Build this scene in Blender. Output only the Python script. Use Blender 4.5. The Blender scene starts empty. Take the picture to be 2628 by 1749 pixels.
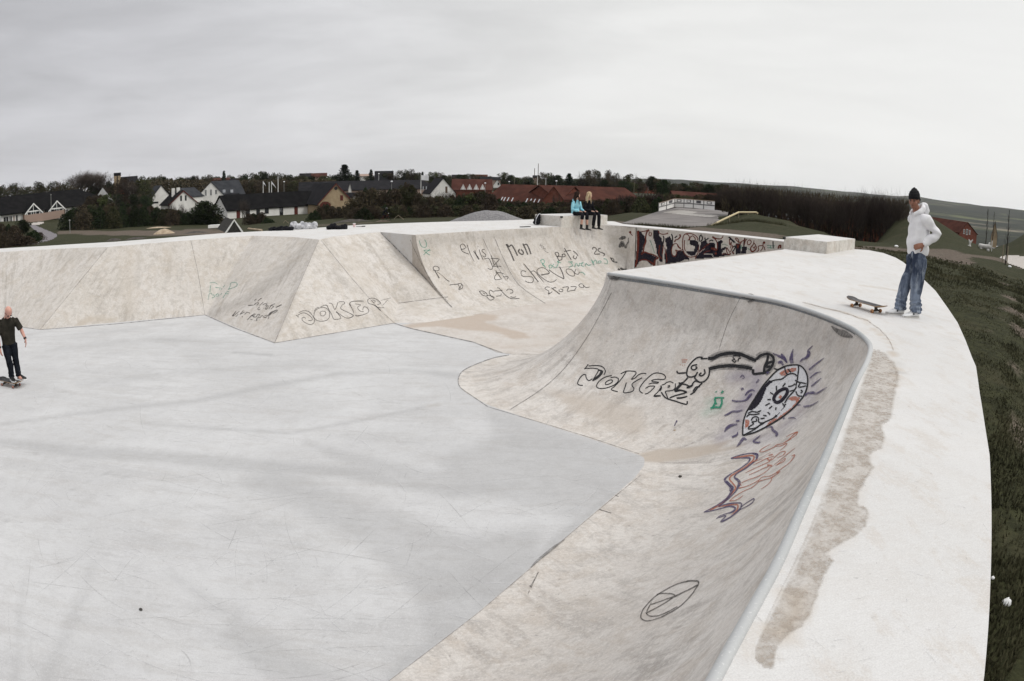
import bpy, bmesh, math, random
import numpy as np
from math import sin, cos, radians, pi, hypot, acos, asin, atan2, sqrt, tan
from mathutils import Vector, Matrix, noise
from mathutils.bvhtree import BVHTree
random.seed(7)
R = random.Random(11)
sc = bpy.context.scene
col = sc.collection
# ---------------------------------------------------------------- survey of the place
# The lens is a 15 mm fisheye on a small sensor; sight(u, v) is the line of sight through a point of
# the frame (2628 x 1749), used to take bearings of real things on the ground.
F_, CX, CY = 1780., 1314., 874.5
EYE = 1.55; PITCH = radians(13.3); ROLL = radians(1.1)
_F = np.array([0, cos(PITCH), -sin(PITCH)]); _U0 = np.array([0, sin(PITCH), cos(PITCH)]); _R0 = np.array([1., 0, 0])
_R = _R0*cos(ROLL)+_U0*sin(ROLL); _U = -_R0*sin(ROLL)+_U0*cos(ROLL)
CAM = np.array([0, 0, EYE])
def sight(u, v):
    x, y = u-CX, CY-v; r = max(hypot(x, y), 1e-6); th = 2*asin(min(1, r/(2*F_))); k = sin(th)/r
    return _R*x*k+_U*y*k+_F*cos(th)
def at(u, v, z=0.):
    D = sight(u, v); return Vector(CAM+D*((z-EYE)/D[2]))
def atd(u, v, d):
    D = sight(u, v); return Vector(CAM+D*(d/hypot(D[0], D[1])))
def az_of(u, v=540):
    D = sight(u, v); return atan2(D[0], D[1])
def onplane(u, v, p, n):
    D = sight(u, v); n = np.array(n, float); t = np.dot(np.array(p)-CAM, n)/np.dot(D, n); return Vector(CAM+D*t)
def project(P):
    d = np.asarray(P, float)-CAM; d = d/np.maximum(np.linalg.norm(d, axis=1, keepdims=True), 1e-9)
    x, y, z = d@_R, d@_U, d@_F
    th = np.arccos(np.clip(z, -1, 1)); q = np.maximum(np.hypot(x, y), 1e-9); r = 2*F_*np.sin(th/2)
    return np.stack([CX+r*x/q, CY-r*y/q], 1), z
# ---------------------------------------------------------------- objects
def tag(o, label=None, cat=None, group=None, kind=None):
    if label: o['label'] = label
    if cat: o['category'] = cat
    if group: o['group'] = group
    if kind: o['kind'] = kind
    return o
def thing(name, label, cat, loc=(0, 0, 0), rz=0, group=None):
    o = bpy.data.objects.new(name, None); col.objects.link(o); o.location = loc; o.rotation_euler = (0, 0, rz)
    o.empty_display_size = .2
    return tag(o, label, cat, group)
def copy_tree(o, parent=None):
    c = o.copy(); col.objects.link(c)
    c.parent = parent
    for ch in [x for x in bpy.data.objects if x.parent == o]:
        copy_tree(ch, c)
    return c
CH = {}
def reg(o, parent):
    CH.setdefault(parent.name, []).append(o.name)
def clone(root, loc, rz=0, s=1, label=None, group=None, sz=None):
    c = root.copy(); col.objects.link(c); c.location = loc; c.rotation_euler = (0, 0, rz); c.scale = (s, s, sz or s)
    if label: c['label'] = label
    if group: c['group'] = group
    for n in CH.get(root.name, []):
        k = bpy.data.objects[n]; kc = k.copy(); col.objects.link(kc); kc.parent = c
        for n2 in CH.get(n, []):
            k2 = bpy.data.objects[n2].copy(); col.objects.link(k2); k2.parent = kc
    return c
class MB:
    def __init__(s): s.v = []; s.f = []; s.m = []; s.mi = 0; s.uv = None
    def add(s, vs, fs):
        b = len(s.v); s.v += [tuple(x) for x in vs]; s.f += [tuple(b+i for i in f) for f in fs]; s.m += [s.mi]*len(fs); return s
    def quad(s, a, b, c, d): return s.add([a, b, c, d], [(0, 1, 2, 3)])
    def tri(s, a, b, c): return s.add([a, b, c], [(0, 1, 2)])
    def box(s, c, sx, sy, sz, rz=0, bev=0):
        c = Vector(c); M = Matrix.Rotation(rz, 3, 'Z')
        V = [c+M@Vector((x*sx/2, y*sy/2, z*sz/2)) for x in (-1, 1) for y in (-1, 1) for z in (-1, 1)]
        return s.add(V, [(0, 1, 3, 2), (4, 6, 7, 5), (0, 4, 5, 1), (2, 3, 7, 6), (0, 2, 6, 4), (1, 5, 7, 3)])
    def prism(s, poly, z0, z1, top=True, bot=False):
        n = len(poly)
        V = [(p[0], p[1], z0) for p in poly]+[(p[0], p[1], z1) for p in poly]
        f = [(i, (i+1) % n, n+(i+1) % n, n+i) for i in range(n)]
        if top: f.append(tuple(range(n, 2*n)))
        if bot: f.append(tuple(range(n-1, -1, -1)))
        return s.add(V, f)
    def tube(s, pts, r, seg=8, cap=True):
        pts = [Vector(p) for p in pts]; n = len(pts)
        if not hasattr(r, '__len__'): r = [r]*n
        V = []; f = []
        up = Vector((0, 0, 1))
        for i, p in enumerate(pts):
            t = (pts[min(i+1, n-1)]-pts[max(i-1, 0)]).normalized()
            a = t.cross(up)
            if a.length < .05: a = t.cross(Vector((1, 0, 0)))
            a.normalize(); b = t.cross(a).normalized()
            for k in range(seg):
                q = 2*pi*k/seg; V.append(p+(a*cos(q)+b*sin(q))*r[i])
        for i in range(n-1):
            for k in range(seg):
                k2 = (k+1) % seg; f.append((i*seg+k, i*seg+k2, (i+1)*seg+k2, (i+1)*seg+k))
        if cap: f.append(tuple(range(seg-1, -1, -1))); f.append(tuple((n-1)*seg+k for k in range(seg)))
        return s.add(V, f)
    def ell(s, c, rx, ry, rz, M=None, nu=14, nv=9):
        c = Vector(c); V = []; f = []
        for j in range(nv+1):
            th = pi*j/nv
            for i in range(nu):
                ph = 2*pi*i/nu; p = Vector((rx*sin(th)*cos(ph), ry*sin(th)*sin(ph), rz*cos(th)))
                V.append(c+(M@p if M else p))
        for j in range(nv):
            for i in range(nu):
                i2 = (i+1) % nu; f.append((j*nu+i, (j+1)*nu+i, (j+1)*nu+i2, j*nu+i2))
        return s.add(V, f)
    def build(s, name, mat, parent=None, smooth=False, loc=None):
        me = bpy.data.meshes.new(name)
        off = Vector(loc) if loc is not None else Vector((0, 0, 0))
        me.from_pydata([tuple(Vector(v)-off) for v in s.v] if loc is not None else s.v, [], s.f)
        mats = mat if isinstance(mat, (list, tuple)) else [mat]
        for m in mats: me.materials.append(m)
        if len(mats) > 1: me.polygons.foreach_set('material_index', s.m)
        if smooth: me.polygons.foreach_set('use_smooth', [True]*len(me.polygons))
        me.update()
        o = bpy.data.objects.new(name, me); col.objects.link(o)
        if parent is not None: o.parent = parent; reg(o, parent)
        elif loc is not None: o.location = off
        return o
def wpart(mb, name, mat, root, smooth=False):
    """mesh given in world coordinates -> child of root (root unrotated, unscaled)"""
    me_o = mb.build(name, mat, None, smooth)
    l = root.location
    me_o.data.transform(Matrix.Translation(-Vector(l)))
    me_o.parent = root; reg(me_o, root); return me_o
def fix_normals(o):
    bm = bmesh.new(); bm.from_mesh(o.data); bmesh.ops.recalc_face_normals(bm, faces=bm.faces); bm.to_mesh(o.data); bm.free()
# ---------------------------------------------------------------- materials
def mat(name, c, rough=.85, spec=.3, metal=0):
    m = bpy.data.materials.new(name); m.use_nodes = True; b = m.node_tree.nodes['Principled BSDF']
    b.inputs['Base Color'].default_value = (*c, 1); b.inputs['Roughness'].default_value = rough
    b.inputs['Specular IOR Level'].default_value = spec; b.inputs['Metallic'].default_value = metal
    return m
class NT:
    def __init__(s, m): s.t = m.node_tree; s.b = s.t.nodes['Principled BSDF']; s.o = s.t.nodes['Material Output']
    def n(s, ty, **k):
        x = s.t.nodes.new(ty)
        for a, b in k.items():
            if a.startswith('_'): x.inputs[a[1:].replace('_', ' ')].default_value = b
            else: setattr(x, a, b)
        return x
    def l(s, a, b): s.t.links.new(a, b)
    def coord(s, kind='Object', scale=(1, 1, 1), rot=(0, 0, 0)):
        tc = s.n('ShaderNodeTexCoord'); mp = s.n('ShaderNodeMapping'); mp.inputs['Scale'].default_value = scale; mp.inputs['Rotation'].default_value = rot
        s.l(tc.outputs[kind], mp.inputs['Vector']); return mp.outputs[0]
    def noise(s, vec, scale, detail=4, rough=.55, dist=0):
        x = s.n('ShaderNodeTexNoise'); x.inputs['Scale'].default_value = scale; x.inputs['Detail'].default_value = detail
        x.inputs['Roughness'].default_value = rough; x.inputs['Distortion'].default_value = dist
        if vec is not None: s.l(vec, x.inputs['Vector'])
        return x.outputs['Fac']
    def ramp(s, fac, a, b, lo=0., hi=1.):
        x = s.n('ShaderNodeMapRange'); x.inputs['From Min'].default_value = a; x.inputs['From Max'].default_value = b
        x.inputs['To Min'].default_value = lo; x.inputs['To Max'].default_value = hi; x.interpolation_type = 'SMOOTHSTEP'
        s.l(fac, x.inputs['Value']); return x.outputs[0]
    def mix(s, fac, a, b, mode='MIX'):
        x = s.n('ShaderNodeMix', data_type='RGBA', blend_type=mode)
        if isinstance(fac, (int, float)): x.inputs[0].default_value = fac
        else: s.l(fac, x.inputs[0])
        for i, y in ((6, a), (7, b)):
            if isinstance(y, tuple): x.inputs[i].default_value = (*y, 1)
            else: s.l(y, x.inputs[i])
        return x.outputs[2]
    def math(s, op, a, b=0.):
        x = s.n('ShaderNodeMath', operation=op)
        for i, y in ((0, a), (1, b)):
            if isinstance(y, (int, float)): x.inputs[i].default_value = y
            else: s.l(y, x.inputs[i])
        return x.outputs[0]
    def attr(s, name):
        x = s.n('ShaderNodeAttribute', attribute_name=name); return x.outputs['Fac']
    def color(s, c): s.l(c, s.b.inputs['Base Color'])
    def bump(s, h, strength=.3, dist=.01):
        x = s.n('ShaderNodeBump'); x.inputs['Strength'].default_value = strength; x.inputs['Distance'].default_value = dist
        s.l(h, x.inputs['Height']); s.l(x.outputs[0], s.b.inputs['Normal'])
def noisy(name, c1, c2, scale, rough=.9, detail=5, lo=.35, hi=.65, stretch=(1, 1, 1), bump=0, spec=.25):
    m = mat(name, c1, rough, spec); t = NT(m); v = t.coord('Object', stretch)
    f = t.noise(v, scale, detail); t.color(t.mix(t.ramp(f, lo, hi), c1, c2))
    if bump: t.bump(f, bump)
    return m
def concrete(name, base, dark, tan, light, uvstreak=False, fine=60, spots=.5, rough=.8, streak=(5, 5, .8), blot=.55, mott=1.):
    """weathered concrete: broad blotches, streaks of run-off dirt, fine grain; 'dark' and 'tan' paint attributes are stains and some painted shade"""
    m = mat(name, base, rough, .3); t = NT(m); v = t.coord('Object')
    c = t.mix(t.ramp(t.noise(v, .55, 6, .6), .38, .66), base, light)
    if uvstreak:
        tc = t.n('ShaderNodeUVMap'); mp = t.n('ShaderNodeMapping'); mp.inputs['Scale'].default_value = (2.6, .55, 1); t.l(tc.outputs[0], mp.inputs[0])
        sv = mp.outputs[0]
    else: sv = t.coord('Object', streak)
    st = t.ramp(t.noise(sv, 1.3, 9, .7), .47, .62)
    mask = t.ramp(t.noise(v, .8, 3), .40, .62)
    c = t.mix(t.math('MULTIPLY', t.math('MULTIPLY', st, mask), blot), c, dark)
    st2 = t.ramp(t.noise(sv, 3.4, 8, .72), .50, .62)
    c = t.mix(t.math('MULTIPLY', st2, .35), c, tan)
    bl = t.ramp(t.noise(v, 5.2, 9, .74, .4), .485, .60); c = t.mix(t.math('MULTIPLY', bl, .42*mott), c, dark)
    bl2 = t.ramp(t.noise(v, 2.1, 9, .72, .6), .49, .59); c = t.mix(t.math('MULTIPLY', bl2, .42*mott), c, tan)
    wh = t.ramp(t.noise(v, 4.0, 9, .74, .5), .52, .60); c = t.mix(t.math('MULTIPLY', wh, .55*mott), c, light)
    g = t.ramp(t.noise(v, fine, 3, .7), .36, .64, .93, 1.05)
    c = t.mix(1.0, c, t.n('ShaderNodeCombineColor').outputs[0], 'MULTIPLY') if False else c
    fs = t.n('ShaderNodeMapping'); fs.inputs['Scale'].default_value = (1, 3.2, 1); fs.inputs['Rotation'].default_value = (0, 0, .6); t.l(v, fs.inputs[0])
    gr = t.ramp(t.noise(fs.outputs[0], 13, 8, .8), .46, .60); c = t.mix(t.math('MULTIPLY', gr, .12+.16*mott), c, dark)
    gr2 = t.ramp(t.noise(v, 30, 6, .8), .50, .60); c = t.mix(t.math('MULTIPLY', gr2, .45), c, light)
    gr3 = t.ramp(t.noise(v, 55, 4, .8), .52, .64); c = t.mix(t.math('MULTIPLY', gr3, .22), c, dark)
    # scratches and pits
    sp = t.ramp(t.noise(v, 17, 2, .5), .70, .76); c = t.mix(t.math('MULTIPLY', sp, spots), c, (dark[0]*.55, dark[1]*.55, dark[2]*.55))
    brk = t.math('ADD', t.math('MULTIPLY', t.noise(v, 7, 6, .7), .9), .55)
    c = t.mix(t.math('MULTIPLY', t.attr('dark'), brk), c, (dark[0]*.62, dark[1]*.62, dark[2]*.62))
    c = t.mix(t.math('MULTIPLY', t.attr('tan'), brk), c, tan)
    if 'transition' in name:
        c = t.mix(t.math('MULTIPLY', t.attr('viol'), brk), c, (.17, .145, .23)); c = t.mix(t.math('MULTIPLY', t.attr('grn'), brk), c, (.10, .32, .22))
    hs = t.n('ShaderNodeHueSaturation'); t.l(c, hs.inputs['Color']); t.l(g, hs.inputs['Value']); t.color(hs.outputs[0])
    t.bump(t.math('ADD', t.math('MULTIPLY', t.noise(v, fine, 4, .7), .35), t.math('MULTIPLY', t.noise(v, 3.0, 5, .6), .65)), .22, .012)
    return m
# ---------------------------------------------------------------- materials of the park
M_floor = concrete('floor_concrete', (.475, .473, .474), (.345, .338, .335), (.40, .385, .37), (.535, .534, .535), fine=90, spots=.25, streak=(.30, 1.5, 1), blot=.42, mott=.42)
M_bank = concrete('bank_concrete', (.525, .492, .452), (.32, .29, .255), (.44, .385, .32), (.605, .575, .545), uvstreak=True, fine=70, spots=.45, blot=.75)
M_qp = concrete('transition_concrete', (.54, .505, .468), (.31, .285, .262), (.43, .375, .32), (.615, .585, .55), uvstreak=True, fine=70, spots=.4, blot=.8)
M_deck = concrete('deck_concrete', (.56, .553, .542), (.43, .405, .385), (.46, .405, .345), (.60, .593, .583), fine=120, spots=.35, streak=(1.2, .5, 1), blot=.20, mott=.22)
M_box = concrete('block_concrete', (.60, .575, .53), (.34, .31, .27), (.45, .38, .31), (.68, .66, .62), fine=70, spots=.5, streak=(4, 4, 1), blot=.6)
M_wall = concrete('wall_concrete', (.48, .45, .41), (.28, .255, .23), (.38, .33, .28), (.56, .53, .49), uvstreak=True, fine=60, spots=.4)
def paint_attr(o, shapes, world=Matrix()):
    """stains and painted shade laid on a surface where the survey found them; shapes = (attr, kind, points, softness, amount)"""
    me = o.data; n = len(me.vertices); co = np.empty(n*3); me.vertices.foreach_get('co', co); co = co.reshape(-1, 3)
    co = co+np.array(o.matrix_basis.translation)+(np.array(o.parent.location) if o.parent else 0)
    px, z = project(co)
    acc = {'dark': np.zeros(n), 'tan': np.zeros(n), 'viol': np.zeros(n), 'grn': np.zeros(n)}
    for a, kind, pts, soft, amt in shapes:
        P = np.array(pts, float)
        d = np.full(n, 1e9); inside = np.zeros(n, bool)
        m = len(P)
        seq = range(m) if kind == 'poly' else range(m-1)
        for i in seq:
            A = P[i]; B = P[(i+1) % m]; AB = B[:2]-A[:2]; L = max(AB@AB, 1e-9)
            t = np.clip(((px-A[:2])@AB)/L, 0, 1); q = px-(A[:2]+t[:, None]*AB); dd = np.hypot(q[:, 0], q[:, 1])
            if kind == 'line': dd = dd-(A[2]*(1-t)+B[2]*t)
            d = np.minimum(d, dd)
            if kind == 'poly':
                c = ((A[1] > px[:, 1]) != (B[1] > px[:, 1])) & (px[:, 0] < (B[0]-A[0])*(px[:, 1]-A[1])/((B[1]-A[1]) if abs(B[1]-A[1]) > 1e-9 else 1e-9)+A[0])
                inside ^= c
        if kind == 'poly': d = np.where(inside, -d, d)
        w = np.clip(.5-d/(2*soft), 0, 1); w = w*w*(3-2*w)*amt
        w[z < .1] = 0
        acc[a] = np.maximum(acc[a], w) if amt > 0 else np.maximum(0, acc[a]+w)
    for a, w in acc.items():
        at_ = me.attributes.get(a) or me.attributes.new(a, 'FLOAT', 'POINT'); at_.data.foreach_set('value', w.astype(np.float32))
def in_poly(x, y, P):
    c = False; n = len(P)
    for i in range(n):
        x1, y1 = P[i][0], P[i][1]; x2, y2 = P[(i+1) % n][0], P[(i+1) % n][1]
        if (y1 > y) != (y2 > y) and x < (x2-x1)*(y-y1)/(y2-y1)+x1: c = not c
    return c
def sheet(name, poly, z, step, m, skirt=None, mb=None):
    """flat slab top from a polygon, triangulated with inner points so that stains have detail"""
    bm = bmesh.new()
    P = []
    n = len(poly)
    for i in range(n):
        a = Vector(poly[i][:2]); b = Vector(poly[(i+1) % n][:2]); k = max(1, int((b-a).length/step/2))
        for j in range(k): P.append(a.lerp(b, j/k))
    from mathutils.geometry import delaunay_2d_cdt
    xs = [p.x for p in P]; ys = [p.y for p in P]
    pts = list(P); ed = [(i, (i+1) % len(P)) for i in range(len(P))]
    y = min(ys)+step*.5; row = 0
    while y < max(ys):
        # crossing spans
        cr = []
        for i in range(len(P)):
            a = P[i]; b = P[(i+1) % len(P)]
            if (a.y > y) != (b.y > y): cr.append(a.x+(y-a.y)*(b.x-a.x)/(b.y-a.y))
        cr.sort()
        st = step*(1 if hypot(0, y) < 40 else 2)
        for a, b in zip(cr[::2], cr[1::2]):
            x = a+step*.6
            while x < b-step*.6:
                pts.append(Vector((x+(row % 2)*step*.3, y))); x += step
        y += step; row += 1
    vs, es, fs, *_ = delaunay_2d_cdt(pts, ed, [], 1, 1e-5)
    V = [(p.x, p.y, z) for p in vs]; Fc = [tuple(f) for f in fs]
    if skirt is not None:
        b = len(V); V += [(p.x, p.y, skirt) for p in vs[:len(P)]]
        Fc += [(i, (i+1) % len(P), b+(i+1) % len(P), b+i) for i in range(len(P))]
    me = bpy.data.meshes.new(name); me.from_pydata(V, [], Fc); me.materials.append(m); me.update()
    o = bpy.data.objects.new(name, me); col.objects.link(o); fix_normals(o); return o
def loft(pairs, nv, seglen, prof='arc', sub=None):
    """surface between a top line and a toe line; returns verts, faces, uv"""
    H = []
    S = [0.]
    for i in range(len(pairs)-1):
        a, b = pairs[i], pairs[i+1]
        L = max((Vector(b[0])-Vector(a[0])).length, (Vector(b[1])-Vector(a[1])).length); k = max(1, int(L/seglen))
        for j in range(k):
            t = j/k; H.append((Vector(a[0]).lerp(Vector(b[0]), t), Vector(a[1]).lerp(Vector(b[1]), t), S[-1]+L*t))
        S.append(S[-1]+L)
    H.append((Vector(pairs[-1][0]), Vector(pairs[-1][1]), S[-1]))
    V = []; Fc = []; UV = []
    for T, B, s in H:
        run = hypot(T.x-B.x, T.y-B.y); h = T.z-B.z
        phi = 2*math.atan2(h, max(run, 1e-4)) if prof == 'arc' else 0
        phi = min(phi, radians(84)) if run > .3 else phi
        for j in range(nv+1):
            t = j/nv
            if prof == 'arc' and run > .3:
                a = phi*t; fx = sin(a)/sin(phi); fz = (1-cos(a))/(1-cos(phi))
            else: fx = fz = t
            V.append((B.x+(T.x-B.x)*fx, B.y+(T.y-B.y)*fx, B.z+h*fz)); UV.append((s, t*hypot(run, h)*1.1))
    m = nv+1
    for i in range(len(H)-1):
        for j in range(nv): Fc.append((i*m+j, (i+1)*m+j, (i+1)*m+j+1, i*m+j+1))
    return V, Fc, UV
def surf(name, V, Fc, UV, m, parent=None, smooth=True):
    me = bpy.data.meshes.new(name); me.from_pydata(V, [], Fc); me.materials.append(m)
    uvl = me.uv_layers.new(name='UVMap'); idx = np.empty(len(me.loops), int); me.loops.foreach_get('vertex_index', idx)
    uvl.data.foreach_set('uv', np.array(UV, float)[idx].ravel())
    me.polygons.foreach_set('use_smooth', [smooth]*len(me.polygons)); me.update()
    o = bpy.data.objects.new(name, me); col.objects.link(o)
    if parent is not None:
        me.transform(Matrix.Translation(-parent.location)); o.parent = parent; reg(o, parent)
    return o
FZ = -1.9
def P2(u, v, z): p = at(u, v, z); return (p.x, p.y)
def V3(p, z): return Vector((p[0], p[1], z))
# ---- outlines (survey)
coping_px = [(1562,702),(1700,722),(1800,738),(1900,755),(1992,771),(2060,790),(2130,815),(2185,840),(2215,862),(2232,880),(2236,897),(2226,930),(2194.7,985),(2164.6,1061.5),(2117.7,1175.3),(2053.9,1311.9),(2000.5,1438.8),(1933.6,1559),(1880,1656),(1830,1749)]
coping = [P2(u, v, 0) for u, v in coping_px]
def smooth_pl(P, it=1):
    for _ in range(it):
        Q = [P[0]]
        for a, b in zip(P[:-1], P[1:]):
            Q.append((a[0]*.75+b[0]*.25, a[1]*.75+b[1]*.25)); Q.append((a[0]*.25+b[0]*.75, a[1]*.25+b[1]*.75))
        Q.append(P[-1]); P = Q
    return P
cop_s = smooth_pl(coping, 2)
nlip = Vector((.72, -.695))            # into the channel from the far lip
Q0 = Vector(P2(1066, 604, 0)); dlip = Vector((.697, .717)); Q1 = Q0+dlip*8.42
LB = Vector(P2(2011, 641, 0)); tip = Vector(coping[0])
# near platform: back transition, hip and front transition in one surface
nb = Vector((-.74, .675))
pairs = []
for t in (0, .25, .5, .75, .97):
    p = LB.lerp(tip, t); pairs.append((V3(p, 0), V3(p+nb*2.4, FZ)))
toe = [(1306,912.4),(1262,921),(1214,939),(1188,953),(1178,967.4),(1176,982),(1182.7,997),(1196,1009),(1214,1019),(1252.5,1040),(1300,1056)]
toep = [P2(u, v, FZ) for u, v in toe]
for i, b in enumerate(toep):
    k = i/(len(toep)-1); p = tip+Vector((-.02, .10)).lerp(Vector((.09, -.06)), k)
    pairs.append((V3(p, 0), V3(b, FZ)))
front_toe = [(1400,1090),(1520,1128),(1600,1155),(1638,1168)]
fb = [P2(1400,1090,FZ), P2(1520,1128,FZ), P2(1600,1155,FZ), P2(1638,1168,FZ)]
ft = [P2(1660,716,0), P2(1790,736.5,0), P2(1890,753,0), P2(1955,764,0)]
for a, b in zip(ft, fb): pairs.append((V3(a, 0), V3(b, FZ)))
cb = [(1646,1171),(1651,1174),(1654,1179),(1654,1186),(1652,1196)]
arc = [q for q in cop_s if True]
i0 = min(range(len(cop_s)), key=lambda i: (Vector(cop_s[i])-Vector(P2(1992,771,0))).length)
i1 = min(range(len(cop_s)), key=lambda i: (Vector(cop_s[i])-Vector(P2(2226,930,0))).length)
cbp = [Vector(P2(u, v, FZ)) for u, v in cb]
for i in range(i0, i1+1):
    k = (i-i0)/(i1-i0)*(len(cbp)-1); j = min(int(k), len(cbp)-2)
    pairs.append((V3(cop_s[i], 0), V3(cbp[j].lerp(cbp[j+1], k-j), FZ)))
rt = [((2194.7,985),(1630,1226)),((2164.6,1061.5),(1576.7,1272.3)),((2117.7,1175.3),(1496.4,1341)),((2053.9,1311.9),(1358.9,1459.5)),((2000.5,1438.8),(1228.9,1570.3)),((1933.6,1559),(1133.4,1644.8)),((1880,1656),(1040,1716)),((1830,1749),(960,1775))]
for a, b in rt: pairs.append((V3(P2(*a, 0), 0), V3(P2(*b, FZ), FZ)))
lastT = Vector(P2(1830, 1749, 0)); lastB = pairs[-1][1].to_2d()
cdir = Vector((-.53, -.848))
behT = [lastT+cdir*3.2, lastT+cdir*6.2]; behB = [lastB+cdir*3.0, lastB+cdir*5.4]
ringT = [behT[0], behT[1], Vector((-7, -6.6)), Vector((-13, -8)), Vector((-19, -7)), Vector((-23.5, -2)), Vector((-24.5, 6)), Vector((-23.4, 14)), Vector((-20.2, 18.0))]
ringB = [behB[0], behB[1], Vector((-8, -4.2)), Vector((-13, -5.5)), Vector((-18, -4.6)), Vector((-21, -1)), Vector((-22, 6)), Vector((-20.8, 13)), Vector((-17.6, 15.6))]
near_pairs = pairs+[(V3(a, 0), V3(b, FZ)) for a, b in zip(behT[:2], behB[:2])]
nqp = thing('quarter_pipe', 'near quarter pipe with rounded corner, steel coping and black sprayed creature', 'quarter pipe', (3.2, 7, 0))
V, Fc, UV = loft(near_pairs, 46, .07)
near_surf = surf('transition', V, Fc, UV, M_qp, nqp)
# banked sides that close the basin behind the photographer
V, Fc, UV = loft([(V3(a, 0), V3(b, FZ)) for a, b in zip(ringT[1:], ringB[1:])], 10, .4)
fb_o = surf('bank', V, Fc, UV, M_bank); tag(fb_o, 'plain concrete bank closing the basin beyond the skater', 'bank')
# ---- far lip, left banks
A_t = Vector(P2(276.3, 634.7, 0)); B_t = Vector(P2(490, 617, 0)); B2_t = Vector(P2(648.5, 605.6, 0)); B3_t = Vector(P2(752.5, 608.8, 0)); T0 = Vector(P2(817.9, 615.4, 0))
T1 = Vector(P2(856.5, 608, 0)); T2 = Vector(P2(975.3, 596, 0))
L0_t = Vector(P2(0, 647.8, 0)); L1_t = Vector(P2(148.5, 639, 0))
C0 = Vector(P2(47.5, 838, FZ)); C1 = Vector(P2(104, 846.2, FZ)); C2 = Vector(P2(526.7, 808.5, FZ)); C3 = Vector(P2(705, 880.7, FZ)); C4 = Vector(P2(1011, 829.3, FZ)); C5 = Vector(P2(1034.8, 837.6, FZ))
lb = thing('bank', 'long pale concrete bank with flat faces and ridged hips at far left', 'bank', (-8, 16, 0))
def face(ps, nv, sl=.12, prof='lin'):
    return loft([(V3(a, 0), V3(b, FZ)) for a, b in ps], nv, sl, prof)
V, Fc, UV = face([(ringT[-1], ringB[-1]), (L0_t, C0+Vector((-.9, .35))), (L1_t, C0), (A_t, C1)], 20)
bf0 = surf('bank_face', V, Fc, UV, M_bank, lb)
V, Fc, UV = face([(A_t, C1), (B_t, C2)], 24, .09); bf1 = surf('bank_face', V, Fc, UV, M_bank, lb)
V, Fc, UV = face([(B_t, C2), (B2_t, C2+Vector((.02, .0))), (B3_t, C2.lerp(C3, .42)), (T0, C3)], 26, .08); bf2 = surf('bank_face', V, Fc, UV, M_bank, lb)
# hip and right-hand bank, with the kicked lower panel
pn = Vector((dlip.x, dlip.y, 0))   # plane of the cheek under the notch
K2 = onplane(1136, 764, V3(Q0, 0), pn)
Kt = Q0+nlip*2.45
K1z = K2.z-.10; K1 = at(1023, 779, K1z)
def patch(a, b, c, d, nu, nv):
    V = []; UV = []; Fc = []
    for i in range(nu+1):
        for j in range(nv+1):
            s, t = i/nu, j/nv; p = a.lerp(b, s).lerp(d.lerp(c, s), t); V.append(tuple(p)); UV.append((p.x*.7+p.y*.7, t*3))
    for i in range(nu):
        for j in range(nv): q = i*(nv+1)+j; Fc.append((q, q+nv+1, q+nv+2, q+1))
    return V, Fc, UV
def multi(name, ps, m, parent):
    V = []; Fc = []; UV = []
    for p in ps:
        v, f, u = patch(*p); b = len(V); V += v; UV += u; Fc += [tuple(b+i for i in x) for x in f]
    return surf(name, V, Fc, UV, m, parent, smooth=False)
a3 = lambda p, z: V3(p, z)
T0_, T1_, T2_ = a3(T0, 0), a3(T1, 0), a3(T2, 0); C3_, C4_, C5_ = a3(C3, FZ), a3(C4, FZ), a3(C5, FZ); Kt_ = a3(Kt, FZ)
bf3 = multi('hip_face', [(C3_, C4_, T0_.lerp(T1_, .02), T0_, 40, 40), (C4_, K1, T1_, T0_.lerp(T1_, .02), 30, 40)], M_bank, lb)
bf4 = multi('bank_face', [(K1, K2, T2_, T1_, 30, 30), (C4_, Kt_.lerp(C5_, .7), K2.lerp(K1, .6), K1, 20, 16), (Kt_.lerp(C5_, .7), Kt_, K2, K2.lerp(K1, .6), 14, 14)], M_bank, lb)
# ---- far quarter pipe with its cheek
fqp = thing('quarter_pipe', 'far pale quarter pipe with thin scribbled names below the seated girls', 'quarter pipe', (0, 20, 0))
wn = [Vector(P2(1552, 577.5, 0)), Vector(P2(1632, 584.0, 0)), Vector(P2(1850, 603.5, 0)), Vector(P2(2014, 621.5, 0))]
wf = [Vector(P2(1548, 572.0, 0)), Vector(P2(1632, 579.3, 0)), Vector(P2(1850, 599, 0)), Vector(P2(2020, 617.2, 0))]
Q1 = Q0+dlip*((wn[0]-Q0).dot(dlip)-.15)
wd = (wn[2]-wn[0]).normalized(); wnrm = Vector((wd.y, -wd.x))
if wnrm.y > 0: wnrm = -wnrm
def cpair(p, off, n): return (V3(p, 0), V3(p+n*off, FZ))
corner = [cpair(Q0, 2.45, nlip), cpair(Q0.lerp(Q1, .5), 2.45, nlip), cpair(Q1-dlip*.6, 2.45, nlip)]
for k in range(0, 7):
    t = k/6; p = (Q1-dlip*.6).lerp(wn[0].lerp(wn[1], .55), t) if False else None
c0 = Q1-dlip*.6; c2 = wn[0]+wd*1.0; ctl = wn[0]+Vector((.0, .0))
inner = c0+nlip*2.45
for k in range(1, 9):
    t = k/8; p = c0*(1-t)**2+ctl*2*t*(1-t)+c2*t*t
    pb = inner*(1-t)**2+(inner+nlip*.2)*2*t*(1-t)+(c2+wnrm*.35)*t*t
    corner.append((V3(p, 0), V3(pb, FZ)))
corner.append((V3(wn[1], 0), V3(wn[1]+wnrm*.05, FZ)))
V, Fc, UV = loft(corner, 30, .1); fsurf = surf('transition', V, Fc, UV, M_bank, fqp)
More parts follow.
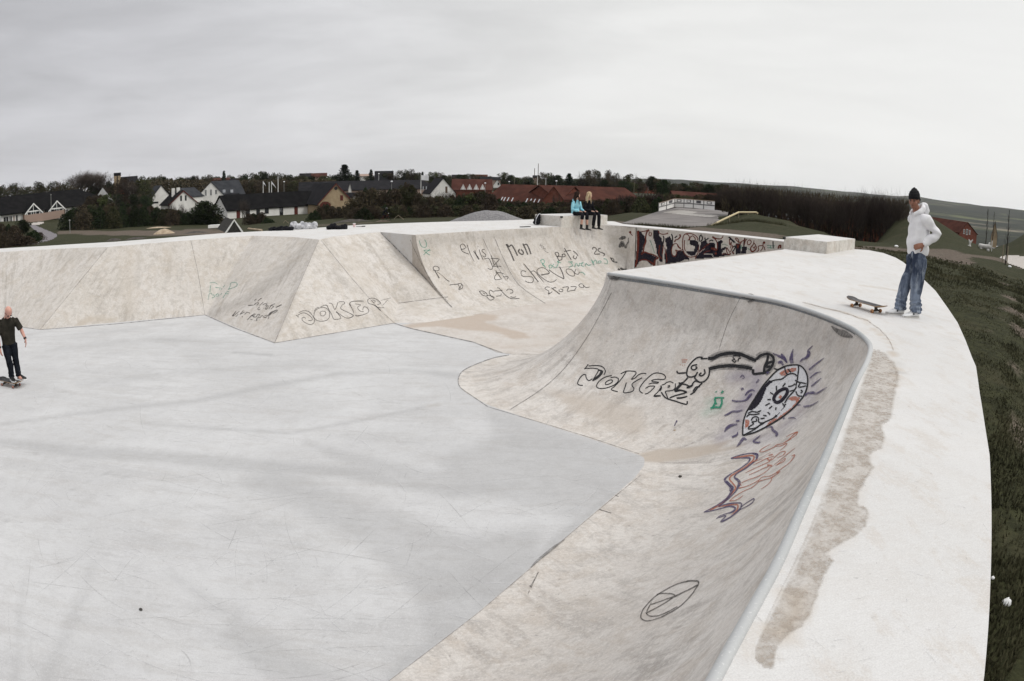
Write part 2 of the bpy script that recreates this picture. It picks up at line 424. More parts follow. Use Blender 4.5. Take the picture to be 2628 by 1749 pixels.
# cheek (vertical side face under the notch)
tp = []; run = 2.45; phi = 2*atan2(1.9, run)
for j in range(25):
    a = phi*j/24; fx = sin(a)/sin(phi); fz = (1-cos(a))/(1-cos(phi)); tp.append(V3(Q0+nlip*run*(1-fx), FZ+1.9*fz))
tp.reverse()      # from Q0 down to toe
bot = []
for j in range(25):
    t = j/24
    bot.append(T2_.lerp(K2, min(1, t/.8)) if t < .8 else K2.lerp(Kt_, (t-.8)/.2))
# keep the lower edge in the cheek plane
bot = [p-pn*((p-V3(Q0, 0)).dot(pn)) for p in bot]
V = []; Fc = []; UV = []
for a, b in zip(tp, bot):
    for k in range(5): p = a.lerp(b, k/4)-pn*.004; V.append(tuple(p)); UV.append((p.x*2, p.z))
for i in range(24):
    for k in range(4): q = i*5+k; Fc.append((q, q+5, q+6, q+1))
cheek = surf('cheek_wall', V, Fc, UV, M_wall, fqp, smooth=False)
# ---- graffiti wall with ledge
gw = thing('graffiti_wall', 'low straight concrete wall filled with dark red and black graffiti lettering', 'wall', (6.5, 23.5, 0))
wall_end = wn[3]
V, Fc, UV = loft([(V3(wn[1], 0), V3(wn[1]+wnrm*.03, FZ)), (V3(wn[2], 0), V3(wn[2]+wnrm*.03, FZ)), (V3(wall_end, 0), V3(wall_end+wnrm*.03, FZ))], 20, .15, 'lin')
wsurf = surf('wall_face', V, Fc, UV, M_wall, gw)
mb = MB(); W_n = [wn[0]-wd*.2]+wn[1:]; W_f = [wf[0]]+wf[1:]
for i in range(3):
    a, b, c, d = W_n[i], W_n[i+1], W_f[i+1], W_f[i]
    mb.quad(V3(a, .012), V3(b, .012), V3(c, .012), V3(d, .012)); mb.quad(V3(a, -.0), V3(b, -.0), V3(b, .012), V3(a, .012)); mb.quad(V3(d, -1.2), V3(c, -1.2), V3(c, .012), V3(d, .012))
ledge = wpart(mb, 'ledge', M_deck, gw)
# side wall that ends the channel, under the block at the corner
V, Fc, UV = loft([(V3(wall_end, 0), V3(wall_end+Vector((-.05, -.05)), FZ)), (V3(LB, 0), V3(LB+Vector((-.12, .05)), FZ)), pairs[0][:1]+(pairs[0][1],)], 12, .3, 'lin')
surf('end_wall', V, Fc, UV, M_wall, gw)
# ---- decks
outer_px = [(2193,640),(2229,642.5),(2267.5,650),(2299,662),(2318.5,673.5),(2369,716),(2401,747),(2434.4,793.8),(2457.9,829),(2478,874),(2494.7,917.7),(2504.8,941.1),(2514.8,1011.5),(2529.9,1106.9),(2539.9,1168.9),(2544,1275),(2544,1425.5),(2541.5,1505.7),(2537.5,1592.5),(2530.8,1682.7),(2526,1735)]
outer = [Vector(P2(u, v, 0)) for u, v in outer_px]
out_cam = [Vector((.55, 0)), Vector((-.7, -2.4)), Vector((-2.6, -5.6))]
outer_ring = [Vector((-3.6, -7.6)), Vector((-8, -8.9)), Vector((-13.5, -9.8)), Vector((-20, -8.8)), Vector((-25.3, -3)), Vector((-26.4, 6)), Vector((-25.3, 15)), Vector((-22, 19.8))]
back_px = [(0,638.6),(118.8,631.7),(297,621),(416,612),(564.5,599.6),(692,593),(808,585.7),(926.8,577.4),(1128.8,570),(1300,566)]
back = [Vector(P2(u, v, 0)) for u, v in back_px]
backR = [Vector((1.6, 28.2)), Vector((4.0, 27.6)), wf[0]]
# near deck: platform and walkway along the coping
cop_deck = [Vector(p) for p in cop_s]
dpoly = list(reversed(cop_deck))+[tip+Vector((-.02, .10)), LB.lerp(tip, .5), LB, wall_end, wf[3], Vector((11.0, 21.6))]+outer+out_cam[:2]+[out_cam[2], behT[1], behT[0], lastT]
# remove duplicate closing
dp = []
for p in dpoly:
    if not dp or (p-dp[-1]).length > .02: dp.append(p)
if (dp[0]-dp[-1]).length < .02: dp.pop()
near_deck = sheet('deck', dp, 0, .11, M_deck, skirt=-.9); tag(near_deck, kind='structure')
lip_far = [L0_t, L1_t, A_t, B_t, B2_t, B3_t, T0, T1, T2, Q0, Q1-dlip*.6]+[Vector(x[0][:2]) for x in corner[3:11]]
fdp = [ringT[-1]]+lip_far+[wn[0]+wd*1.0, wf[0]+wd*.9]+[backR[1], backR[0]]+list(reversed(back))+[Vector((-22, 19.8))]
dp = []
for p in fdp:
    if not dp or (p-dp[-1]).length > .03: dp.append(p)
far_deck = sheet('deck', dp, 0, .3, M_deck, skirt=-2.2); tag(far_deck, kind='structure')
rd = [out_cam[2]]+outer_ring+[ringT[-1]]+list(reversed(ringT[1:-1]))
ring_deck = sheet('deck', rd, -.004, .6, M_deck, skirt=-1.6); tag(ring_deck, kind='structure')
# ---- floor
fl_poly = [p[1].to_2d().lerp(p[0].to_2d(), .12) for p in near_pairs[5:]]+[b.lerp(t, .12) for t, b in zip(ringT[2:], ringB[2:])]
fl_poly += [Vector(q).lerp(Vector(t), .1) for q, t in ((C0, L0_t), (C1, A_t), (C2, B_t))]+[C3+Vector((0, .6)), Vector((-1.2, 19)), ]
fl_poly = [fl_poly[0]]+fl_poly[1:]
ch_poly = [C5, Vector(P2(1059,844.7,FZ)), Vector(P2(1214,878,FZ)), Vector(P2(1276,905,FZ)), Vector(toep[0])+Vector((.15, .05)), LB+nb*2.25, LB+Vector((0, .3)), wall_end+Vector((0,-.02)), wn[1]+Vector((-.02, .02)), wn[0]+nlip*1.2, Q1+nlip*2.2, Kt+Vector((-.1, .1)), C5+Vector((-.05, .15))]
fl = [Vector(p) for p in fl_poly]
# main floor: everything inside the ring; channel floor is a sheet 4 mm above
full = [p for p in fl[:-1]]+[Vector((-2.2, 17.4)), Vector((.2, 16.2)), Vector((0.2, 13.2))]
floor_o = sheet('floor', full, FZ, .085, M_floor); tag(floor_o, kind='structure')
M_chan = concrete('channel_concrete', (.50, .465, .43), (.34, .30, .26), (.42, .355, .30), (.56, .53, .50), fine=80, spots=.2, streak=(1, .5, 1), blot=.4, mott=.5)
chan_o = sheet('channel_floor', ch_poly, FZ+.004, .12, M_chan); tag(chan_o, kind='structure')
# ---------------------------------------------------------------- terrain
TCOL = [
 (-260, [(14,-1.3),(24,-2.2),(60,-3.9),(105,-5.0),(180,-3.2),(300,-1),(800,6),(3000,20),(9000,30)], 'z'),
 (0,   [(14,-1.2,'z'),(24,-2.2,'z'),(60,-3.9,'z'),(90,640),(105,630),(140,598),(180,569),(260,552),(500,528),(1200,522),(3000,520),(9000,522)], 'v'),
 (300, [(19,-1.2,'z'),(28,-2.0,'z'),(65,-3.7,'z'),(95,613),(118,596),(140,585),(180,566),(260,536),(500,500),(1200,492),(3000,490),(9000,492)], 'v'),
 (600, [(21,-1.2,'z'),(30,-2.0,'z'),(65,-3.5,'z'),(95,593),(125,580),(165,562),(200,548),(260,530),(500,485),(1200,474),(3000,472),(9000,474)], 'v'),
 (900, [(24,-1.1,'z'),(32,-1.6,'z'),(62,-2.6,'z'),(85,573),(110,563),(160,550),(200,543),(300,515),(500,478),(1200,464),(3000,463),(9000,465)], 'v'),
 (1200,[(26,-.9,'z'),(34,-1.2,'z'),(60,-2.2,'z'),(85,562),(120,550),(160,543),(240,530),(300,518),(500,485),(1200,468),(3000,463),(9000,463)], 'v'),
 (1500,[(27,-.5,'z'),(33,-.7,'z'),(45,575),(70,568),(100,556),(160,545),(240,530),(400,510),(800,484),(1500,474),(5000,462),(9000,466)], 'v'),
 (1620,[(26,-.2,'z'),(28,-.25,'z'),(40,-.9,'z'),(52,-1.5,'z'),(76,-1.45,'z'),(100,553),(200,535),(400,512),(900,488),(2000,476),(5000,459),(9000,466)], 'v'),
 (1750,[(25,-.12,'z'),(27,-.2,'z'),(38,-.9,'z'),(50,-1.5,'z'),(76,-1.4,'z'),(100,-2.5,'z'),(200,533),(400,512),(900,492),(2000,480),(5000,462),(9000,469)], 'v'),
 (1850,[(24.5,-.12,'z'),(26.5,-.2,'z'),(38,588),(46,581),(54,-1.3,'z'),(62,555),(80,-1.6,'z'),(110,-5,'z'),(200,-9,'z'),(400,-13,'z'),(900,503),(2000,488),(5000,468),(9000,476)], 'v'),
 (1930,[(24,-.2,'z'),(26,-.3,'z'),(36,596),(42,583),(50,562),(56,548),(64,550),(85,-5,'z'),(110,-7,'z'),(200,-11,'z'),(400,-15,'z'),(900,510),(2000,492),(5000,474),(9000,480)], 'v'),
 (2030,[(24,-.3,'z'),(26,-.4,'z'),(34,610),(42,594),(50,577),(57,566),(66,-3,'z'),(100,-8,'z'),(200,-14,'z'),(400,-18,'z'),(900,515),(2000,499),(5000,482),(9000,486)], 'v'),
 (2120,[(22,-.35,'z'),(26,-.5,'z'),(34,620),(42,607),(50,597),(60,-3.2,'z'),(100,-9,'z'),(200,-16,'z'),(400,-20,'z'),(900,522),(2000,508),(5000,490),(9000,494)], 'v'),
 (2200,[(21,-.4,'z'),(26,635),(34,626),(46,618),(56,-3.5,'z'),(100,-9,'z'),(200,-17,'z'),(400,-22,'z'),(900,540),(2000,520),(5000,498),(9000,500)], 'v'),
 (2300,[(17,-.4,'z'),(24,652),(34,637),(45,630),(52,610),(60,566),(72,572),(95,-8,'z'),(200,-18,'z'),(400,-25,'z'),(900,575),(1500,556),(2500,532),(3600,510),(9000,506)], 'v'),
 (2345,[(15,-.4,'z'),(24,656),(36,640),(46,612),(55,575),(62,552),(72,558),(90,-6,'z'),(200,-18,'z'),(400,-26,'z'),(900,580),(1500,560),(2500,530),(3600,506),(9000,506)], 'v'),
 (2400,[(12,-.4,'z'),(24,672),(36,646),(46,617),(54,583),(60,562),(70,566),(90,-6,'z'),(200,-19,'z'),(400,-28,'z'),(900,592),(1500,569),(2500,537),(3600,513),(9000,515)], 'v'),
 (2440,[(9,-.4,'z'),(24,684),(36,652),(46,628),(54,606),(60,585),(70,592),(90,-6.4,'z'),(200,-20,'z'),(400,-30,'z'),(900,600),(1500,576),(2500,543),(3600,520),(9000,522)], 'v'),
 (2500,[(7,-.4,'z'),(20,720),(32,668),(44,644),(54,630),(61,618),(72,-4.5,'z'),(95,-7.5,'z'),(200,-21,'z'),(400,-32,'z'),(900,612),(1500,586),(2500,552),(3600,530),(9000,532)], 'v'),
 (2560,[(6,-.4,'z'),(20,735),(32,690),(41,672),(52,653),(62,640),(80,635),(100,-8,'z'),(200,-22,'z'),(400,-34,'z'),(900,622),(1500,594),(2500,560),(3600,536),(9000,538)], 'v'),
 (2600,[(5,-.4,'z'),(20,750),(32,705),(41,684),(52,664),(64,648),(74,622),(82,620),(100,-8,'z'),(200,-23,'z'),(400,-35,'z'),(900,628),(1500,600),(2500,565),(3600,541),(9000,543)], 'v'),
 (2640,[(5,-.4,'z'),(20,760),(32,715),(41,692),(52,672),(62,650),(72,600),(82,592),(100,-8,'z'),(200,-23,'z'),(400,-35,'z'),(900,634),(1500,606),(2500,570),(3600,546),(9000,549)], 'v'),
 (2900,[(4,-.4,'z'),(20,-1.4,'z'),(41,-2.4,'z'),(72,-.6,'z'),(100,-8,'z'),(400,-35,'z'),(900,-40,'z'),(3600,40,'z'),(9000,60,'z')], 'v'),
]
LD = np.log(np.array([1.5,4,6,8,11,14,17,20,22,24,26,28,31,34,38,42,46,50,54,58,62,67,72,78,85,95,105,118,130,145,160,180,200,230,260,300,350,400,500,650,900,1200,1500,2000,2500,3000,3600,5000,7000,9000]))
AZ = []; TZ = []
for c in TCOL:
    u, lst = c[0], c[1]
    ds = []; zs = []
    for e in lst:
        d = e[0]
        if len(e) == 3 or c[2] == 'z' or e[1] < 100 and e[1] < 0 or (e[1] < 100 and len(e) == 2): z = e[1]
        else: z = atd(min(max(u, -300), 2900), e[1], d).z
        ds.append(math.log(d)); zs.append(z)
    AZ.append(az_of(u, 540)); TZ.append(np.interp(LD, ds, zs))
AZ = [-pi, radians(-75)]+AZ+[radians(75), pi]
side0 = np.interp(LD, [math.log(1.5), math.log(26), math.log(60), math.log(200), math.log(9000)], [-.5, -1.4, -3, -3, 5])
TZ = [side0, TZ[0]]+TZ+[TZ[-1], side0]
TZ = np.array(TZ); AZ = np.array(AZ)
def ground_np(x, y):
    az = np.arctan2(x, y); d = np.log(np.clip(np.hypot(x, y), 1.5, 9000))
    i = np.clip(np.searchsorted(AZ, az)-1, 0, len(AZ)-2); t = (az-AZ[i])/(AZ[i+1]-AZ[i])
    j = np.clip(np.searchsorted(LD, d)-1, 0, len(LD)-2); s = (d-LD[j])/(LD[j+1]-LD[j])
    return (TZ[i, j]*(1-s)+TZ[i, j+1]*s)*(1-t)+(TZ[i+1, j]*(1-s)+TZ[i+1, j+1]*s)*t
def ground(x, y): return float(ground_np(np.array([x]), np.array([y]))[0])
def gp(u, d, v=540):
    """point on the ground in direction u at distance d"""
    a = az_of(u, v); x, y = d*sin(a), d*cos(a); return Vector((x, y, ground(x, y)))
outl = [Vector(p) for p in outer]+out_cam+outer_ring+back+[backR[0], backR[1], wf[0], wf[1], wf[2], wf[3], Vector((11.0, 21.6))]
ctr = Vector((-5, 10))
NA = 1100; rings = [0, .12, .3, .6, 1, 1.5, 2, 2.7, 3.5, 4.5, 5.5, 7, 8.5, 10, 12, 14, 16, 18, 20, 22.5, 25, 27.5, 30, 33, 36, 39, 42, 46, 50, 54, 58, 63, 68, 74, 80, 88, 96, 105, 115, 126, 138, 150, 165, 180, 200, 220, 245, 270, 300, 340, 380, 440, 520, 640, 800, 1000, 1250, 1600, 2000, 2400, 2800, 3200, 3600, 4200, 5200, 6800]
V = []
for i in range(NA):
    # finer steps towards the side the photograph shows
    a = 2*pi*i/NA; dv = Vector((sin(a), cos(a)))
    r0 = 0
    for k in range(len(outl)):
        A = outl[k]; B = outl[(k+1) % len(outl)]; e = B-A; den = dv.x*e.y-dv.y*e.x
        if abs(den) < 1e-9: continue
        t = ((A.x-ctr.x)*e.y-(A.y-ctr.y)*e.x)/den; s = ((A.x-ctr.x)*dv.y-(A.y-ctr.y)*dv.x)/den
        if t > 0 and -1e-6 <= s <= 1.000001: r0 = max(r0, t)
    for r in rings: V.append((ctr.x+dv.x*(r0-.06+r), ctr.y+dv.y*(r0-.06+r)))
V = np.array(V); z = ground_np(V[:, 0], V[:, 1])
dd = np.hypot(V[:, 0], V[:, 1])
nz = np.array([noise.noise(Vector((x*.35, y*.35, 0)))*.05+noise.noise(Vector((x*.05, y*.05, 3)))*.22 for x, y in V])
farn = np.array([noise.fractal(Vector((x*.0016, y*.0016, 9)), 1, 2, 4) if d > 600 else 0 for (x, y), d in zip(V, dd)])
z = z+nz*np.clip((dd-3)/25, 0, 1)*.8+farn*np.clip((dd-600)/2500, 0, 1)*16
W = np.column_stack([V, z]); nr = len(rings)
Fc = []
for i in range(NA):
    i2 = (i+1) % NA
    for j in range(nr-1): Fc.append((i*nr+j, i*nr+j+1, i2*nr+j+1, i2*nr+j))
me = bpy.data.meshes.new('ground'); me.from_pydata(W.tolist(), [], Fc)
M_ground = mat('ground_grass', (.06, .08, .03), .95, .1); t = NT(M_ground); v = t.coord('Object')
n1 = t.noise(v, .6, 6, .6); n2 = t.noise(v, 6, 6, .7); n3 = t.noise(v, .12, 4, .6); n4 = t.noise(v, 28, 3, .7)
g = t.mix(t.ramp(n2, .35, .65), (.022, .023, .011), (.046, .047, .022))
g = t.mix(t.ramp(n1, .50, .72), g, (.055, .05, .028))
g = t.mix(t.math('MULTIPLY', t.ramp(n3, .5, .7), .5), g, (.04, .042, .022))
dirt = t.mix(t.ramp(n2, .3, .7), (.075, .058, .046), (.17, .138, .112))
da = t.math('MULTIPLY', t.attr('tan'), t.math('ADD', t.math('MULTIPLY', n2, 1.2), .35))
g = t.mix(t.ramp(da, .25, .6), g, dirt)
g = t.mix(t.ramp(n4, .35, .7, 0, .3), g, (.012, .016, .008))
# distant country: dark woods, pale fields
ds = t.n('ShaderNodeVectorMath', operation='LENGTH'); t.l(v, ds.inputs[0])
mpf = t.coord('Object', (.0022, .0042, 0)); vor = t.n('ShaderNodeTexVoronoi'); vor.inputs['Scale'].default_value = 1.4; t.l(mpf, vor.inputs['Vector'])
fields = t.n('ShaderNodeSeparateColor'); t.l(vor.outputs['Color'], fields.inputs[0])
fc = t.mix(t.ramp(fields.outputs[0], .3, .9), (.028, .032, .022), (.10, .11, .055)); fc = t.mix(t.ramp(fields.outputs[1], .78, .8), fc, (.17, .15, .11))
wood = t.ramp(t.noise(t.coord('Object', (.003, .007, 0)), 1.0, 7, .65), .40, .52)
fc = t.mix(wood, fc, (.018, .022, .016))
g = t.mix(t.ramp(ds.outputs['Value'], 400, 900), g, fc); t.color(g)
t.bump(n4, .5, .05)
me.materials.append(M_ground); me.update(); me.polygons.foreach_set('use_smooth', [True]*len(me.polygons))
ground_o = bpy.data.objects.new('ground', me); col.objects.link(ground_o); tag(ground_o, kind='structure'); fix_normals(ground_o)
paint_attr(ground_o, [
 ('tan', 'poly', [(2350,640),(2440,640),(2480,655),(2502,678),(2470,682),(2420,668),(2350,655)], 8, 1),
 ('tan', 'poly', [(2150,632),(2260,633),(2330,640),(2330,650),(2260,642),(2200,640)], 4, .9),
 ('tan', 'line', [(2480,655,3),(2560,665,4),(2628,690,4)], 4, .8),
 ('tan', 'line', [(1560,572,5),(1640,577,5),(1750,585,5),(1900,598,6),(2000,608,6)], 3, 1),
 ('tan', 'line', [(2420,780,4),(2470,890,12),(2500,990,20)], 30, .45),
 ('tan', 'line', [(2570,720,6),(2600,780,12),(2628,860,18)], 18, .8), ('tan', 'line', [(2600,900,10),(2610,1050,16),(2600,1400,20)], 24, .6),
 ('tan', 'line', [(2560,780,6),(2540,850,8)], 16, .5),
 ('tan', 'poly', [(140,594),(250,594),(400,592),(600,592),(620,600),(400,606),(280,604),(150,601)], 3, 1),
 ('tan', 'line', [(470,592,2),(600,588,2)], 3, 1), ('tan', 'line', [(110,611,2),(62,632,2)], 2, .7),
 ('tan', 'line', [(800,580,4),(960,572,3)], 3, .5)])
# ---------------------------------------------------------------- laying marks on surfaces
def bvh_of(objs):
    V = []; Fc = []
    for o in objs:
        b = len(V); mw = Matrix.Translation(o.parent.location if o.parent else o.location)
        V += [mw@v.co for v in o.data.vertices]; Fc += [tuple(b+i for i in p.vertices) for p in o.data.polygons]
    return BVHTree.FromPolygons(V, Fc)
C3v = Vector(CAM)
def hit(bvh, u, v, off=.004):
    D = Vector(sight(u, v)); h = bvh.ray_cast(C3v, D)
    if h[0] is None: return None
    n = h[1]; n = n if n.dot(D) < 0 else -n
    return h[0]+n*off
def crom(P, k=5):
    out = []
    n = len(P)
    for i in range(n-1):
        p0, p1, p2, p3 = P[max(i-1, 0)], P[i], P[i+1], P[min(i+2, n-1)]
        for j in range(k):
            t = j/k
            out.append(tuple(.5*((2*p1[c])+(-p0[c]+p2[c])*t+(2*p0[c]-5*p1[c]+4*p2[c]-p3[c])*t*t+(-p0[c]+3*p1[c]-3*p2[c]+p3[c])*t**3) for c in range(len(p1))))
    out.append(tuple(P[-1])); return out
def stroke(mb, bvh, P, w, off=.004, smooth=True):
    """sprayed or pencilled line: ribbon lying on the surface; w = width in survey units"""
    P = [tuple(p) if len(p) > 2 else (p[0], p[1], w) for p in P]
    if smooth and len(P) > 2: P = crom(P, 4)
    Q = [P[0]]
    for a, b in zip(P[:-1], P[1:]):
        L = hypot(b[0]-a[0], b[1]-a[1]); k = max(1, int(L/5))
        for j in range(1, k+1): Q.append(tuple(a[c]+(b[c]-a[c])*j/k for c in range(3)))
    L_ = []; n = len(Q)
    for i, (x, y, ww) in enumerate(Q):
        a = Q[max(i-1, 0)]; b = Q[min(i+1, n-1)]; dx, dy = b[0]-a[0], b[1]-a[1]; L = hypot(dx, dy) or 1; nx, ny = -dy/L*ww/2, dx/L*ww/2
        h1 = hit(bvh, x+nx, y+ny, off); h2 = hit(bvh, x-nx, y-ny, off); L_.append((h1, h2))
    for (a, b), (c, d) in zip(L_[:-1], L_[1:]):
        if None in (a, b, c, d): continue
        if (a-c).length > 2 or (a-b).length > 1.5: continue
        mb.quad(a, b, d, c)
def fill(mb, bvh, poly, step=3, off=.003, maxd=4):
    xs = [p[0] for p in poly]; ys = [p[1] for p in poly]; y = min(ys); C = {}
    def h(i, j, x, y):
        if (i, j) not in C: C[i, j] = hit(bvh, x, y, off)
        return C[i, j]
    x0, y0 = min(xs), min(ys); nx = int((max(xs)-x0)/step)+1; ny = int((max(ys)-y0)/step)+1
    for i in range(nx):
        for j in range(ny):
            x, y = x0+i*step, y0+j*step
            if not in_poly(x+step/2, y+step/2, poly): continue
            q = [h(i, j, x, y), h(i+1, j, x+step, y), h(i+1, j+1, x+step, y+step), h(i, j+1, x, y+step)]
            if None in q: continue
            if max((q[0]-q[2]).length, (q[1]-q[3]).length) > maxd: continue
            mb.quad(*q)
def alpha_paint(name, c, a=1., rough=.8, speck=.5, scale=30):
    m = mat(name, c, rough, .25); t = NT(m); v = t.coord('Object'); n = t.noise(v, scale, 4, .7)
    t.l(t.ramp(n, .30, .62, a*(1-speck), a), t.b.inputs['Alpha']); return m
bg_ground = bvh_of([ground_o])
M_path = noisy('path_asphalt', (.13, .12, .13), (.20, .185, .19), 8)
M_pathpale = noisy('path_gravel', (.34, .31, .28), (.46, .43, .40), 6)
mb = MB(); Z = lambda x, y, x0, y0, s: (x0+x/s, y0+y/s)
z1 = lambda *P: [Z(x, y, 0, 420, 7.127) for x, y in P]
fill(mb, bg_ground, z1((500,1115),(640,1130),(720,1165),(860,1225),(1040,1300),(1040,1345),(960,1390),(840,1430),(620,1465),(700,1430),(790,1375),(800,1335),(720,1300),(650,1250),(600,1190)), 2, .03, 30)
o = mb.build('path', M_path); tag(o, kind='structure')
mb = MB(); fill(mb, bg_ground, z1((500,1110),(700,1075),(800,1070),(810,1085),(710,1130),(650,1130),(500,1118)), 2, .035, 30)
z8 = lambda *P: [Z(x, y, 2300, 480, 6.534) for x, y in P]
fill(mb, bg_ground, z8((1720,1190),(1830,1160),(1980,1155),(2143,1170),(2250,1180),(2250,1400),(2143,1385),(2040,1345),(1870,1290),(1820,1230)), 2.5, .03, 20)
o = mb.build('path', M_pathpale); tag(o, kind='structure')
# real grass along the right-hand edge of the deck
RG = random.Random(5); V = []; Fc = []
M_blade = noisy('grass_blades', (.036, .037, .018), (.080, .076, .040), 1.2, stretch=(1, 1, 1))
dirtpx = [(2600,900,26),(2610,1050,30),(2600,1400,36),(2500,990,10)]
cnt = 0
while cnt < 80000:
    rr = RG.random()**1.2*30+1.0
    if rr > 10 and RG.random() < (rr-10)/20: cnt += .5; continue
    a = radians(22+RG.random()*30); x, y = rr*sin(a)*1.0, rr*cos(a)
    if in_poly(x, y, outl): cnt += .3; continue
    cnt += 1
    if noise.noise(Vector((x*.8, y*.8, 7))) > .28 and RG.random() < .8: continue
    z = ground(x, y)+noise.noise(Vector((x*.35, y*.35, 0)))*.0
    h = (.022+.035*RG.random())*(1+.5*noise.noise(Vector((x, y, 2)))); w_ = .006+.006*RG.random()+rr*.0012; q = RG.random()*pi; lx, ly = (RG.random()-.5)*h*1.1, (RG.random()-.5)*h*1.1
    b = len(V); V += [(x-cos(q)*w_, y-sin(q)*w_, z-.02), (x+cos(q)*w_, y+sin(q)*w_, z-.02), (x+lx, y+ly, z+h)]; Fc.append((b, b+1, b+2))
me = bpy.data.meshes.new('grass'); me.from_pydata(V, [], Fc); me.materials.append(M_blade); go = bpy.data.objects.new('grass', me); col.objects.link(go); tag(go, kind='stuff')
# low rough grass tufts behind the ledge of the graffiti wall and by the ramp
# ---------------------------------------------------------------- coping, joints, graffiti
M_steel = mat('coping_steel', (.42, .45, .47), .5, .4, .25); t = NT(M_steel); v = t.coord('Object'); c = t.mix(t.ramp(t.noise(v, .5, 3, .5), .35, .65), (.34, .355, .36), (.46, .465, .465)); t.color(t.mix(t.ramp(t.noise(v, 70, 5, .7), .55, .72), c, (.60, .60, .59)))
t.b.inputs['Roughness'].default_value = .55
mb = MB(); pts = [V3(p, -.012) for p in cop_s]
cen = Vector((1.7, 8.2))
ext = [V3(lastT+cdir*k, -.012) for k in (.8, 1.6, 2.4, 3.2, 4.7, 6.2)]
Cp = [V3(tip, -.012)]+[p for p in pts[1:]]+ext
mb.tube(Cp, .031, 12); copo = wpart(mb, 'coping', M_steel, nqp, True)
# concrete lip that carries the tube (pale, broken mortar)
M_dark = alpha_paint('joint_dirt', (.10, .095, .09), .75, speck=.55, scale=14)
M_joint = alpha_paint('joint_line', (.19, .18, .17), .62, speck=.75, scale=7)
park = bvh_of([near_surf, near_deck, bf0, bf1, bf2, bf3, bf4, fsurf, cheek, wsurf, floor_o, chan_o, far_deck])
nb_ = bvh_of([near_surf, near_deck]); nearonly = bvh_of([near_surf]); gwb = bvh_of([wsurf, fsurf])
mb = MB()
stroke(mb, park, [(1252,1045),(1400,1089),(1520,1126),(1640,1166)], 1.5, .005, False)
stroke(mb, park, [(1643,1222),(1577,1276),(1497,1343),(1430,1400),(1359,1462),(1229,1573),(1133,1647),(996,1751)], 1.5, .005, False)
stroke(mb, park, [(1450,1386,2),(1430,1400,6),(1415,1412,8),(1380,1440,6),(1362,1458,2)], 5, .006)
stroke(mb, park, [(1306,912),(1262,921),(1214,939),(1188,953),(1178,967),(1176,982),(1183,997),(1214,1019),(1252,1045)], 2.4, .006)
stroke(mb, park, [(47,839),(104,847),(300,832),(526,809)], 1.7, .005, False); stroke(mb, park, [(526,809),(600,842),(705,881)], 2.6, .005, False)
stroke(mb, park, [(705,881),(900,849),(1011,830)], 1.6, .005, False); stroke(mb, park, [(1011,830),(1034,838)], 2.4, .005, False)
stroke(mb, park, [(1034,838),(1059,845),(1214,879),(1290,907)], 2.4, .006, False)
joint = wpart(mb, 'joint', M_joint, thing('floor_joint', 'thin dark seams where the grey floor meets the pale banks', 'seam', (0, 8, FZ)))
jr = bpy.data.objects[joint.parent.name]; jr['kind'] = 'structure'
mb = MB()
stroke(mb, park, [(276,636),(190,741),(104,846)], .9, .005, False); stroke(mb, park, [(490,618),(508,700),(526,809)], 1.1, .005, False)
stroke(mb, park, [(818,617),(760,750),(705,881)], 1.0, .008, False); stroke(mb, park, [(824,618),(900,712),(975,797),(1011,829)], 1.1, .006, False)
stroke(mb, park, [(1023,779),(1090,770),(1150,763)], 2.0, .006); stroke(mb, park, [(977,598),(1016,636),(1081,702),(1123,752),(1160,790)], 3.0, .010, False)
stroke(mb, park, [(1054,616),(1064,640),(1084,680),(1112,730),(1150,775)], 1.4, .012); 
stroke(mb, park, [(1268,608),(1290,660),(1330,730),(1400,780)], 1.6, .006); stroke(mb, park, [(1240,614),(1262,660),(1300,722)], 1.2, .006)
stroke(mb, park, [(1418,689),(1470,684),(1548,676)], 1.0, .006); 
seam = wpart(mb, 'seam', M_joint, lb)
mb = MB(); stroke(mb, park, [(1570,752),(1545,800),(1505,870),(1450,945),(1390,1000),(1310,1052)], 1.4, .008)
stroke(mb, park, [(1900,765),(1868,830),(1845,900)], 1.2, .006)
stroke(mb, nb_, [(1905,762,3),(1925,764,14),(1935,770,10),(1920,776,3)], 8, .02)
stroke(mb, nb_, [(1562,706,3),(1572,712,16),(1585,716,10),(1592,712,2)], 8, .02)
stroke(mb, nb_, [(2135,838,3),(2150,850,12),(2168,858,18),(2190,866,4)], 8, .01)
wpart(mb, 'stain', M_dark, nqp)
# paints
BLK = alpha_paint('black_paint', (.018, .018, .020), .97, speck=.12); BLKt = alpha_paint('black_pen', (.045, .04, .038), .74, speck=.4, scale=40)
PUR = alpha_paint('violet_paint', (.075, .06, .125), .85, speck=.5, scale=14); ORG = alpha_paint('orange_paint', (.40, .13, .075), .78, speck=.5)
RED = alpha_paint('dark_red_paint', (.13, .028, .018), .95, speck=.25); GRN = alpha_paint('green_paint', (.02, .22, .13), .9, speck=.35); TEAL = alpha_paint('teal_pen', (.12, .35, .27), .6, speck=.55, scale=20)
WHT = alpha_paint('white_paint', (.72, .73, .76), .62, speck=.25); NAV = alpha_paint('navy_paint', (.010, .008, .016), .97, speck=.12); HAZ = alpha_paint('overspray', (.04, .04, .045), .42, speck=.9, scale=9); HAZp = alpha_paint('violet_overspray', (.20, .17, .24), .38, speck=.9, scale=5); HAZg = alpha_paint('green_overspray', (.10, .30, .22), .30, speck=.9, scale=6)
def tr(x0, y0, s):
    return lambda *P: [(x0+p[0]/s, y0+p[1]/s)+tuple(q for q in p[2:]) for p in P]
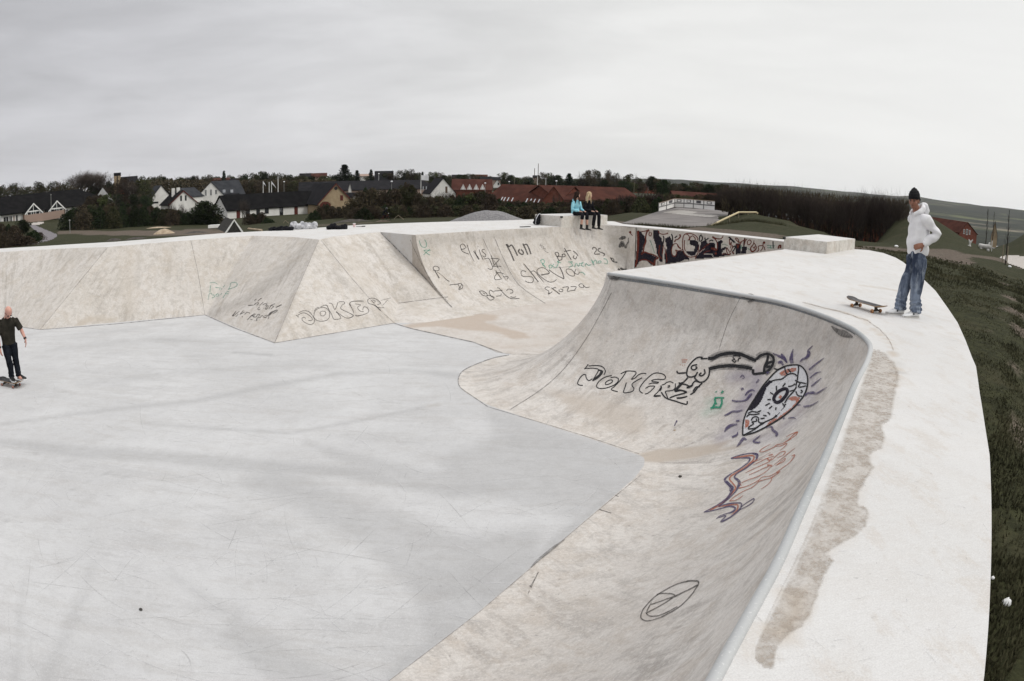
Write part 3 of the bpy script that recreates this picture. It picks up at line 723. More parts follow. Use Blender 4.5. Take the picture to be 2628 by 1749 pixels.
def graf(name, root, bv, items, label=None):
    """items: (material, width, [stroke, stroke...]) or (material, 'fill', [polygon...])"""
    mats = []; mb = MB()
    for k, (m, w, S) in enumerate(items):
        if m not in mats: mats.append(m)
        mb.mi = mats.index(m)
        for s_ in S:
            if w == 'fill': fill(mb, bv, s_, 2.2, .003+.0004*k)
            else: stroke(mb, bv, s_, w, .004+.0005*k)
    o = wpart(mb, name, mats, root)
    if label: o['label'] = label
    return o
f = tr(1460, 900, 6.533)
graf('lettering', nqp, nearonly, [(BLK, 2.5, [
 f((262,315),(300,270),(325,232)), f((262,305),(330,300),(420,300),(495,318),(485,365),(455,415),(395,515)), f((330,262),(430,255),(530,262),(590,300),(612,355),(590,410)),
 f((285,410),(250,405),(205,440),(165,500),(148,555),(175,582),(235,588)), f((285,405),(290,455),(320,500),(350,505),(395,475)),
 f((830,470),(825,520),(770,575),(680,615),(590,638),(500,635),(468,610),(480,555),(540,490),(620,445),(720,420)), f((700,460),(770,448),(825,470),(830,500)),
 f((720,495),(680,500),(625,530),(615,570),(655,572),(710,545),(735,515),(715,492)),
 f((870,395),(960,350),(1040,347),(1110,355),(1128,385),(1095,430),(1050,485),(1110,465),(1170,410),(1240,385),(1300,390)), f((965,350),(910,440),(830,540),(760,610),(712,658),(820,695)),
 f((965,540),(945,610),(918,705),(1000,705),(1070,685),(1092,640),(1060,590),(1075,550),(1150,500),(1230,460)),
 f((1275,733),(1330,715),(1390,665),(1440,605),(1370,600),(1330,610),(1285,640)), f((1340,565),(1400,548),(1480,552),(1500,535),(1400,520),(1400,500),(1480,485),(1590,490),(1622,450),(1590,405),(1500,380),(1420,390),(1330,455),(1240,550),(1185,640),(1195,690),(1240,720)),
 f((1560,580),(1600,570),(1640,540),(1700,525),(1755,550)), f((1785,555),(1785,620),(1750,665),(1680,680),(1620,690),(1640,750),(1665,820)), f((1660,600),(1690,590),(1680,620),(1655,615)),
 f((1555,600),(1500,690),(1425,770),(1540,765))]),
 (BLK, 3.6, [f((500,330),(540,345),(520,400),(460,455),(410,510)), f((530,335),(565,360),(520,430),(440,490)), f((1545,590),(1550,640),(1525,680)), f((1550,700),(1600,775),(1660,815),(1780,850),(1880,885),(1975,905),(1985,850)), f((1425,768),(1490,762),(1540,765)), f((1840,545),(1890,570),(1810,660),(1780,690),(1870,675),(1930,680),(1975,705),(1880,735),(1770,765),(1690,800)), f((1985,770),(1930,790),(1860,805),(1810,800),(1880,795),(1960,780))])], 'black outlined bubble lettering of a skate crew name')
g_ = tr(1720, 870, 5.6)
board = g_((1045,1395),(1050,1230),(1090,1080),(1150,970),(1240,830),(1330,690),(1430,570),(1540,460),(1650,400),(1770,380),(1860,385),(1930,440),(1975,540),(1975,680),(1930,810),(1840,930),(1740,1030),(1600,1140),(1400,1260),(1220,1350))
graf('creature', nqp, nearonly, [
 (WHT, 'fill', [board]),
 (HAZ, 17, [g_((560,300),(700,235),(880,215),(1040,235),(1140,280),(1230,310)), g_((560,450),(700,405),(900,400),(1100,415),(1180,440)), g_((1250,270),(1320,230),(1400,225),(1480,270),(1480,360),(1420,450),(1360,500))]),
 (BLK, 8.5, [g_((545,285),(620,280),(700,240),(800,215),(900,208),(1000,220),(1080,250),(1170,290),(1240,315)), g_((555,440),(620,420),(720,400),(850,390),(960,395),(1080,410),(1180,430))]),
 (BLK, 6.5, [g_((1240,300),(1290,250),(1360,222),(1430,225),(1485,275),(1480,360),(1430,440),(1360,490),(1290,500),(1200,505),(1195,440)), g_((1410,240),(1395,320),(1360,400),(1350,480)), g_((1470,330),(1410,350),(1380,400),(1440,400))]),
 (BLK, 3.8, [g_((470,270),(400,270),(330,320),(265,400),(240,480),(250,540),(310,552),(370,530)), g_((540,285),(440,290)), g_((565,450),(560,520),(530,580),(480,620),(420,625),(375,590),(355,560),(385,500),(395,480)),
   g_((390,375),(320,390),(305,430),(345,450),(385,420),(365,400)), g_((490,440),(500,500),(450,535),(420,520),(450,490)), g_((228,490),(140,498),(105,490),(100,462)), g_((255,560),(200,620),(150,650),(60,750)), g_((130,645),(220,660),(300,690),(330,640),(365,610),(420,628)), g_((60,750),(150,740),(235,775)),
   g_((460,640),(400,700),(345,770),(290,805)), g_((290,700),(240,705),(330,665)), g_((430,690),(370,700),(330,760))]),
 (BLK, 3.0, [g_((905,250),(960,240),(1010,255)), g_((900,270),(930,300),(890,310),(930,340),(950,310)), g_((975,330),(985,290),(1020,280))]),
 (NAV, 'fill', [g_((1100,1040),(1150,970),(1240,830),(1330,690),(1430,600),(1470,625),(1390,700),(1350,800),(1310,900),(1250,980),(1180,1030)), g_((1560,1080),(1620,1000),(1660,950),(1650,990),(1580,1060),(1530,1130),(1470,1160))]),
 (ORG, 'fill', [g_((1570,500),(1620,460),(1700,430),(1810,420),(1820,450),(1770,480),(1680,490),(1650,530),(1600,530)), g_((1690,880),(1750,830),(1870,840),(1850,910),(1760,1000),(1600,1130),(1500,1180),(1600,1100),(1750,990),(1820,900),(1760,890)), g_((1380,1260),(1420,1200),(1500,1150),(1550,1150),(1480,1210),(1400,1260)), g_((1085,1170),(1130,1165),(1145,1210),(1120,1270),(1080,1285))]),
 (BLK, 3.8, [[*board, board[0]]]), (BLK, 3.4, [g_((1845,385),(1850,440),(1840,520),(1830,600),(1810,680)), g_((1440,620),(1520,595),(1600,585),(1640,560),(1700,515),(1780,505),(1825,540)), g_((1870,630),(1960,650)), g_((1800,600),(1830,620),(1870,640),(1850,700),(1960,680)), g_((1700,690),(1760,680),(1800,650)), g_((1690,860),(1740,800),(1780,760),(1820,690)), g_((1720,760),(1790,740)), g_((1650,930),(1690,860)),
   g_((1810,760),(1840,820),(1900,830)), g_((1500,432),(1560,445),(1640,410)), g_((1650,400),(1660,470),(1690,520)), g_((1700,440),(1740,490)), g_((1060,1390),(1210,1310),(1330,1220),(1480,1150),(1530,1100)), g_((1880,740),(1905,760),(1880,785)),
   g_((1120,1080),(1180,1050),(1250,1060),(1310,1035)), g_((1100,1130),(1140,1095),(1220,1095),(1290,1080)),
   g_((1170,1180),(1190,1140),(1240,1125),(1275,1150),(1270,1190),(1300,1215),(1350,1215),(1290,1250),(1220,1290),(1130,1300),(1140,1270),(1200,1230),(1180,1200),(1240,1190),(1240,1150)), g_((1300,1155),(1360,1145)), g_((1340,1105),(1390,1115)), g_((1405,1060),(1440,1095)), g_((1525,990),(1520,1030)), g_((1470,970),(1425,1010)), g_((1435,930),(1370,965)), g_((1450,878),(1400,878)), g_((1485,805),(1440,775)), g_((1530,680),(1532,750)), g_((1660,640),(1620,695)), g_((1620,930),(1635,960),(1670,945))]),
 (NAV, 8.5, [g_((1500,900),(1495,850),(1540,780),(1610,735),(1670,725),(1690,765),(1660,830),(1600,895),(1540,920),(1500,900))]), (ORG, 7, [g_((1600,820),(1575,860))]),
 (PUR, 6, [g_((1760,360,8),(1745,300,10),(1755,220,6),(1775,150,2)), g_((1870,340,2),(1900,305,5),(1970,270,7),(2000,210,9),(1990,170,5),(2055,105,2)), g_((2000,450,4),(2040,420,5),(2110,360,4),(2220,280,2)), g_((2010,570,2),(2100,500,4),(2180,480,1)), g_((2030,690,3),(2090,640,4),(2180,570,2)), g_((1940,830,3),(1980,790,5),(2060,780,7),(2110,790,5),(2260,700,2)), g_((1830,960,3),(1880,955,2)), g_((1920,975,3),(1960,980,5),(2040,960,4),(2140,900,1)),
   g_((1480,210,2),(1560,250,6),(1640,290,8),(1680,350,3)), g_((1600,220,5),(1650,280,6),(1685,350,3)), g_((1550,350,6),(1600,340,8),(1630,390,4)), g_((1390,500,6),(1430,480,5)), g_((1010,560,2),(1040,530,4),(1070,560,2),(1040,580,2)), g_((1240,640,3),(1280,590,5)), g_((1020,730,7),(1060,720,5)), g_((1080,820,3),(1120,770,5),(1180,740,4),(1220,760,2)), g_((890,890,4),(950,905,5),(1040,900,4),(1100,880,5),(1150,820,7),(1180,790,3)), g_((780,1110,3),(840,1085,5),(900,1050,5),(960,1055,6),(1040,1030,3)), g_((950,1190,5),(1000,1180,4)), g_((780,1350,2),(820,1290,8),(880,1250,7),(970,1235,3)), g_((890,1420,5),(960,1390,5),(975,1345,2)),
   g_((960,1560,3),(1010,1500,7),(1060,1440,7),(1100,1460,3)), g_((1300,1395,2),(1270,1420,3),(1200,1480,5),(1260,1500,5),(1300,1490,3)), g_((1380,1290,2),(1460,1270,4),(1480,1320,7),(1540,1370,7),(1520,1410,4)), g_((1625,1160,3),(1650,1140,4)), g_((1700,1150,2),(1770,1140,3),(1820,1165,1)), g_((100,1180,4),(60,1260,2))]),
 (GRN, 5, [g_((640,860,6),(690,850,4),(780,855,4)), g_((640,860),(650,920),(610,1000)), g_((740,865),(745,930),(720,990)), g_((580,1005),(650,990),(730,995)), g_((655,940),(675,930)), g_((735,790,5),(765,755,6)), g_((645,775,2),(675,760,3))]),
 (ORG, 1.6, [g_((165,300),(255,305)), g_((170,320),(245,325)), g_((170,340),(230,345)), g_((145,370),(150,385)), g_((180,380),(185,400)), g_((210,375),(212,392))])], 'sprayed creature with a long arm holding a flaming surfboard')
h_ = tr(1780, 1080, 5.6)
graf('flame_squiggle', nqp, nearonly, [
 (ORG, 4.2, [h_((560,540,2),(700,520),(830,505),(870,525),(850,580),(760,660),(640,740),(540,800),(520,850),(560,900),(600,950),(600,990),(540,1060),(440,1170),(300,1260),(230,1290)), h_((360,1250,1),(480,1220),(600,1210),(640,1225),(620,1300),(540,1360,1))]),
 (PUR, 3.2, [h_((535,545,2),(620,515),(740,485),(860,472),(925,490),(905,560),(830,630),(720,710),(620,770),(590,820,5),(640,860,7),(660,900,8),(640,960,6),(600,1030,3),(500,1130),(400,1210),(360,1240)), h_((540,552,2),(700,540),(810,545,5),(780,610,4),(660,700,3),(540,770,3),(450,850,6),(520,930,8),(560,970,8),(540,1040,7),(480,1120,4),(340,1220),(150,1320,2)), h_((150,1320,2),(240,1305,3),(400,1265,3),(520,1235,4),(600,1260,5),(570,1310,5),(480,1340,3),(390,1370,2),(330,1415,2)), h_((370,1235,2),(480,1205,4),(600,1190,4),(690,1195,4),(670,1270,4),(600,1340,4),(500,1410,4),(390,1460,4),(470,1370,3),(360,1400,2)), h_((680,1250,3),(760,1190,2),(870,1125,3),(850,1180,3),(760,1240,2),(650,1290,2)), h_((850,480,5),(915,490,6),(900,545,5)), h_((470,880,7),(540,960,9),(530,1020,8))]),
 (ORG, 1.9, [h_((1110,340,1),(1000,400),(950,450),(1010,450),(1090,420),(1160,385),(1200,350),(1280,335),(1380,275,3),(1410,270)), h_((1180,375),(1260,365),(1340,330,3),(1320,370),(1245,435,1)), h_((1360,290),(1430,215),(1495,165,3),(1480,205),(1420,250),(1330,300,1)), h_((1330,240,1),(1420,190),(1490,165)), h_((840,600),(990,555,1)), h_((860,640,1),(960,595),(1060,545),(1160,515)), h_((1060,545,3),(1090,575,5),(1130,550,2)), h_((1080,505,3),(1140,490,4)), h_((1120,580,1),(1190,510),(1260,455),(1320,450,3),(1290,500),(1200,540,1)), h_((750,755,1.6),(850,705),(960,655),(1100,590)), h_((800,785),(900,740),(1010,690),(1080,665)), h_((1060,645,5),(1130,650,4)), h_((1160,640,1),(1320,510),(1465,395,1)), h_((1180,655,1),(1240,610),(1320,545),(1300,590),(1200,640)), h_((690,900),(800,850),(920,810),(1040,740),(1100,680),(1150,650,1)), h_((650,975,3),(760,950),(860,905),(940,860),(990,815),(1100,800),(1180,760),(1250,735,3)), h_((930,880,3),(1000,860),(1090,835),(1130,820,3),(1190,780),(1230,750,3)), h_((1130,820),(1110,880),(1050,940),(970,990,1)), h_((520,1160,2.6),(600,1150),(680,1110),(715,1075,1)), h_((520,1160),(600,1090),(720,1020),(850,960),(940,880)), h_((1190,750),(1300,670),(1390,600),(1460,500,3),(1410,515,2)), h_((660,900,2),(690,940,2)), h_((840,600,1.4),(980,530,1),(1110,460,.8))])], 'violet and orange zigzag flame with thin orange pen lines')
e_ = tr(1620, 1450, 9.225)
graf('oval_sign', nqp, nearonly, [(BLKt, 2.6, [e_((1600,480,3),(1590,400,5),(1500,390,4),(1400,385,4),(1250,415,3.2),(1050,480),(850,580),(700,670),(580,750),(480,840),(380,950),(290,1060,2.8),(240,1180,3),(235,1260,3.4),(300,1320,3.4),(400,1335,2.8),(560,1300,1.8),(740,1235),(900,1150),(1030,1080),(1200,960),(1350,810),(1460,680),(1540,560),(1595,480,3)), e_((610,715,3),(700,685,3),(850,685),(980,700,3),(1050,740,4)), e_((470,950,2.6),(650,890),(850,815),(1050,750,4),(1250,650,3),(1420,570,3),(1580,480,4)), e_((485,905,1.5),(440,980),(400,1050),(370,1120)), e_((350,1155,4),(500,1080),(700,970),(880,860),(990,785,3)), e_((360,1150,3),(400,1200,3),(480,1225,3),(640,1215),(800,1155),(950,1080),(1100,995,2))])], 'thin black oval with a slanted sign drawn inside')
graf('small_mark', nqp, nearonly, [(BLKt, 1.8, [[(1180,997),(1202,1000)]])]) if False else None
n_ = tr(950, 1150, 2.617)
graf('chip', nqp, nearonly, [(BLKt, 2.0, [n_((1540,415),(1620,440)), n_((1645,320),(1668,328))]), (M_dark, 4, [n_((1075,935,9),(1090,915,4),(1130,835,2)), n_((1070,960,2),(1060,985,1))])])
# far quarter pipe scribbles
A = tr(1050, 590, 7.84); B = tr(1300, 590, 7.84)
graf('lettering', fqp, park, [
 (TEAL, 2.4, [A((205,220),(230,310),(280,355),(340,345),(345,270),(310,200)), A((290,510),(350,450),(420,395)), A((300,420),(350,470),(420,515)), A((290,420),(360,410),(430,420)), B((680,615),(720,680),(790,770)), B((680,620),(740,600),(760,660),(720,700),(770,740)), B((850,720),(870,780),(920,740),(880,710),(850,730)), B((960,690),(930,730),(1000,760),(1050,640),(1020,650),(1100,670)), B((1240,650),(1330,650),(1290,660),(1330,720),(1250,760)), B((1370,760),(1400,680),(1450,740),(1470,670)), B((1480,690),(1540,660),(1500,720),(1560,750)), B((1580,740),(1600,680),(1640,720),(1700,710)), B((1720,620),(1760,720),(1700,600)), B((1740,670),(1790,610),(1820,690)), B((1840,640),(1890,630),(1900,660),(1850,670),(1840,640)), B((1950,590),(1990,590),(2030,640),(2020,690),(1960,670)), B((1480,860),(1540,870),(1580,910))]),
 (BLKt, 1.9, [A((1130,375),(1060,395),(1030,345),(1040,305),(1085,290),(1120,320),(1145,370)), A((1040,390),(1090,450),(1205,493)), A((1165,305),(1220,470),(1310,645,.8)), A((1380,340,3),(1385,350,3)), A((1405,400),(1440,500),(1490,610)), A((1520,400),(1475,400),(1470,440),(1530,490),(1540,530),(1510,550),(1475,520)),
   A((1510,590),(1600,580),(1650,680),(1680,760),(1650,800),(1580,780)), A((1650,520),(1680,620),(1710,720)), A((1640,580),(1740,580),(1810,600),(1750,670),(1690,740)), A((1690,745),(1780,735),(1850,742)), A((1760,680),(1775,770)), A((1740,820),(1790,900),(1850,980)), A((1740,870),(1830,865),(1900,890)), A((1770,880),(1720,950),(1740,1010),(1870,990)), A((1890,950),(1990,950),(1970,1000)),
   A((490,830),(485,760),(530,735),(590,760),(600,810),(540,830),(500,805)), A((510,820),(560,900),(605,978),3) if False else A((510,820,2.6),(560,900,2.6),(605,978,3)), A((560,850,1),(660,920,1),(740,1000),(810,1045,2)),
   A((815,1115,2.4),(880,1105),(950,1100,2.4),(1040,1085),(1075,1130),(1070,1175),(1000,1210),(1010,1150),(980,1100)), A((1055,1100),(1020,1190)),
   A((1410,1245),(1480,1235),(1560,1290),(1560,1335),(1480,1320),(1410,1245)), A((1480,1270),(1530,1300)), A((1560,1335),(1620,1325),(1710,1365),(1680,1410),(1620,1415),(1560,1350)), A((1700,1260),(1640,1220),(1610,1260),(1650,1340),(1710,1370)), A((1770,1170),(1810,1180),(1880,1260),(1960,1340)), A((1700,1240),(1880,1220)), A((1960,1230),(2000,1195),(2080,1220),(2080,1270),(2030,1280)), A((1750,1340),(1840,1330),(1850,1290)), A((2040,1350),(2100,1365),(2150,1350)), A((1960,1340),(2060,1390),(2220,1385)),
   B((340,685),(440,800,2.6),(520,900,2.6),(640,1055,3)), B((390,845),(320,825),(290,860),(310,930),(400,945),(500,950),(540,1000),(520,1060),(440,1065),(370,1030)), B((490,860),(530,830),(590,860),(640,930),(700,1000),(750,1065,1)), B((690,915,3),(770,900,3),(860,875,3),(800,800),(720,765),(640,785),(610,840),(660,920),(760,1000),(860,1055),(950,1045),(1005,1000)), B((850,805,2.6),(920,860),(1030,930),(1155,990,3)), B((1065,745,3),(1120,860,2.6),(1158,985,3)), B((1255,790),(1210,800),(1200,850),(1270,920),(1350,935),(1370,890),(1320,820),(1250,790)), B((1400,790),(1370,870),(1440,900),(1465,850)),
   B((870,1160),(800,1155),(775,1190),(850,1240),(840,1300),(920,1250)), B((850,1290,2.4),(870,1270,2)), B((900,1170),(960,1215,2.4),(1070,1300,2.6)), B((920,1190),(970,1165),(1000,1180)), B((1060,1200),(1060,1240),(1120,1250),(1130,1210),(1080,1195)), B((1125,1170,2.4),(1180,1155),(1245,1160,2.6),(1220,1240,2),(1300,1230),(1385,1215,2.6)), B((1290,1150,2.4),(1400,1150),(1370,1215)), B((1540,1100),(1490,1090),(1455,1120),(1490,1160),(1550,1165),(1545,1110)), B((1540,1120),(1600,1165),(1670,1155)),
   B((690,280),(670,330),(720,310),(700,360),(750,340),(730,390),(780,380),(770,430),(840,465),.8) if False else B((690,280,1),(670,330,1),(720,310,1),(700,360,1),(750,340,1),(730,390,1),(780,380,1),(770,430,1),(840,465,1))]),
 (BLKt, 3.6, [A((1950,290),(2030,440),(2110,630)), A((1960,300,6),(2010,340,4),(2060,310),(2120,400),(2180,525)), A((1295,430,2),(1350,510,3),(1405,600,4)), A((1320,410,1.5),(1370,560,2)), B((270,400,4),(240,420),(260,470),(320,500),(335,450),(290,400)), B((325,280),(380,390),(425,505)), B((340,320,3),(400,295),(450,380),(490,495))]),
 (BLKt, 2.4, [B((970,470),(1010,540),(1060,635)), B((975,460),(1030,460),(1050,520),(1010,545),(1100,540),(1110,600),(1050,620)), B((1110,510),(1160,490),(1180,530),(1130,550),(1120,500)), B((1160,370),(1230,490),(1300,605)), B((1160,440),(1290,415)), B((1340,430),(1400,480),(1440,535)), B((1360,520),(1340,560),(1390,590),(1410,540)), B((1730,400,3),(1740,360),(1790,370),(1810,410),(1765,490,2.4),(1880,490,3)), B((1890,375,3),(1840,395,3),(1860,440),(1970,490,3),(1945,535,2)), B((2090,560,3),(2140,640,3),(2225,660,2)), B((2090,590),(2130,575),(2160,620),(2130,640)), B((2240,790,4),(2270,815,3)), B((2300,770,4),(2345,800,4))])], 'thin black and green handwritten names')
# left bank scribbles
I = tr(520, 700, 10.454); J = tr(740, 740, 7.853)
graf('lettering', lb, park, [
 (TEAL, 1.8, [I((190,285),(280,265),(350,285),(400,320)), I((215,345),(205,440),(195,540)), I((340,405),(450,410)), I((470,390),(460,470)), I((600,330),(560,400)), I((520,420),(510,460)), I((690,460),(740,370),(760,290),(850,265),(920,290),(920,360),(820,410),(700,450)), I((175,580),(165,640),(155,730)), I((170,575),(240,560),(250,600),(310,610),(320,650),(240,690)), I((400,570),(350,610),(380,640),(440,620),(430,580),(390,575)), I((480,600),(520,560)), I((545,690),(600,600),(640,530),(710,510)), I((610,570),(710,575))]),
 (BLKt, 1.6, [I((1410,775),(1405,740),(1450,715)), I((1480,775),(1540,720),(1585,690,2.4)), I((1225,885,2.4),(1370,875)), I((1390,870,3),(1440,820),(1510,820),(1450,890)), I((1530,890),(1630,800)), I((1610,880,2),(1670,840),(1730,850),(1690,900)), I((1540,920),(1490,960),(1490,1000),(1550,980)), I((1640,960,2),(1655,965,2)), I((1690,990,2.6),(1720,910),(1760,890),(1750,950),(1700,1000)), I((1780,980),(1850,880),(1950,840)), I((1800,900),(1870,890),(1910,925)), I((1830,985),(1900,930)), I((1970,940,2.2),(2120,865,2.6)),
   I((800,1170,3),(900,1040)), I((820,1175),(990,1040)), I((890,1190),(960,1120)), I((1010,1120),(1100,1020)), I((1000,1130),(1130,1060)), I((1060,1190,3),(1080,1190,2)), I((1130,1130),(1180,1080),(1250,1075),(1265,1110)), I((1200,1280),(1290,1180),(1330,1160),(1400,1200)), I((1290,1180,2.4),(1400,1100)), I((1340,1180),(1440,1110)), I((1360,1200),(1440,1190),(1480,1130),(1530,1130),(1500,1190)), I((1450,1300,3),(1470,1220),(1560,1210)), I((1560,1190),(1610,1150),(1640,1200),(1700,1215,2.6)), I((1660,1170),(1740,1140)), I((1700,1215),(1760,1150),(1780,1200),(1760,1250)), I((1780,1150,5),(1830,1090,5),(1900,1050,3),(1990,1010,2),(2000,1040),(1880,1110)), I((1290,1270),(1340,1260)), I((1400,1290),(1420,1290))]),
 (BLKt, 1.5, [J((155,545),(215,590)), J((190,550),(250,515),(310,500),(370,520),(430,560),(480,610),(465,655),(400,650)), J((210,500),(280,465),(360,460),(430,490),(490,560),(525,630),(515,700),(450,735),(370,715),(290,660),(275,610),(310,590),(350,610)), J((515,560),(530,480),(590,420),(670,395),(750,400),(810,450),(835,520),(820,600),(760,655),(660,670),(570,650),(520,600),(510,560)), J((520,470),(560,410),(620,385)), J((640,520),(650,480),(690,465),(745,480),(750,520),(710,560),(660,555),(640,520)), J((650,385),(720,350),(775,345)), J((775,345,2.2),(820,440),(870,530),(900,600),(930,632),(1060,605),(960,475,2)), J((820,305),(880,320),(930,430),(960,400),(1000,285)), J((1010,280),(1110,275),(1135,310),(1080,350),(1060,420),(1200,490),(1310,560,2.4),(1170,605),(960,475)),
   J((1250,350,2.4),(1235,320,2.4),(1270,275),(1400,262,2.4),(1520,265)), J((1240,330,2.6),(1280,410),(1320,500)), J((1350,320),(1460,340),(1400,380),(1410,430),(1460,470),(1520,470)), J((1350,545,2),(1400,562,2.2),(1560,520),(1620,470),(1590,400),(1520,380),(1500,440)), J((1860,455,3),(1740,350,2),(1620,310),(1600,240),(1660,205),(1760,220),(1850,290),(1840,320),(1790,330)), J((1660,240),(1720,290),(1750,260),(1690,240)), J((1760,370),(1860,400),(1930,390)), J((1860,250,1),(2060,200,1)), J((1900,350,1),(2000,240,1))])], 'faint green and black handwritten tags')
# graffiti wall piece
C = tr(1600, 570, 9.424); Dd = tr(1820, 570, 9.424); K = tr(1580, 570, 11.2)
graf('graffiti', gw, gwb, [
 (NAV, 'fill', [K((640,250),(720,280),(820,400),(850,500),(850,620),(800,700),(760,840),(770,920),(860,870),(1000,930),(1160,1010),(1200,1050),(1130,1120),(1100,1250),(1020,1230),(920,1130),(780,1100),(680,1140),(620,1250),(570,1320),(560,1200),(610,700)), C((720,210),(850,200),(870,330),(930,400),(950,600),(940,960),(880,970),(860,870),(800,760),(790,600),(730,400)), C((1000,400),(1120,350),(1180,470),(1200,560),(1170,650),(1170,760),(1230,830),(1290,800),(1270,720),(1380,700),(1450,700),(1500,790),(1600,880),(1600,930),(1500,900),(1400,960),(1200,1000),(1010,1010),(990,800),(1050,640)), C((1600,450),(1720,440),(1800,470),(1830,560),(1800,700),(1730,800),(1650,830),(1560,780),(1500,700),(1700,700),(1740,600),(1600,540)), C((1880,480),(1990,440),(2040,520),(2100,520),(2060,600),(1900,680),(1830,740),(1850,620)), C((1830,760),(2060,580),(2140,540),(2220,560),(2200,680),(2160,760),(1960,760),(1950,790),(2120,790),(2180,860),(1760,900),(1740,860)), C((2280,480),(2356,440),(2356,840),(2240,850),(2190,800),(2280,700)),
   Dd((0,500),(130,500),(150,620),(60,650),(180,680),(210,480),(300,440),(350,480),(290,520),(300,640),(400,590),(430,640),(330,700),(300,790),(400,760),(560,790),(400,820),(100,850),(80,760),(0,780)), Dd((640,530),(760,520),(760,770),(640,785)), Dd((800,600),(920,600),(890,760),(770,770)), Dd((455,360),(520,370),(600,460),(640,500),(620,520),(500,430))]),
 (BLK, 3.2, [C((1830,480),(1850,340),(1900,350),(1910,420),(1860,480)), C((1970,380),(1990,440),(2060,390)), C((1160,290),(1190,380),(1180,500)), C((1240,390),(1300,340)), C((960,340),(980,420),(940,600)), C((740,240),(740,330),(830,340)), Dd((860,390),(840,560),(860,700)), Dd((0,470),(60,440),(100,470)), Dd((560,620),(640,580),(600,680),(560,720))]),
 (RED, 2.4, [K((640,260,6),(650,500,6),(640,800,5),(610,1100,5),(570,1300,4)), K((740,280),(850,265),(930,235)), K((960,230,6),(900,290,4),(860,460,4),(870,560,4),(820,700,4),(790,850,4),(740,930,5),(830,870,4),(960,910,3),(1100,950,3),(1220,1040,4),(1140,1090,4),(1110,1240,6),(1060,1190,4),(940,1120,3),(800,1080,3),(680,1130,3)), K((980,280),(960,370),(1000,410),(1030,350),(1010,290)), C((850,210,4),(870,270),(950,300),(1040,290),(1080,270,4)), C((1360,300,4),(1375,360,4),(1320,420,3),(1260,440,3),(1240,490,4)), C((1180,600),(1220,540),(1290,530),(1330,600,4),(1390,650,4)), C((1180,600),(1160,720),(1200,820),(1260,820),(1290,740),(1260,680),(1330,700),(1440,670)), C((1430,660),(1430,500),(1450,350),(1500,295),(1570,320),(1600,400),(1560,450)), C((1500,290),(1620,280),(1740,330),(1800,400),(1780,450)), C((1600,450),(1620,370),(1680,340),(1730,390),(1740,440)), C((1480,440),(1470,600),(1500,700)), C((1430,650),(1480,770),(1600,850),(1740,830),(1800,760),(1820,600)), C((1830,740),(1950,620),(2080,520)), C((2150,360,4),(2200,400),(2350,410)), C((2200,400),(2250,470),(2280,560),(2270,680)), C((2120,640,4),(2230,650,4),(2250,700)), C((940,780,3),(970,560,2)), C((1000,620),(1050,900),(1040,980)), C((880,560,3),(860,780,3),(930,900,3)), C((1930,780,2),(2000,720),(2100,700)),C((2230,740,5),(2240,790,5)),C((1740,900),(1760,800)),
   Dd((80,350),(170,400),(260,415),(320,380),(340,330)), Dd((150,420),(190,500),(200,660),(160,700)), Dd((490,410),(500,560),(540,480),(520,640)), Dd((640,380),(650,430),(720,500),(700,420),(650,385)), Dd((720,500),(780,480),(860,430),(870,400)), Dd((640,540),(720,560),(780,490)), Dd((850,560),(880,450),(920,420)), Dd((940,450),(990,440),(1020,490),(980,545),(930,540),(930,460)), Dd((1085,440,1),(1070,540,3),(1010,620,3),(1010,690,4),(1060,720,4),(1140,640,3),(1120,560),(1085,510)), Dd((1060,600),(1090,640),(1110,580)), Dd((1150,720),(1200,680),(1190,590),(1300,580),(1290,640),(1240,710)), Dd((1300,590),(1310,500,3),(1340,490,4),(1330,530,4)), Dd((1330,600),(1355,690)), Dd((1670,650,4),(1690,580,4),(1730,570,4),(1720,640,4)), Dd((430,620),(500,720),(560,640),(560,560)), Dd((430,620),(420,700),(450,770)), Dd((320,790),(360,760),(400,770)), Dd((700,560,5),(690,640,4)), Dd((600,780,4),(560,720,4)), Dd((60,650,4),(130,680),(190,690)), Dd((490,740),(520,780),(440,790)),
   K((385,310,4),(430,290,5),(430,330,3),(490,400,1.5))]),
 (TEAL, 2.2, [Dd((1400,570),(1600,580)), Dd((1400,620),(1580,640)), Dd((1480,570),(1500,650)), Dd((320,560),(360,540),(450,570)), Dd((930,630),(980,680)), K((980,520),(1050,680),(1120,900)), Dd((790,560,3),(770,650,3))]), (BLK, 3, [Dd((1545,470),(1550,640))]),
 (M_dark, 5, [K((100,500,4),(180,470,8),(250,450,8),(300,450,4)), K((180,400,3),(190,520,4)), K((110,740,4),(180,600,10),(250,680,6),(290,740,6),(320,650,4),(370,570,4),(360,500,3),(385,455,2)), K((110,730,6),(170,640,10),(220,720,8))]),
 (BLK, 2.6, [K((65,1350),(120,1385)), K((130,1325),(180,1370),(320,1355)), K((0,1150),(45,1175))]),
 (BLK, 1.6, [K((590,160),(575,700),(545,1330)), C((1880,290),(1885,330)), K((1215,1130),(1215,1250))])], 'dense dark red and black sprayed lettering')
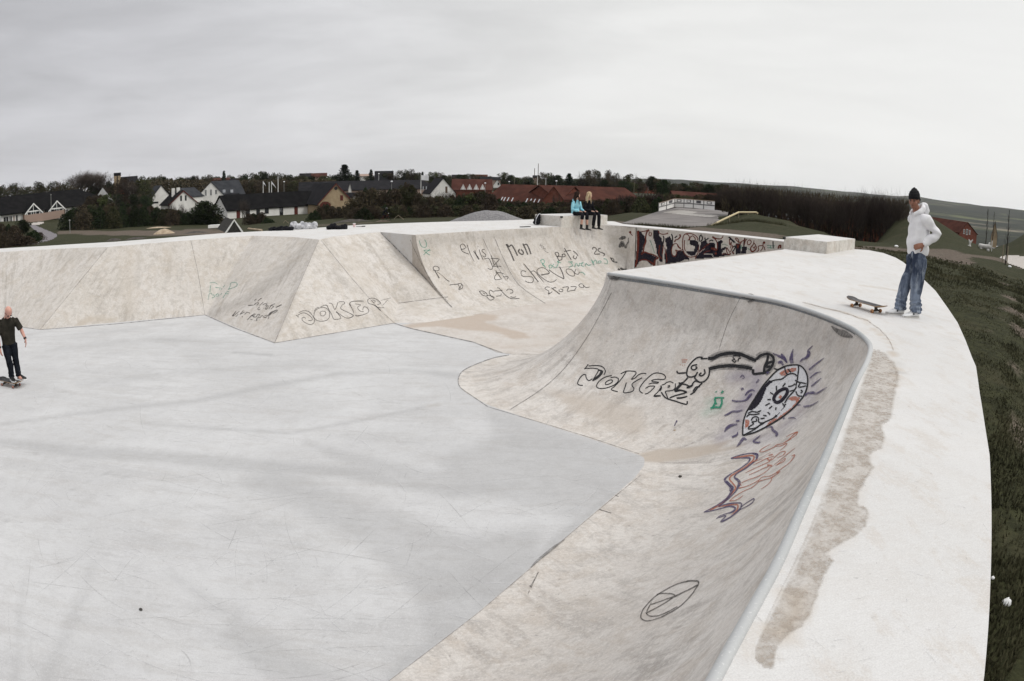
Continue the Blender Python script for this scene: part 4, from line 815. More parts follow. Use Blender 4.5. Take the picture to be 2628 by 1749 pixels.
# stains, darker bands and painted shade on surfaces
paint_attr(near_deck, [
 ('tan', 'poly', [(2236,905),(2250,930),(2290,920),(2305,950),(2300,985),(2285,1045),(2270,1080),(2265,1120),(2262,1150),(2240,1190),(2225,1250),(2205,1300),(2222,1335),(2200,1370),(2140,1410),(2115,1470),(2100,1530),(2060,1600),(2010,1640),(1985,1690),(1975,1715),(1945,1712),(1930,1690),(1950,1650),(1995,1560),(2060,1440),(2110,1300),(2150,1180),(2190,1060),(2225,960)], 8, .30),
 ('tan', 'poly', [(1945,1700),(1975,1712),(2010,1640),(2060,1590),(2100,1520),(2060,1500),(2000,1600),(1960,1660)], 3, .95),
 ('tan', 'line', [(2100,790,1),(2160,800,1),(2220,822,2),(2250,850,3),(2278,880,4),(2300,930,4),(2296,990,4)], 3, .9),
 ('dark', 'line', [(2288,905,2),(2308,945,3),(2300,1000,3)], 3, .5),
 ('tan', 'line', [(2208,733,1),(2300,746,1),(2345,750,1)], 2.5, .7), ('dark', 'line', [(2250,738,.5),(2310,748,.5)], 2.5, .35),
 ('tan', 'line', [(1800,668,1),(1900,655,1),(2010,645,1)], 3, .5),
 ('tan', 'line', [(2010,655,2),(2110,660,2),(2190,648,2)], 6, .35),
 ('dark', 'line', [(2140,1210,2),(2100,1320,3),(2060,1420,3),(2010,1530,2)], 4, .42), ('dark', 'line', [(2240,925,1),(2225,985,2),(2180,1100,1.5),(2145,1190,1.5)], 3, .3),  # both dark lines put shade beside the coping into the deck colour
 ('dark', 'line', [(2360,880,1),(2395,882,1)], 1.5, .35), ('dark', 'line', [(2445,873,1),(2455,875,1)], 1.5, .35), ('tan', 'line', [(2130,1690,3),(2180,1705,3)], 8, .3),
])
M_wet = alpha_paint('damp_stain_and_shade', (.40, .35, .30), .46, speck=.75, scale=7); M_rimst = alpha_paint('stain_rim', (.36, .31, .255), .50, speck=.85, scale=9); M_grit = alpha_paint('grit', (.22, .19, .16), .42, speck=1.0, scale=34)
def jit(P, a, seed, n=4):
    rg = random.Random(seed); Q = crom([(p[0], p[1], 0) for p in P], n); return [(x+rg.uniform(-a, a), y+rg.uniform(-a, a)) for x, y, _ in Q]
out_e = jit([(2236,897),(2262,905),(2282,920),(2300,945),(2306,975),(2296,1010),(2290,1050),(2278,1080),(2262,1090),(2270,1120),(2262,1145),(2232,1170),(2240,1200),(2215,1240),(2200,1290),(2226,1310),(2222,1345),(2195,1375),(2140,1405),(2120,1425),(2138,1440),(2115,1475),(2098,1530),(2070,1590),(2020,1630),(1992,1670),(1978,1715),(1950,1712),(1930,1690)], 3, 3)
in_e = [(1950,1640),(1985,1570),(2045,1450),(2090,1350),(2125,1250),(2165,1130),(2195,1040),(2222,960),(2236,920)]
dkb = bvh_of([near_deck])
M_wet = mat('damp_stain_and_shade', (.40, .35, .30), .75, .3); t = NT(M_wet); v = t.coord('Object'); n_a = t.noise(v, 7, 8, .72); n_b = t.noise(v, 26, 5, .75)
t.color(t.mix(t.ramp(n_a, .42, .6), (.46, .41, .36), (.36, .31, .26))); t.color(t.mix(t.math('MULTIPLY', t.attr('dark'), .8), t.b.inputs['Base Color'].links[0].from_socket, (.30, .25, .20)))
al = t.math('MULTIPLY', t.attr('tan'), t.ramp(n_b, .38, .62, .30, .68)); al = t.math('MULTIPLY', al, t.ramp(n_a, .40, .58, .45, 1.0)); t.l(t.math('MAXIMUM', al, t.math('MULTIPLY', t.attr('dark'), t.ramp(n_b, .40, .60, .25, .75))), t.b.inputs['Alpha'])
mb = MB(); fill(mb, dkb, [(x+9, y) for x, y in out_e]+[(x-10, y) for x, y in in_e], 3, .0022, 1); o = mb.build('stain', M_wet)
paint_attr(o, [('tan', 'poly', out_e+in_e, 5, .95), ('dark', 'line', [(x-5, y, 2.5+2*abs(sin(i*1.3))) for i, (x, y) in enumerate(out_e[:-6])], 4, .75), ('dark', 'line', [(2226,960,1),(2195,1040,2),(2160,1150,3),(2110,1290,4),(2062,1400,4),(2010,1500,3),(1965,1600,2)], 6, .5)]); o.parent = near_deck; reg(o, near_deck)  # inner dark line paints the shade strip along the coping; the rest is stain
mb = MB(); stroke(mb, dkb, [(x, y, 2+1.5*abs(sin(i))) for i, (x, y) in enumerate(jit([(2060,778),(2120,792),(2190,812),(2225,824),(2256,846),(2280,872),(2292,900)], 1.5, 4, 3))], 2.4, .003, False); o = mb.build('stain', M_rimst); o.parent = near_deck; reg(o, near_deck)
# galvanised angle under the pipe; the right-hand strip is painted shade
M_face = alpha_paint('coping_strip', (.175, .19, .20), .9, speck=.45, scale=16)
cpx = crom([(a, b, 0) for a, b in coping_px], 3)
mb = MB(); stroke(mb, nearonly, [(x-.5, y+9.5, 7.5) for x, y, _ in cpx if x < 2205 and y < 880], 7, .006, False); wpart(mb, 'coping_strip', M_face, nqp)
M_copshade = alpha_paint('coping_shade_strip', (.24, .25, .26), .7, speck=.7, scale=10)
mb = MB(); stroke(mb, nearonly, [(x-6-(y-900)*.004, y+3, 3.5+(y-900)*.004) for x, y, _ in cpx if y > 905], 4, .006, False); wpart(mb, 'coping_strip', M_copshade, nqp)  # grey strip painted as shade beside the right-hand coping
# scuffs of wheels and boards, chips
M_scl = alpha_paint('pale_scuff', (.60, .60, .60), .34, speck=.95, scale=8); M_scd = alpha_paint('dark_scuff', (.26, .255, .25), .20, speck=.95, scale=8)
def scuffs(parent, z, pts_fn, n, seed, Lm=(.3, 2.2), wm=(.004, .012)):
    rg = random.Random(seed); mb = MB()
    for k in range(n):
        x, y, a0 = pts_fn(rg); L = rg.uniform(*Lm)*rg.random()**.5; w_ = rg.uniform(*wm); cv = rg.gauss(0, .35); mb.mi = 0 if rg.random() < .55 else 1; pr = None; m_ = 8
        for i in range(m_+1):
            a = a0+cv*i/m_; x += cos(a)*L/m_; y += sin(a)*L/m_; ww = w_*(1-abs(i/m_*2-1)**2)+.0006; q = (Vector((x-sin(a)*ww, y+cos(a)*ww, z)), Vector((x+sin(a)*ww, y-cos(a)*ww, z)))
            if pr: mb.quad(pr[0], q[0], q[1], pr[1])
            pr = q
    o = mb.build('scuff', [M_scl, M_scd]); o.parent = parent; reg(o, parent); return o
def on_floor(rg):
    while True:
        u, v = rg.uniform(0, 1650), rg.uniform(850, 1760); p = at(u, v, FZ)
        if in_poly(p.x, p.y, [(q.x, q.y) for q in floor_in]): return p.x, p.y, rg.choice([rg.gauss(.2, .35), rg.gauss(-.5, .5), rg.uniform(0, 3.14)])
floor_in = [C1, C2, C3, C4, C5, Vector(toep[0]), Vector(toep[4]), Vector(toep[9]), Vector(fb[1]), cbp[0], lastB, Vector((-6, 0)), Vector((-14, 4)), C0]
scuffs(floor_o, FZ+.004, on_floor, 330, 4, (.25, 1.8), (.002, .006))
def on_deck(rg):
    while True:
        u, v = rg.uniform(1650, 2540), rg.uniform(660, 1749); p = at(u, v, 0)
        if in_poly(p.x, p.y, [(q[0], q[1]) for q in dpoly]): return p.x, p.y, rg.uniform(0, 3.14)
scuffs(near_deck, .004, on_deck, 90, 9, (.02, .16), (.0015, .004))
paint_attr(near_surf, [
 ('viol', 'line', [g_((900,560))[0]+(10,), g_((1250,520))[0]+(14,), g_((1200,760))[0]+(16,), g_((1000,1000))[0]+(14,), g_((950,1300))[0]+(10,), g_((700,1440))[0]+(4,)], 26, .55),
 ('viol', 'line', [g_((1780,250))[0]+(6,), g_((2000,450))[0]+(10,), g_((2060,720))[0]+(10,), g_((1950,900))[0]+(8,), g_((1800,1100))[0]+(8,), g_((1500,1380))[0]+(8,), g_((1100,1480))[0]+(5,)], 24, .42),
 ('grn', 'line', [g_((560,900))[0]+(6,), g_((680,960))[0]+(14,), g_((500,1070))[0]+(6,)], 18, .30),
 ('dark', 'poly', [(1570,730),(1700,740),(1900,775),(2050,810),(2150,850),(2200,900),(2190,960),(2100,900),(1900,870),(1700,830),(1560,790)], 30, .22),
 ('tan', 'poly', [(1400,1000),(1500,1010),(1650,1050),(1660,1110),(1620,1120),(1480,1060)], 14, .55),
 ('tan', 'poly', [(1640,1165),(1700,1152),(1760,1150),(1830,1140),(1880,1128),(1840,1160),(1780,1178),(1720,1182),(1700,1188),(1650,1185)], 4, .95),
 ('tan', 'line', [(1715,1180,5),(1800,1165,6),(1880,1150,3),(1920,1140,1)], 4, .9), ('dark', 'line', [(1660,1170,4),(1690,1172,5)], 6, .35),
 ('dark', 'line', [(1360,1000,3),(1420,1015,3),(1480,990,3),(1540,900,3),(1560,800,3)], 8, .30),
 ('dark', 'line', [(1900,775,10),(1865,880,20),(1850,960,10)], 20, -.15),
 ('tan', 'line', [(1500,830,30),(1520,900,30)], 40, .25), ('dark', 'line', [(1480,900,10),(1560,960,14),(1640,1010,10)], 16, .2),
 ('dark', 'line', [(2000,1500,3),(2060,1350,3),(2120,1200,3),(2180,1040,3)], 10, .22), ('dark', 'line', [(1880,1640,6),(1960,1480,6)], 14, .2),
 ('tan', 'line', [(1300,1600,10),(1500,1560,10),(1700,1600,12)], 30, .22), ('dark', 'line', [(1460,1410,2),(1560,1425,3),(1700,1420,2)], 6, .15),
])
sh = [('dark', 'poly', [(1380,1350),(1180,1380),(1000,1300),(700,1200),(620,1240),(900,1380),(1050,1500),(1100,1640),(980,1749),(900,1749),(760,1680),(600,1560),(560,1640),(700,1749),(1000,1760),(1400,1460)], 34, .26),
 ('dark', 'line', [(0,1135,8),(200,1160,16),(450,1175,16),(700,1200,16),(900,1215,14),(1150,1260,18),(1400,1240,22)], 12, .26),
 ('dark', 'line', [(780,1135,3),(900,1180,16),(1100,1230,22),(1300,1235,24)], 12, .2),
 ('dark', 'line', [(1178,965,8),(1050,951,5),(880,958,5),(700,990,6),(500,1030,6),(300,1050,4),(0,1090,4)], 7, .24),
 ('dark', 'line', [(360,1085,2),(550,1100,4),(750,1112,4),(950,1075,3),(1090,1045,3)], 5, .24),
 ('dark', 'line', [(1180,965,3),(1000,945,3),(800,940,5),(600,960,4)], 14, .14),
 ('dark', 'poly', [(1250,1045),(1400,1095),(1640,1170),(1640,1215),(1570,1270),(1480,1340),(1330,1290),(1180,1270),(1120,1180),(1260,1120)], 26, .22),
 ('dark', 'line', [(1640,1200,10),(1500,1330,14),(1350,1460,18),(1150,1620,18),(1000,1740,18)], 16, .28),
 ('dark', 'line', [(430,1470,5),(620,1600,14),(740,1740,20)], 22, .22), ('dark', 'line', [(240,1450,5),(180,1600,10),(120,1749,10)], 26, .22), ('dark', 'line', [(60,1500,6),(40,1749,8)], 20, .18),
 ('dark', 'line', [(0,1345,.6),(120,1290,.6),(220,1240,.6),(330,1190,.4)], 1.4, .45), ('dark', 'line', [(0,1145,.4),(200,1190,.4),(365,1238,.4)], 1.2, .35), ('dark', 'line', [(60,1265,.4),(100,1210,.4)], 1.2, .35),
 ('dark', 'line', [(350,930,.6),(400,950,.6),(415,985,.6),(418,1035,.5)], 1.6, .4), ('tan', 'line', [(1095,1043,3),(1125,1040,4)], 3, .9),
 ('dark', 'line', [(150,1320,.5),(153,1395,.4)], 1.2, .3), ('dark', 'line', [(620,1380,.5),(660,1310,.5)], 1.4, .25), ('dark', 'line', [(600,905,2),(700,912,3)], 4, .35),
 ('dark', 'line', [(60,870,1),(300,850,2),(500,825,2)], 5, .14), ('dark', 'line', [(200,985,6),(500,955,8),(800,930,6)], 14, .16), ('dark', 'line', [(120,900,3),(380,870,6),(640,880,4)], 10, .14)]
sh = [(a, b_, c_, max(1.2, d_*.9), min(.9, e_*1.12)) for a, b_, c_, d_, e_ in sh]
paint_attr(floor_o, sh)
paint_attr(chan_o, [('tan', 'poly', [(1033,838),(1080,830),(1130,818),(1235,806),(1280,810),(1272,822),(1240,826),(1290,842),(1350,855),(1362,868),(1310,872),(1280,852),(1200,848),(1120,838),(1060,842)], 2.2, .95), ('dark', 'poly', [(1033,838),(1080,830),(1130,818),(1235,806),(1250,810),(1120,824),(1050,840)], 2.5, .4),
 ('tan', 'line', [(1280,800,6),(1400,788,8),(1500,775,8)], 10, .3), ('dark', 'line', [(1250,830,2),(1350,830,3),(1450,820,3)], 6, .15), ('tan', 'line', [(1240,890,4),(1330,890,5),(1440,880,3)], 8, .3)])
paint_attr(fsurf, [('dark', 'line', [(1245,610,6),(1290,680,8),(1350,760,8)], 8, .22), ('dark', 'line', [(1085,620,10),(1400,600,8)], 14, .25), ('tan', 'line', [(1420,620,3),(1460,700,5),(1530,740,5)], 6, .25), ('tan', 'line', [(1120,700,10),(1160,760,12)], 10, .25), ('dark', 'line', [(1560,600,12),(1600,660,12)], 18, .3), ('dark', 'line', [(1520,580,2),(1545,640,3),(1600,700,4)], 4, .3)])  # dark bands along the lip and the concave corner
for o_ in (bf0, bf1, bf2, bf3, bf4):
    paint_attr(o_, [('dark', 'line', [(800,625,4),(740,690,12),(640,770,14),(540,805,6)], 16, .35), ('dark', 'line', [(815,620,2),(770,720,4),(715,860,6)], 10, .35), ('dark', 'line', [(100,660,10),(240,650,14)], 30, .12), ('tan', 'line', [(190,840,2),(230,820,10),(300,820,3)], 5, .6), ('tan', 'line', [(900,650,20),(940,720,20)], 30, .25), ('dark', 'line', [(860,700,6),(900,740,8)], 12, .2), ('tan', 'line', [(330,660,16),(330,790,16)], 26, .35), ('tan', 'line', [(430,640,10),(440,700,10)], 20, .25), ('dark', 'line', [(360,650,6),(350,720,8)], 10, .2), ('tan', 'line', [(1050,790,8),(1100,810,8)], 14, .3), ('tan', 'line', [(985,600,2),(1060,690,3),(1140,770,4)], 8, .4)])  # the two strongest dark lines paint shade on the hip's left face
paint_attr(cheek, [('dark', 'line', [(977,600,4),(1060,690,8),(1130,760,8)], 10, .5), ('tan', 'poly', [(970,590),(1060,600),(1160,780),(1100,760)], 10, .45)])  # dark band paints shade along the cheek's lower edge
paint_attr(wsurf, [('dark', 'line', [(1632,590,3),(1634,690,3)], 6, .5)])
paint_attr(far_deck, [('dark', 'line', [(820,613,1),(900,604,1),(975,596,1)], 1.5, .25), ('tan', 'line', [(1066,604,1),(1240,594,1),(1424,584,1)], 1.6, .4)])
# ---------------------------------------------------------------- blocks on the decks
def block(name, label, base, h, parent_mat=M_box):
    r = thing(name, label, 'concrete block', tuple(base[0])+(0,) if len(base[0]) == 2 else tuple(base[0]))
    mb = MB(); P = [Vector(p[:2]) for p in base]; c = sum(P, Vector((0, 0)))/len(P)
    # body with a small chamfer below the cap
    mb.prism([p for p in P], -.05, h-.03, top=False); Q = [c+(p-c)*.994 for p in P]
    n = len(P); b = len(mb.v)
    mb.add([(p.x, p.y, h-.03) for p in P]+[(p.x, p.y, h) for p in Q], [(i, (i+1) % n, n+(i+1) % n, n+i) for i in range(n)])
    o = wpart(mb, 'body', parent_mat, r); fix_normals(o)
    mb = MB(); mb.add([(p.x, p.y, h+.001) for p in Q], [tuple(range(n))]); o = wpart(mb, 'top', M_deck, r)
    return r, P
bl = Vector((1.33, 23.62)); br = bl+dlip*2.72; bo = nlip*-1.18
bl2 = Q0+dlip*((bl-Q0).dot(dlip))+nlip*.012; br_ = Vector(P2(1546, 551.5, .36)); br2 = Q0+dlip*((br_-Q0).dot(dlip)-.0)+nlip*.012
blk, _ = block('concrete_block', 'raised pale concrete block the two girls sit on', [bl2, br2, br2+bo, bl2+bo+Vector((-.02, .0))], .36)
bx = [Vector(P2(2011,639,0)), Vector(P2(2120.5,652.4,0)), Vector(P2(2193,639.7,0)), Vector(P2(2193,639.7,0))+Vector(P2(2011,639,0))-Vector(P2(2120.5,652.4,0))]
bxr, _ = block('concrete_block', 'low flat concrete block on the deck where the graffiti wall ends', bx, .335)
M_blackr = mat('black_rubber', (.015, .015, .015), .6)
mb = MB()
for (u, v) in ((2048, 640), (2095, 644)):
    pass
for r, p, h in ((bxr, bx[0], .335), (blk, bl2, .36)):
    mb = MB(); mb.box((p.x, p.y-.01, h-.03), .07, .07, .06, .7); wpart(mb, 'corner_cap', M_blackr, r)
# ---------------------------------------------------------------- buildings
M_white = noisy('white_render', (.74, .73, .70), (.66, .65, .62), .8); M_blackroof = noisy('black_roof', (.006, .006, .0065), (.011, .0105, .011), .7, rough=.8)
M_greyroof = noisy('grey_roof', (.030, .032, .036), (.045, .047, .052), .5); M_darkroof = noisy('dark_roof', (.012, .012, .014), (.020, .019, .021), .6)
M_redroof = noisy('red_tile_roof', (.050, .020, .015), (.074, .029, .021), .35); M_redroof2 = noisy('brown_tile_roof', (.055, .022, .017), (.08, .034, .026), .35)
M_brick = noisy('red_brick', (.12, .042, .028), (.16, .06, .042), 1.5); M_yellow = noisy('yellow_brick', (.31, .235, .15), (.37, .29, .19), 1.2)
M_glass = mat('window_glass', (.02, .022, .025), .15, .6); M_frame = mat('white_trim', (.75, .75, .73), .6); M_redwood = mat('red_door', (.09, .018, .013), .6); M_brown = mat('brown_wood', (.10, .065, .045), .8)
M_tan = mat('tan_wall', (.30, .22, .18), .9); M_skyl = mat('skylight', (.55, .57, .60), .25, .6)
def house(label, uA, vA, dA, uB, vB, dB, depth, wall_h, ridge_h, ridge='along', wallm=M_white, roofm=M_blackroof, over=.35, wins=(), name='house', base_drop=1.0, ridge_pos=.5, hip=0, cat='house', roofs=()):
    """front wall from bearing A to B; ridge 'along' the front (eaves seen) or 'across' (gable seen)"""
    A = atd(uA, vA, dA); B = atd(uB, vB, dB); z0 = min(A.z, B.z); A2, B2 = A.to_2d(), B.to_2d()
    x = (B2-A2).normalized(); W = (B2-A2).length; y = Vector((-x.y, x.x))
    if y.dot(A2) < 0: y = -y
    um, dm = (uA+uB)/2, (dA+dB)/2
    if wall_h > 100: wall_h = atd(uA, wall_h, dA).z-z0
    if ridge_h > 100: ridge_h = (atd(uA, ridge_h, dA+ridge_pos*depth).z if ridge == 'along' else atd(um, ridge_h, dm).z)-z0
    r = thing(name, label, cat, (A2.x, A2.y, z0)); X, Y = Vector((*x, 0)), Vector((*y, 0)); O = Vector((A2.x, A2.y, z0))
    def P(a, b, c): return O+X*a+Y*b+Vector((0, 0, c))
    mb = MB()
    D = depth
    if ridge == 'along':
        rp = ridge_pos*D
        mb.quad(P(0,0,-base_drop), P(W,0,-base_drop), P(W,0,wall_h), P(0,0,wall_h)); mb.quad(P(0,D,-base_drop), P(W,D,-base_drop), P(W,D,wall_h), P(0,D,wall_h))
        for a in (0, W): mb.add([P(a,0,-base_drop), P(a,D,-base_drop), P(a,D,wall_h), P(a,rp,ridge_h-.05), P(a,0,wall_h)], [(0,1,2,3,4)])
        wpart(mb, 'wall', wallm, r)
        mb = MB(); s = (ridge_h-wall_h)/rp; o_ = over; t_ = .18; s2 = (ridge_h-wall_h)/(D-rp)
        for y0, z0_, y1, z1_ in ((-o_, wall_h-s*o_, rp, ridge_h), (D+o_, wall_h-s2*o_, rp, ridge_h)):
            h1 = hip if hip else 0
            a = [P(-o_, y0, z0_), P(W+o_, y0, z0_), P(W+o_-h1, y1, z1_), P(-o_+h1*.0, y1, z1_)]
            mb.quad(*a); mb.quad(*[p+Vector((0, 0, t_)) for p in a]); mb.quad(a[0], a[1], a[1]+Vector((0, 0, t_)), a[0]+Vector((0, 0, t_)))
            mb.quad(a[0], a[3], a[3]+Vector((0, 0, t_)), a[0]+Vector((0, 0, t_))); mb.quad(a[1], a[2], a[2]+Vector((0, 0, t_)), a[1]+Vector((0, 0, t_)))
        if hip: mb.tri(P(W+o_, -o_, wall_h-s*o_+t_), P(W+o_, D+o_, wall_h-s2*o_+t_), P(W+o_-hip, rp, ridge_h+t_))
        roof = wpart(mb, 'roof', roofm, r)
    else:
        c = ridge_pos*W
        for b in (0, D): mb.add([P(0,b,-base_drop), P(W,b,-base_drop), P(W,b,wall_h), P(c,b,ridge_h-.05), P(0,b,wall_h)], [(0,1,2,3,4)])
        for a in (0, W): mb.quad(P(a,0,-base_drop), P(a,D,-base_drop), P(a,D,wall_h), P(a,0,wall_h))
        wpart(mb, 'wall', wallm, r)
        mb = MB(); o_ = over; t_ = .16
        sl = (ridge_h-wall_h)/c; sr = (ridge_h-wall_h)/(W-c)
        for x0, z0_ in ((-o_, wall_h-sl*o_), (W+o_, wall_h-sr*o_)):
            a = [P(x0, -.25, z0_), P(c, -.25, ridge_h), P(c, D, ridge_h), P(x0, D, z0_)]
            mb.quad(*a); mb.quad(*[p+Vector((0, 0, t_)) for p in a]); mb.quad(a[0], a[1], a[1]+Vector((0, 0, t_)), a[0]+Vector((0, 0, t_)))
            mb.quad(a[0], a[3], a[3]+Vector((0, 0, t_)), a[0]+Vector((0, 0, t_)))
        roof = wpart(mb, 'roof', roofm, r)
    for wdef in wins:
        kind, u0, u1, zb, zt = wdef[:5]; m = wdef[5] if len(wdef) > 5 else M_glass
        def inter(u):
            d = sight(u, (vA+vB)/2)[:2]; d = Vector((d[0], d[1])); den = d.x*x.y-d.y*x.x
            return ((A2.x*d.y-A2.y*d.x))/ (d.x*x.y-d.y*x.x) if abs(den) > 1e-9 else 0
        a0, a1 = inter(u0), inter(u1); a0, a1 = min(a0, a1), max(a0, a1)
        mb = MB()
        if kind in ('window', 'door', 'opening'):
            mb.quad(P(a0,-.04,zb), P(a1,-.04,zb), P(a1,-.04,zt), P(a0,-.04,zt)); f = wpart(mb, 'door' if kind == 'door' else 'window', m, r)
            if kind == 'window' and len(wdef) > 6:
                mb = MB(); w_ = .09
                for q0, q1 in ((a0, a0+w_), (a1-w_, a1), ((a0+a1)/2-w_/2, (a0+a1)/2+w_/2)): mb.quad(P(q0,-.07,zb), P(q1,-.07,zb), P(q1,-.07,zt), P(q0,-.07,zt))
                for q in (zb, zt-w_): mb.quad(P(a0,-.075,q), P(a1,-.075,q), P(a1,-.075,q+w_), P(a0,-.075,q+w_))
                o = wpart(mb, 'frame', M_frame, r)
                CH[r.name].remove(o.name); o.parent = f; o.location = (0, 0, 0); o.matrix_parent_inverse = Matrix(); reg(o, f)
    r['wh'] = wall_h; r['rh'] = ridge_h
    return r, P, W
def gable_ring(P, W, apex, wall_h, m, r, name='bargeboard', w_=.25, b=-.32, x0=0., x1=None):
    x1 = W if x1 is None else x1; c = (x0+x1)/2; mb = MB()
    for xa in (x0-.35, x1+.35):
        s_ = (apex-wall_h)/(c-xa) if xa < c else (apex-wall_h)/(xa-c)
        a, b_ = P(xa, b, wall_h-.1), P(c, b, apex+.1)
        mb.quad(a, b_, b_-Vector((0, 0, w_*1.4)), a-Vector((0, 0, w_*1.4)))
    return wpart(mb, name, m, r)
# long black-roofed house on the left with two glazed gable porches
r, P, W = house('long house with a huge black roof and two white glazed gable porches', 4, 569, 181, 292, 543, 196, 13, 549, 508, 'along', M_white, M_blackroof, .8,
  [('window', 8, 22, .5, 2.0, M_glass, 1), ('window', 23, 31, .5, 2.0, M_glass, 1), ('window', 34, 37, .3, 2.0, M_tan), ('window', 41, 45, .3, 2.0), ('window', 101, 107, .4, 2.0), ('window', 113, 120, .4, 2.0), ('window', 168, 176, .6, 1.9, M_glass, 1)], hip=9)
def porch(uc, r, P, W, A_u=4):
    d = sight(uc, 556)[:2]; # parameter along the front
    o0 = P(0, 0, 0); o1 = P(W, 0, 0); x = (o1-o0).normalized(); A2 = o0.to_2d(); dv = Vector(d); a = (A2.x*dv.y-A2.y*dv.x)/(dv.x*x.y-dv.y*x.x)
    hw = 2.05
    pr = MB(); f = -2.2
    for xa, xb in ((-hw, -hw+.25), (hw-.25, hw), (-.75, -.62), (.62, .75)): pr.quad(P(a+xa, f, -.1), P(a+xb, f, -.1), P(a+xb, f, 2.5), P(a+xa, f, 2.5))
    pr.quad(P(a-hw, f-.01, 2.35), P(a+hw, f-.01, 2.35), P(a+hw, f-.01, 2.65), P(a-hw, f-.01, 2.65)); pr.quad(P(a-.07, f, 2.6), P(a+.07, f, 2.6), P(a+.07, f, 4.0), P(a-.07, f, 4.0))
    pr.quad(P(a-.06, f-.01, .0), P(a+.06, f-.01, .0), P(a+.06, f-.01, 2.4), P(a-.06, f-.01, 2.4)); pr.quad(P(a-.75, f-.012, .0), P(a+.75, f-.012, .0), P(a+.75, f-.012, .16), P(a-.75, f-.012, .16))
    for sgn in (-1, 1):
        q = [P(a+sgn*(hw+.75), f-.3, 2.0), P(a, f-.3, 4.55), P(a, f-.3, 4.15), P(a+sgn*(hw+.6), f-.3, 1.75)]; pr.quad(*q)
    po = wpart(pr, 'porch', M_frame, r)
    g = MB(); g.add([P(a-hw, f+.03, 0), P(a+hw, f+.03, 0), P(a+hw, f+.03, 2.5), P(a, f+.03, 4.3), P(a-hw, f+.03, 2.5)], [(0,1,2,3,4)])
    for s_ in (-hw, hw): g.quad(P(a+s_, f, 0), P(a+s_, 0, 0), P(a+s_, 0, 2.5), P(a+s_, f, 2.5))
    go_ = wpart(g, 'pane', M_glass, r); rf = MB()
    for sgn in (-1, 1): rf.quad(P(a+sgn*(hw+.7), f-.25, 2.1), P(a, f-.25, 4.6), P(a, 4.2, 4.6), P(a+sgn*(hw+.7), 2, 2.1))
    rfo = wpart(rf, 'porch_roof', M_blackroof, r)
    for x_ in (go_, rfo): CH[r.name].remove(x_.name); x_.parent = po; reg(x_, po)
for uc in (78.5, 138): porch(uc, r, P, W)
# retaining fence below it
def lowwall(name, label, cat, pts, h, m, thick=.25):
    Q = [atd(*p) for p in pts]; rr = thing(name, label, cat, tuple(Q[0])); mb = MB()
    for a, b in zip(Q[:-1], Q[1:]):
        x = (b-a).normalized(); y = Vector((-x.y, x.x, 0))*thick
        for s_ in (0, 1): mb.quad(a+y*s_-Vector((0,0,.6)), b+y*s_-Vector((0,0,.6)), b+y*s_+Vector((0,0,h)), a+y*s_+Vector((0,0,h)))
        mb.quad(a+Vector((0,0,h)), b+Vector((0,0,h)), b+y+Vector((0,0,h)), a+y+Vector((0,0,h)))
    wpart(mb, 'panel', m, rr); return rr, Q
rr, Q = lowwall('fence', 'pinkish board fence in front of the long black-roofed house', 'fence', [(60,567,172), (110,561,174), (165,552,178)], 1.25, M_tan)
for k in range(5):
    p = Q[0].lerp(Q[2], k/4+.02); mb = MB(); mb.box((p.x, p.y-.1, p.z+.5), .2, .2, 1.9); wpart(mb, 'post', M_brown, rr)
def chim(r, P, a, b, z0, z1, m=M_white, w_=.45):
    mb = MB(); mb.prism([P(a-w_, b-w_, 0).to_2d(), P(a+w_, b-w_, 0).to_2d(), P(a+w_, b+w_, 0).to_2d(), P(a-w_, b+w_, 0).to_2d()], P(0,0,z0).z, P(0,0,z1).z); wpart(mb, 'chimney', m, r)
# white gables in the village
house('white gable house with a dark slit window, left of the twin chimneys', 377, 548, 230, 452, 541, 232, 12, 527, 477, 'across', M_white, M_greyroof, .3, [('window', 387, 407, 2.9, 3.5)], ridge_pos=.5)
r, P, W = house('white gable house with red trim, two dark windows and twin white chimneys', 436, 546, 200, 506, 540, 202, 13, 525, 490, 'across', M_white, M_blackroof, .5, [('window', 463, 467.5, 3.0, 4.5), ('window', 475, 479.5, 3.0, 4.5)], ridge_pos=.5)
gable_ring(P, W, r['rh'], r['wh'], M_redwood, r); chim(r, P, W*.30, 6, r['rh']-2, r['rh']+.9); chim(r, P, W*.46, 5, r['rh']-1, r['rh']+1.0)
r, P, W = house('tall white gable with three tall windows and a wide grey roof', 503, 531, 232, 578, 520, 232, 26, 510, 468, 'across', M_white, M_greyroof, .3, [('window', 525.5, 531, 3.3, 5.4, M_glass, 1), ('window', 539, 544.5, 3.3, 5.4, M_glass, 1), ('window', 552, 558, 3.6, 5.2, M_glass, 1)], ridge_pos=.52)
r, P, W = house('long wing with a plain slate roof and two small skylights', 560, 520, 246, 628, 512, 250, 12, 502, 466, 'along', M_white, M_greyroof, .3)
for uu in (575, 595):
    q = atd(uu, 491, 244); mb = MB(); mb.box(tuple(q), .9, .3, 1.0); wpart(mb, 'skylight', M_skyl, r)
house('low slate-roofed wing between the two white gables', 486, 528, 226, 522, 520, 230, 10, 506, 483, 'along', M_white, M_greyroof, .3)
house('small grey roofed outbuilding beside the white barn', 545, 556, 185, 575, 556, 180, 9, 532, 501, 'along', M_white, M_darkroof, .3, [('window', 562, 569, .5, 2.1, M_glass, 1)])
